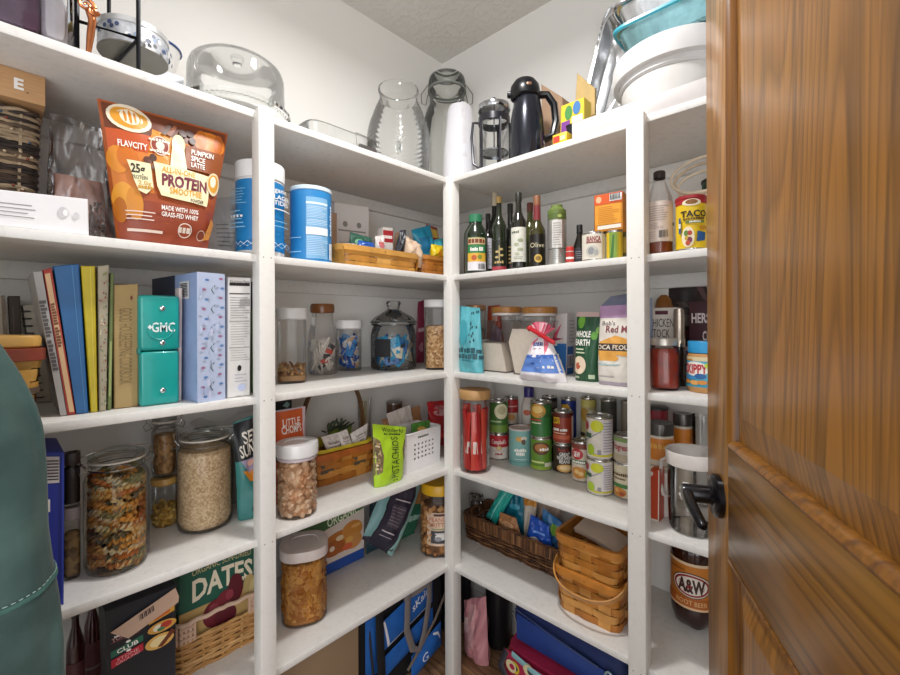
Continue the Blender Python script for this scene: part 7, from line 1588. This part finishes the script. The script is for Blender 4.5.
h_ = .262; q = [(q[0][0], 0), (q[1][0], 0), (q[1][0], h_), (q[0][0], h_)]
it = [('r', 0, 0, 1, .52, P('#b99a62')), ('r', 0, .0, 1, .26, P('#8a7440')), ('t', 'ORGANIC SUN-DRIED', .52, .875, .062, P('#c9b98a'), {'w': .74, 'bend': .03}), ('t', 'DATES', .53, .715, .19, P('#e6dcc4'), {'w': .76, 'b': .03, 'bend': .05}),
      ('e', .42, .40, .15, .13, P('#6a1f2a')), ('e', .56, .46, .14, .12, P('#7a2632')), ('e', .68, .56, .10, .14, P('#5c1a26')), ('e', .55, .33, .14, .10, P('#581824')), ('e', .40, .45, .06, .05, P('#8f3a46')), ('e', .60, .52, .05, .05, P('#8f3a46')), ('e', .86, .54, .08, .10, P('#b5a06a')), ('e', .92, .48, .06, .10, P('#c9b884')), ('t', 'NET WT 40 OZ', .5, .16, .04, P('#3a3a24'), {'w': .4})]
thing('dates_carton', 'dark green dried dates carton standing in the tan wicker basket', 'carton', loc, rz, [(None, qslab(q, .10, M('#1f5a4a', .45, var=.04), it))])
# --- between the posts
x, y, R = rb(281, 328, 629, z); H = zat(x, y, 541) - z
CER = [M('#c4862e', .6, var=.2), M('#b5741f', .6, var=.2), M('#d39a48', .6, var=.2), M('#a8651c', .6, var=.2)]
def flakes(f, ri):
    R8 = random.Random(21)
    for c in range(420):
        a = R8.uniform(0, 2 * pi); zz = .02 + (H * .80 - .02) * R8.random(); s = .0075 * R8.uniform(.7, 1.2)
        f.ball((0, 0, 0), s, R8.choice(CER), 6, (1.3, 1, .35), Matrix.Translation(((ri - .004) * cos(a) * (1 if True else 1), (ri - .004) * sin(a), zz)) @ Euler((R8.uniform(0, 3), R8.uniform(0, 3), R8.uniform(0, 3))).to_matrix().to_4x4())
thing('canister', 'tall clear canister of orange cereal with pale lid on the lowest shelf', 'canister', (x, y, z), face(x, y), canister(R, H, GRAIN('#9a5a1c', '#d09a50', 70, .7, .8), H * .80, lid=M('#d6cac6', .4), lidh=H * .13, sq=.8, fr=.94, extra=flakes, fname='cereal'))
loc, rz, q = Q('L', .255, [(298, 596), (364, 556), (363, 480), (298, 480)], z)
h_ = .222; q = [(q[0][0], 0), (q[1][0], 0), (q[1][0], h_), (q[0][0], h_)]
it = [('r', 0, .16, 1, .62, P('#d8c9be')), ('r', 0, .62, 1, 1, P('#3f6a3a')), ('p', [(.0, .60), (1, .80), (1, .62), (0, .4)], P('#d8cbc0')), ('t', 'ORGANIC', .66, .80, .13, P('#dfe6c9'), {'w': .50, 'b': .02, 'rot': .10}), ('e', .62, .42, .30, .17, P('#b8702a')), ('e', .80, .52, .17, .15, P('#c9853a')), ('e', .50, .36, .18, .12, P('#a85a1e')), ('e', .82, .35, .14, .12, P('#c98a4a')), ('e', .60, .48, .06, .04, P('#e0c9a0')), ('e', .48, .36, .04, .04, P('#ead8c0')), ('e', .72, .30, .08, .05, P('#d0603a')), ('e', .86, .58, .08, .03, P('#e0a860')), ('e', .75, .40, .06, .05, P('#d9a24e'))]
thing('cereal_box', 'blue organic cereal box behind the orange cereal canister', 'box', loc, rz, [(None, qslab(q, .06, M('#1f4a9a', .45, var=.05), it))])
NV = M('#2a2638', .35, var=.08)
it = [('r', .0, .05, .16, .95, P('#6f9a9c')), ('r', .16, .05, .20, .95, P('#1c1a26')), ('r', .82, .0, 1, 1, P('#8fb5b0')), ('r', .30, .70, .72, .86, P('#3f3b4c')), ('r', .28, .66, .74, .675, P('#c9c0c8')), ('r', .30, .30, .70, .60, P('#4a4350')), ('r', .28, .22, .66, .235, P('#c9c0c8')), ('r', .30, .16, .6, .17, P('#a8a0a8'))] + lines(.30, .72, .32, .58, 6, P('#8a808a'), 3, .2)
loc, rz, q = Q('L', .185, [(362, 549), (392, 566), (424, 487), (388, 470)]); loc = (loc[0], loc[1], z + .001)
q = [(a, min(c, SB[3] - z - .008)) for a, c in q]
thing('crisp_bag', 'leaning dark navy crisp bag with a silver green edge', 'bag', loc, rz, [(None, qbag(q, .065, NV, it, None, False, 81, .004))])
loc, rz, q = Q('L', .265, [(366, 545), (388, 548), (398, 470), (374, 470)], z)
q = [(a, min(c, SB[3] - z - .012)) for a, c in q]
thing('crisp_bag', 'dark teal crisp bag behind the leaning navy bag', 'bag', loc, rz, [(None, qbag(q, .045, M('#24404a', .35), [('r', .1, .1, .3, .9, P('#7fa0a0'))], None, False, 82, .004))])
loc, rz, q = Q('L', .255, [(398, 545), (414, 545), (428, 482), (412, 478)], z)
q = [(a, min(c, SB[3] - z - .012)) for a, c in q]
thing('crisp_bag', 'green and orange snack bag between the navy bag and yellow lidded jar', 'bag', loc, rz, [(None, qbag(q, .04, M('#2f6a52', .35), [('r', 0, .6, 1, .95, P('#c98a4a')), ('r', .1, .3, .9, .4, P('#9fc0b0'))], None, False, 83, .003))])
x, y, R = rb(420.5, 458, 559, z); H = zat(x, y, 480) - z
H = min(H, SB[3] - z - .006)
b = MB(); b.lathe([(0, .003), (R * .92, .002), (R, .010), (R, H * .74), (R * .92, H * .82), (R * .86, H * .86)], SMOKE, 36, sq=.8)
f = MB(); bits(f, R * .97, .010, H * .70, [M('#b5804a', .6, var=.2), M('#a06a38', .6, var=.2), M('#c99a62', .6, var=.2)], 240, 7, .010, (1.3, .9, .8), .8); f.lathe([(0, .006), (R * .86, .008), (R * .86, H * .68), (0, H * .70)], M('#7a5230', .8, var=.3), 24); f.kind = 'stuff'
l = MB(); l.lathe([(R * .88, H * .85), (R * .96, H * .86), (R * .96, H * .985), (R * .92, H), (0, H)], M('#d9a81e', .35), 44)
lb = MB(); S_ = sf_cyl(R + .001, H * .18, H * .46, 1.5, .1); lb.grid(lambda u, v: S_(u, v, .0008), 16, 4, M('#d9bfa8', .5))
decor(lb, S_, R * 1.5, H * .46, [('r', .25, .90, .75, .97, P('#5a3a34')), ('t', 'PEANUT', .45, .80, .13, P('#b5674a'), {'w': .7}), ('t', 'BRITTLE', .45, .64, .13, P('#b5674a'), {'w': .7}), ('r', .18, .50, .8, .53, P('#8a9a6a')), ('r', .16, .08, .84, .46, P('#3f4046')), ('e', .5, .28, .2, .1, P('#d9d6d2')), ('e', .4, .22, .12, .07, P('#8f9096')), ('r', .3, .36, .75, .40, P('#c9c6c4'))], .0012)
thing('snack_jar', 'clear jar with yellow lid and tan label behind the inner corner post', 'jar', (x, y, z), face(x, y), [('clear_body', b), ('snacks', f), ('lid', l), ('label', lb)])
# --- back wall: long brown wicker basket with bags
p0, p1 = RS(461, .172), RS(563, .172); w_ = p1.x - p0.x; xc = (p0.x + p1.x) / 2; d_ = .17
BW_ = [M('#6a4428', .6, var=.25), M('#7d5432', .6, var=.25), M('#56361f', .6, var=.25), M('#8f6640', .6, var=.2), M('#4a2f1e', .6, var=.2)]
hr = zat(p0.x + .01, YB + .172, 513) - z
b, rm = wicker(w_, d_, hr, .05, 12, 22, BW_, .0036, .03, 31, None, .36, .005)
thing('long_basket', 'long dark brown wicker basket of snack bags', 'basket', (xc, YB + .172 + d_ / 2, z), 0, [('weave', b), ('rim', rm)])
GB = 'snack bags in the long basket'
def bagB(px4, w, T, mat, it, label, seed, wr=.004, stand=False):
    loc, rz, q = Q('R', w, px4); lim = SB[3] - .006 - loc[2]; q = [(a, min(c, lim)) for a, c in q]
    thing('snack_bag', label, 'bag', loc, rz, [(None, qbag(q, T, mat, it, None, stand, seed, wr))], GB)
bagB([(486, 516), (496, 524), (514, 494), (501, 489)], .222, .028, M('#2fa89c', .35, var=.06), [('r', .44, .02, .50, .98, P('#9fdcd4')), ('r', .1, .2, .3, .5, P('#1f8a86'))], 'bright turquoise snack bag at the left of the long basket', 91)
bagB([(497, 532), (526, 540), (524, 494), (508, 489)], .262, .03, M('#146a80', .35, var=.08), [('e', .6, .7, .25, .06, P('#3f9ab0'))], 'dark blue green snack bag in the middle of the long basket', 92)
bagB([(498, 530), (522, 538), (516, 518), (500, 512)], .205, .02, M('#a8744a', .5, var=.15), [('e', .5, .5, .3, .2, P('#c99a72'))], 'brown loaf shaped bag low in the long basket', 93)
bagB([(524, 545), (534, 545), (537, 500), (524, 497)], .252, .02, M('#cbbfb2', .4, var=.08), [('r', .0, .85, 1, 1, P('#c98a3a'))], 'pale bag with an orange corner in the long basket', 94)
bagB([(525, 545), (553, 552), (549, 526), (531, 514)], .200, .02, M('#1f4fb0', .3, var=.08), [('e', .35, .25, .22, .14, P('#d9cfd0')), ('r', .3, .55, .8, .62, P('#6f9ae0'))], 'royal blue crinkled snack bag at the front of the long basket', 95)
bagB([(540, 548), (561, 548), (562, 522), (543, 508)], .232, .025, M('#3f78b0', .3, var=.08), [('p', [(.4, .5), (.98, .4), (.98, .8), (.6, .8)], P('#7fae3a')), ('r', .1, .2, .5, .4, P('#cfd9e0'))], 'blue and lime snack bag at the right of the long basket', 96)
bagB([(534, 545), (560, 548), (560, 505), (538, 502)], .288, .03, M('#b5a090', .45, var=.12), [('e', .5, .6, .3, .2, P('#8a6a56'))], 'brown and cream bag at the back of the long basket', 97)
bagB([(471, 512), (482, 512), (483, 494), (469, 492)], .270, .03, GL('#d8d6d6', .6, .14, 4.0, 'clear_film'), [('e', .5, .5, .3, .2, P('#55504e'))], 'crumpled clear bag at the left end of the long basket', 98, .006)
# two stacked light oak splint baskets
LO = [M('#c08238', .42, var=.18, vec=(1, 1, 1)), M('#b5762e', .42, var=.18), M('#c98f48', .42, var=.16), M('#ad6c28', .42, var=.18)]
x0, x1 = -.640, -.458; yF = YB + .043; w_ = (x1 - x0) * 1.06; d_ = .17; xc = (x0 + x1) / 2 + .002
hl = .125
b, rm = splint(w_, d_, hl, .10, 5, 12, LO, M('#bd7c34', .4, var=.18), .0022, .020, .022, 41)
hd = strip_arch(w_ * 1.06, .085, M('#c48a42', .35, var=.15), .014, .004, 0, 40, 2.3, 0)
for i, v in enumerate(hd.v):
    # swung down over the front
    xx, yy, zz = v; t = rad(122); hd.v[i] = Vector((xx, -.05 - (zz * sin(t)) - yy * cos(t) * -1, hl + .008 + zz * cos(t) + yy * sin(t)))
thing('splint_basket', 'light oak splint basket with its handle swung down, under the other', 'basket', (xc, yF + d_ / 2 + .004, z), 0, [('weave', b), ('rim', rm), ('handle', hd)], 'stacked splint baskets')
hu = .115; wu, du = w_ * .985, d_ * .985
b, rm = splint(wu, du, hu, .12, 5, 12, LO, M('#bd7c34', .4, var=.18), .0020, .022, .022, 43)
zb_ = z + hl - .018
thing('splint_basket', 'light oak splint basket with folded paper, stacked in the other', 'basket', (xc, yF + d_ / 2 + .004, zb_), 0, [('weave', b), ('rim', rm)], 'stacked splint baskets')
pp = MB()
PPM = M('#cdb8a6', .7, var=.04)
for k in range(3): pp.grid(lambda u, v: Vector((-.055 + .130 * u, .06 - .095 * v - .003 * k, .03 + (hu - .025) * (1 - .34 * u) * (.95 - .1 * v) + .006 * k + .004 * sin(u * 4))), 8, 6, PPM)
pp.box(-.055, .075, -.035, .06, 0, .03, PPM, .004); pp.ang = 50
thing('folded_paper', 'folded beige paper lying in the upper splint basket', 'paper', (xc, yF + d_ / 2, zb_ + .004), 0, [(None, pp)])
# root beer bottle in the right bay
x, y, R = rb(670, 717, 634, z); H = .31
RB_ = M('#2a110c', .12, var=.1, coat=.6)
b = MB()
def petal(a, zz): return 1 - .16 * max(0, 1 - zz / .035) * (.5 - .5 * cos(a * 5))
b.lathe([(0, .012), (R * .45, .004), (R * .68, .001), (R * .86, .010), (R * .97, .032), (R, .050), (R * .985, .058), (R * .985, .190), (R, .198), (R * .97, .215), (R * .80, .245), (R * .45, .275), (R * .28, .288), (R * .27, .295)], RB_, 60, wob=petal)
c = MB(); c.lathe([(R * .29, .290), (R * .29, H - .002), (R * .26, H), (0, H)], M('#e6e0d8', .4), 28)
lb = MB(); lb.lathe([(R * .992, .062), (R * .992, .186)], M('#bd7428', .35, var=.04), 48)
S_ = sf_cyl(R * .993, .062, .124, 2.6)
decor(lb, S_, R * 2.6, .124, [('r', 0, 0, 1, .05, P('#d9b48a')), ('r', 0, .94, 1, 1, P('#d9c0a0')), ('r', 0, .05, 1, .26, P('#a8581c')), ('e', .50, .52, .34, .27, P('#4a2016')), ('e', .50, .52, .32, .25, P('#d9cfc0')), ('e', .50, .52, .30, .23, P('#8a1f22')), ('e', .50, .52, .26, .19, P('#dcd3c8')), ('t', 'A&W', .50, .52, .27, P('#3a1a14'), {'b': .045, 'w': .44}), ('e', .47, .505, .035, .05, P('#b8323a')), ('t', 'ROOT BEER', .5, .16, .10, P('#e0b87a'), {'w': .5}), ('r', .1, .82, .4, .85, P('#8a4a1a'))], .0006)
thing('root_beer_bottle', 'large dark root beer bottle with an orange label', 'bottle', (x, y, z), face(x, y) - .08, [('bottle_body', b), ('label', lb), ('cap', c)])
# ============================================================ on the floor under the shelves
z = 0.0
top = SB[4] - .012
p1 = LS(357, .09)
b = carton(.42, .22, .345, M('#9c8468', .75, var=.06, scale=6), [('r', 0, .985, 1, 1, P('#7d6850')), ('r', .05, .2, .3, .21, P('#7d6850'))])
thing('cardboard_box', 'plain brown cardboard box on the floor left of the blue bag', 'box', (XL - .09 - .11, p1.y - .21, z), RL, [(None, b)])
# black and blue cooler bag with grey straps
def cushion(w, d, h, mat, seed, n=18, puff=.012, wr=.006, e=5):
    """soft upright bag"""
    m = MB()
    def pos(u, v):
        a = 2 * pi * u; p = 2 + e; k = (abs(cos(a)) ** p + abs(sin(a)) ** p) ** (-1 / p)
        nn = noise.noise(Vector((cos(a) * 2, sin(a) * 2, v * 3 + seed))) * wr + noise.noise(Vector((cos(a) * 6, sin(a) * 6, v * 8 + seed))) * wr * .5
        s = 1 + (puff * sin(pi * v) + nn) / (w / 2)
        return Vector((k * cos(a) * w / 2 * s, k * sin(a) * d / 2 * s, h * v + nn * (v > .1)))
    m.grid(pos, 72, n, mat, None, True)
    nv = len(m.v); ring = [72 * n + i for i in range(72)]
    c = Vector((0, 0, h + .006)); m.v.append(c); kk = m.mi(mat)
    for i in range(72): m.f.append((ring[i], ring[(i + 1) % 72], nv)); m.m.append(kk)
    m.f.append(tuple(range(71, -1, -1))); m.m.append(kk); m.ang = 60
    return m
a_, c_ = LS(360, .12), LS(446, .12); wv = c_.y - a_.y; yc = (a_.y + c_.y) / 2; d_ = .20; hb = .34
BKF = M('#17171b', .7, var=.15, bump=.2); BLU = M('#1f63b5', .55, var=.12, bump=.15); GRY = M('#7a7472', .6, var=.1, bump=.15)
body = cushion(wv, d_, hb, BKF, 3)
F = -d_ / 2 - .018
def patch(u0, u1, z0, z1, mat, off=.0, nx=10, bulge=.010, sl=0.0):
    m = MB(); m.grid(lambda u, v: Vector(((u0 + (u1 - u0) * u) * wv, F - off - bulge * sin(pi * u) * sin(pi * v), z0 + (z1 - z0) * v + sl * (u - .5))), nx, 8, mat); return m
pn = patch(-.30, .30, .185, .285, BLU, .002, sl=.06); wt = P('#e6e8ec')
def onp(u0, u1, z0, z1, off, bulge, sl): return lambda u, v, k: Vector(((u0 + (u1 - u0) * u) * wv, F - off - k - bulge * sin(pi * u) * sin(pi * v), z0 + (z1 - z0) * v + sl * (u - .5)))
decor(pn, onp(-.30, .30, .185, .285, .002, .010, .06), .6 * wv, .10, [('t', 'sKain', .72, .62, .26, wt, {'w': .36, 'b': .01, 'rot': .1}), ('p', [(.03, .97), (.06, .97), (.14, .08), (.10, .06)], wt), ('r', .1, .03, .95, .06, wt)], .0012)
p2 = patch(-.30, .30, .095, .165, BLU, .003, sl=.06); p3 = patch(-.46, -.34, .10, .29, BLU, .0, sl=0)
p4 = patch(.02, .40, .01, .10, BLU, .006, sl=.05, bulge=.02)
decor(p4, onp(.02, .40, .01, .10, .006, .02, .05), .38 * wv, .09, [('t', 'G', .35, .55, .3, wt), ('p', [(.70, .95), (.86, .80), (.94, .45), (.90, .45), (.82, .74), (.68, .90)], wt)], .0012)
hp = MB(); hp.tube([(-.05 * wv - .0, F - .024, .32), (-.08 * wv, F - .03, .20), (-.02 * wv, F - .032, .125), (.06 * wv, F - .032, .105), (.13 * wv, F - .030, .15), (.20 * wv, F - .026, .25), (.24 * wv, F - .012, .34)], 1, GRY, 8, flat=(.003, .013))
cap_ = MB(); cap_.grid(lambda u, v: Vector(((-.05 + .42 * u) * wv, F + .0 - .02 * v * sin(pi * u), .345 - .055 * v + .03 * (u - .4))), 10, 6, GRY); cap_.ang = 60
zp = MB(); zp.tube([(-.05 * wv, F - .020, .05), (.12 * wv, F - .022, .105), (.30 * wv, F - .018, .16), (.48 * wv, F - .006, .225)], 1, M('#8f8578', .5, .3), 6, flat=(.0028, .006))
sv = MB(); sv.tube([(-.33 * wv, F - .004, .34), (-.33 * wv, F - .012, .20), (-.31 * wv, F - .012, .02)], 1, BKF, 8, flat=(.003, .016))
s2 = MB(); s2.tube([(-.42 * wv, F, .26), (-.43 * wv, F - .016, .18), (-.40 * wv, F - .018, .08), (-.34 * wv, F - .01, .01)], .004, M('#2a2c30', .6), 8)
thing('cooler_bag', 'black and blue cooler bag with grey straps on the floor', 'bag', (XL - .12 - d_ / 2 - .02, yc, z + .001), RL, [('bag_body', body), ('front_panel', pn), ('lower_panel', p2), ('side_panel', p3), ('pocket', p4), ('grey_strap', hp), ('top_flap', cap_), ('zip', zp), ('black_strap', sv), ('cord', s2)])
# black folded thing in the corner
b = cushion(.17, .15, .30, M('#121216', .6, var=.1), 9, puff=.004)
pc = Vector((WL + .115, WB - .11, 0))
st = MB(); [st.tube([(.02, -.085, .26 + k * .012), (.085, -.02, .26 + k * .012)], .0025, M('#8a6a6a', .5), 6) for k in range(1)]
thing('black_bag', 'black bag deep in the floor corner behind the post', 'bag', (pc.x, pc.y, z + .001), 0, [(None, b)])
# right side: pink bag, black bin, paper roll, navy cooler bag on a floral lunch bag, small tan box
loc, rz, q = Q('R', .15, [(466, 668), (489, 674), (486, 596), (464, 600)], z)
h_ = min(q[2][1], .33); 
thing('pink_bag', 'pink food in a clear bag on the floor right of the corner post', 'bag', loc, rz, [(None, qbag(q, .06, M('#c98a90', .35, var=.12, scale=15), [('r', .3, .2, .6, .9, P('#d9a5a6')), ('r', .1, .45, .3, .7, P('#e3c4c2'))], None, True, 101, .006))])
x, y, R = wbR('R', 484, 510, .265)
b = MB(); b.lathe([(0, 0), (R * .85, 0), (R * .88, .004), (R * 1.0, .235), (R * 1.05, .238), (R * 1.05, .244), (R * .98, .244), (R * .86, .01), (0, .01)], M('#1b1a1d', .35), 36)
thing('black_bin', 'small round black bin between the pink bag and navy bag', 'bin', (x, y, z), 0, [(None, b)])
b = MB(); b.tube([(0, 0, .012), (-.030, 0, .30)], .0165, M('#cbbcae', .6), 16)
ci = MB(); ci.tube([(-.0302, 0, .3005), (-.0312, 0, .312)], .013, M('#7f9a72', .5), 14)
lb_ = MB(); lb_.tube([(-.0100, 0, .12), (-.0235, 0, .245)], .0168, M('#b9ab9c', .6, var=.1), 16, cap=False)
thing('paper_roll', 'pale paper roll with green end standing in the black bin', 'roll', (x + .012, y - .012, z + .002), 0, [('roll', b), ('green_end', ci), ('label', lb_)])
p0, p1 = RS(500, .065), RS(620, .065); wv2 = p1.x - p0.x; xc = (p0.x + p1.x) / 2; d2 = .20; hf = .175
FL = M('#b52a52', .6, var=.1)
fb_ = cushion(wv2, d2, hf, FL, 21, puff=.008, wr=.004)
R8 = random.Random(12); FF = -d2 / 2 - .012
sp_ = lambda u, v, k: Vector(((u - .5) * wv2 * .94, FF - .006 * sin(pi * u) - .004 - k, hf * v))
it = []
for i in range(26):
    u, v = R8.uniform(.05, .95), R8.uniform(.10, .92); cc = R8.choice(['#d8c23a', '#1f2430', '#d9a04a', '#e3d6a8', '#7a1f4a', '#c9d04a'])
    it += [('e', u, v, .055, .11, P(cc)), ('e', u + .01, v, .028, .05, P(R8.choice(['#b5264f', '#e0c84a', '#2a2a38'])))]
pt_ = MB(); pt_.grid(lambda u, v: sp_(u, v, 0), 14, 6, FL); decor(pt_, sp_, wv2 * .94, hf, it, .0006, .00012)
zp = MB(); zp.tube([(-wv2 * .40, FF - .004, hf * .98), (-wv2 * .2, FF - .014, hf * .95), (wv2 * .2, FF - .016, hf * .90), (wv2 * .46, FF - .008, hf * .94)], 1, M('#8fc0c9', .5), 8, flat=(.003, .010))
hs = MB(); hs.tube([(-wv2 * .46, FF - .002, hf * .98), (-wv2 * .49, FF - .02, hf * .72), (-wv2 * .38, FF - .03, hf * .52), (-wv2 * .1, FF - .034, hf * .40), (wv2 * .1, FF - .02, hf * .3)], 1, M('#2a2730', .6), 8, flat=(.003, .011))
thing('lunch_bag', 'pink floral lunch bag with light blue zip under the navy bag', 'bag', (xc, YB + .065 + d2 / 2 + .02, z + .001), 0, [('bag_body', fb_), ('floral_front', pt_), ('zip', zp), ('strap', hs)])
NVB = M('#1c2f63', .6, var=.12, bump=.15)
nb = MB(); hn = top - .06 - hf - .012
nb = cushion(wv2 * .94, d2 * .86, hn + .03, NVB, 33, puff=.006, wr=.007)
for i, v in enumerate(nb.v): nb.v[i] = Vector((v.x, v.y, v.z * (1 - .30 * (v.x / wv2 + .5))))
FN = -d2 * .43 - .012
pk_ = MB(); pk_.grid(lambda u, v: Vector(((-.42 + .84 * u) * wv2, FN - .012 * sin(pi * u) * sin(pi * v), .012 + (hn * .62) * v * (1 - .35 * u))), 12, 6, M('#1f3f8a', .6, var=.1))
bn = MB(); bn.tube([(-.44 * wv2, FN + .004, hn * .78), (-.1 * wv2, FN - .012, hn * .72), (.3 * wv2, FN - .008, hn * .56)], .003, M('#3a4a7a', .5), 6)
rg = MB(); rg.tube([(wv2 * .38 + .011 * cos(a), FN - .012, hn * .48 + .017 * sin(a)) for a in [2 * pi * i / 16 for i in range(16)]], .003, M('#a9c4c4', .3, .3), 6, True)
thing('navy_bag', 'folded navy blue cooler bag lying on the floral lunch bag', 'bag', (xc, YB + .085 + d2 / 2 + .02, z + hf + .012), 0, [('bag_body', nb), ('front_pocket', pk_), ('binding', bn), ('ring', rg)])
a_ = RS(607, .05)
b = carton(.13, .10, .10, M('#9a6a40', .7, var=.06))
thing('small_carton', 'small brown carton on the floor near the right shelf post', 'carton', (p1.x + .085, YB + .20, z), 0, [(None, b)])
# ============================================================ green jacket hung on the shelf post by the doorway
JM = bpy.data.materials.new('green_canvas'); JM.use_nodes = True; nt = JM.node_tree; bs = nt.nodes['Principled BSDF']
bs.inputs['Roughness'].default_value = .85; bs.inputs['Sheen Weight'].default_value = .15
tc = N(nt, 'ShaderNodeTexCoord'); n1 = N(nt, 'ShaderNodeTexNoise', Scale=9.0, Detail=5.0); nt.links.new(tc.outputs['Object'], n1.inputs['Vector'])
r = N(nt, 'ShaderNodeValToRGB'); r.color_ramp.elements[0].position = .35; r.color_ramp.elements[1].position = .68
r.color_ramp.elements[0].color = srgb('#2e4643') + [1]; r.color_ramp.elements[1].color = srgb('#4a645f') + [1]
nt.links.new(n1.outputs['Fac'], r.inputs[0]); nt.links.new(r.outputs[0], bs.inputs['Base Color'])
n2 = N(nt, 'ShaderNodeTexNoise', Scale=260.0, Detail=2.0); nt.links.new(tc.outputs['Object'], n2.inputs['Vector'])
bp = N(nt, 'ShaderNodeBump', Strength=.25, Distance=.002); nt.links.new(n2.outputs['Fac'], bp.inputs['Height']); nt.links.new(bp.outputs[0], bs.inputs['Normal'])
JX, JYC = -.885, -.21
out = []
for px, py in [(2, 346), (20, 372), (36, 402), (45, 430), (48.5, 470), (50, 530), (55, 566), (61, 600), (65.5, 640), (66.5, 675)]:
    d = ray(px, py); t = (JX + .02) / d.x; p = EYE + d * t; out.append((p.z, p.y))
out = [(1.40, JYC + .045), (1.375, JYC + .075), (1.33, JYC + .13), (1.28, out[0][1] - .03)] + out
out += [(out[-1][0] - .12, out[-1][1] + .004), (out[-1][0] - .22, out[-1][1] + .006)]
def edge(zz):
    for (za, ya), (zb2, yb2) in zip(out, out[1:]):
        if zb2 <= zz <= za: k = (za - zz) / max(1e-6, za - zb2); return ya + (yb2 - ya) * k
    return out[-1][1]
z1_, z0_ = out[0][0], out[-1][0]
def jpos(u, v, k=0.0):
    zz = z1_ + (z0_ - z1_) * v; hwid = edge(zz) - JYC; a = 2 * pi * u
    th = .030 + .026 * min(1, v * 3); f = noise.noise(Vector((cos(a) * 2.2, v * 5, sin(a) * 2.2))) * .020 + noise.noise(Vector((cos(a) * 5, v * 9, sin(a) * 5))) * .012
    sq_ = 2.6; c, s_ = cos(a), sin(a)
    X = th * (1 if c >= 0 else -1) * abs(c) ** (2 / sq_) + f * (abs(c) + .25) * min(1, v * 4) + k * c
    Y = hwid * (1 if s_ >= 0 else -1) * abs(s_) ** (2 / sq_) + k * s_
    return Vector((JX + X, JYC + Y, zz))
jb = MB(); jb.grid(jpos, 72, 60, JM, None, True)
nv = len(jb.v); kk = jb.mi(JM); jb.f.append(tuple(72 * 60 + i for i in range(72))); jb.m.append(kk); jb.f.append(tuple(range(71, -1, -1))); jb.m.append(kk); jb.ang = 70
def vseam(yy): return 0
sm = MB(); SEAM = M('#3d625b', .85, var=.15, bump=.3, scale=120); pts = []
for i in range(40):
    u = -.06 + .35 * i / 39; zz = .832 + .055 * (u / .29)
    pts.append(jpos(u, (z1_ - zz) / (z1_ - z0_), .0012))
sm.tube(pts, 1, SEAM, 6, flat=(.0016, .0035))
st2 = MB(); TH = M('#8fa8a0', .7)
for i in range(0, 39):
    a, b2 = pts[i], pts[i + 1]; st2.tube([a.lerp(b2, .2) + Vector((.003, 0, .007)), a.lerp(b2, .75) + Vector((.003, 0, .007))], .0007, TH, 4)
co = MB(); co.lathe([(.040, 0), (.048, .03), (.044, .05), (.036, .048), (.036, 0)], JM, 28, M_=TR(JX, JYC, z1_ - .012, 0, rad(-12), 0))
lp = MB(); lp.tube([(JX - .036, JYC - .016, z1_ + .018), (JX - .036, JYC - .012, z1_ + .070), (JX - .036, JYC, z1_ + .088), (JX - .036, JYC + .012, z1_ + .070), (JX - .036, JYC + .016, z1_ + .018)], .0025, JM, 6)
jk = thing('jacket', 'green canvas jacket hanging at the left edge in front of the shelves', 'jacket', (0, 0, 0), 0, [('jacket_body', jb, [('stitching', st2)]), ('hem_seam', sm), ('collar', co), ('hanging_loop', lp)])
hk = MB(); hk.tube([(XL + PF + .001, JYC, z1_ + .065), (JX - .045, JYC, z1_ + .062), (JX - .026, JYC, z1_ + .066), (JX - .018, JYC, z1_ + .095)], .0045, M('#3a3836', .3, .8), 8)
bk = MB(); bk.box(XL + .0005, XL + PF + .0005, JYC - .02, JYC + .02, z1_ - .02, z1_ + .10, POST, .002)
thing('coat_hook', 'dark metal coat hook above the green jacket', 'hook', (0, 0, 0), 0, [('hook', hk), ('wooden_block', bk)])
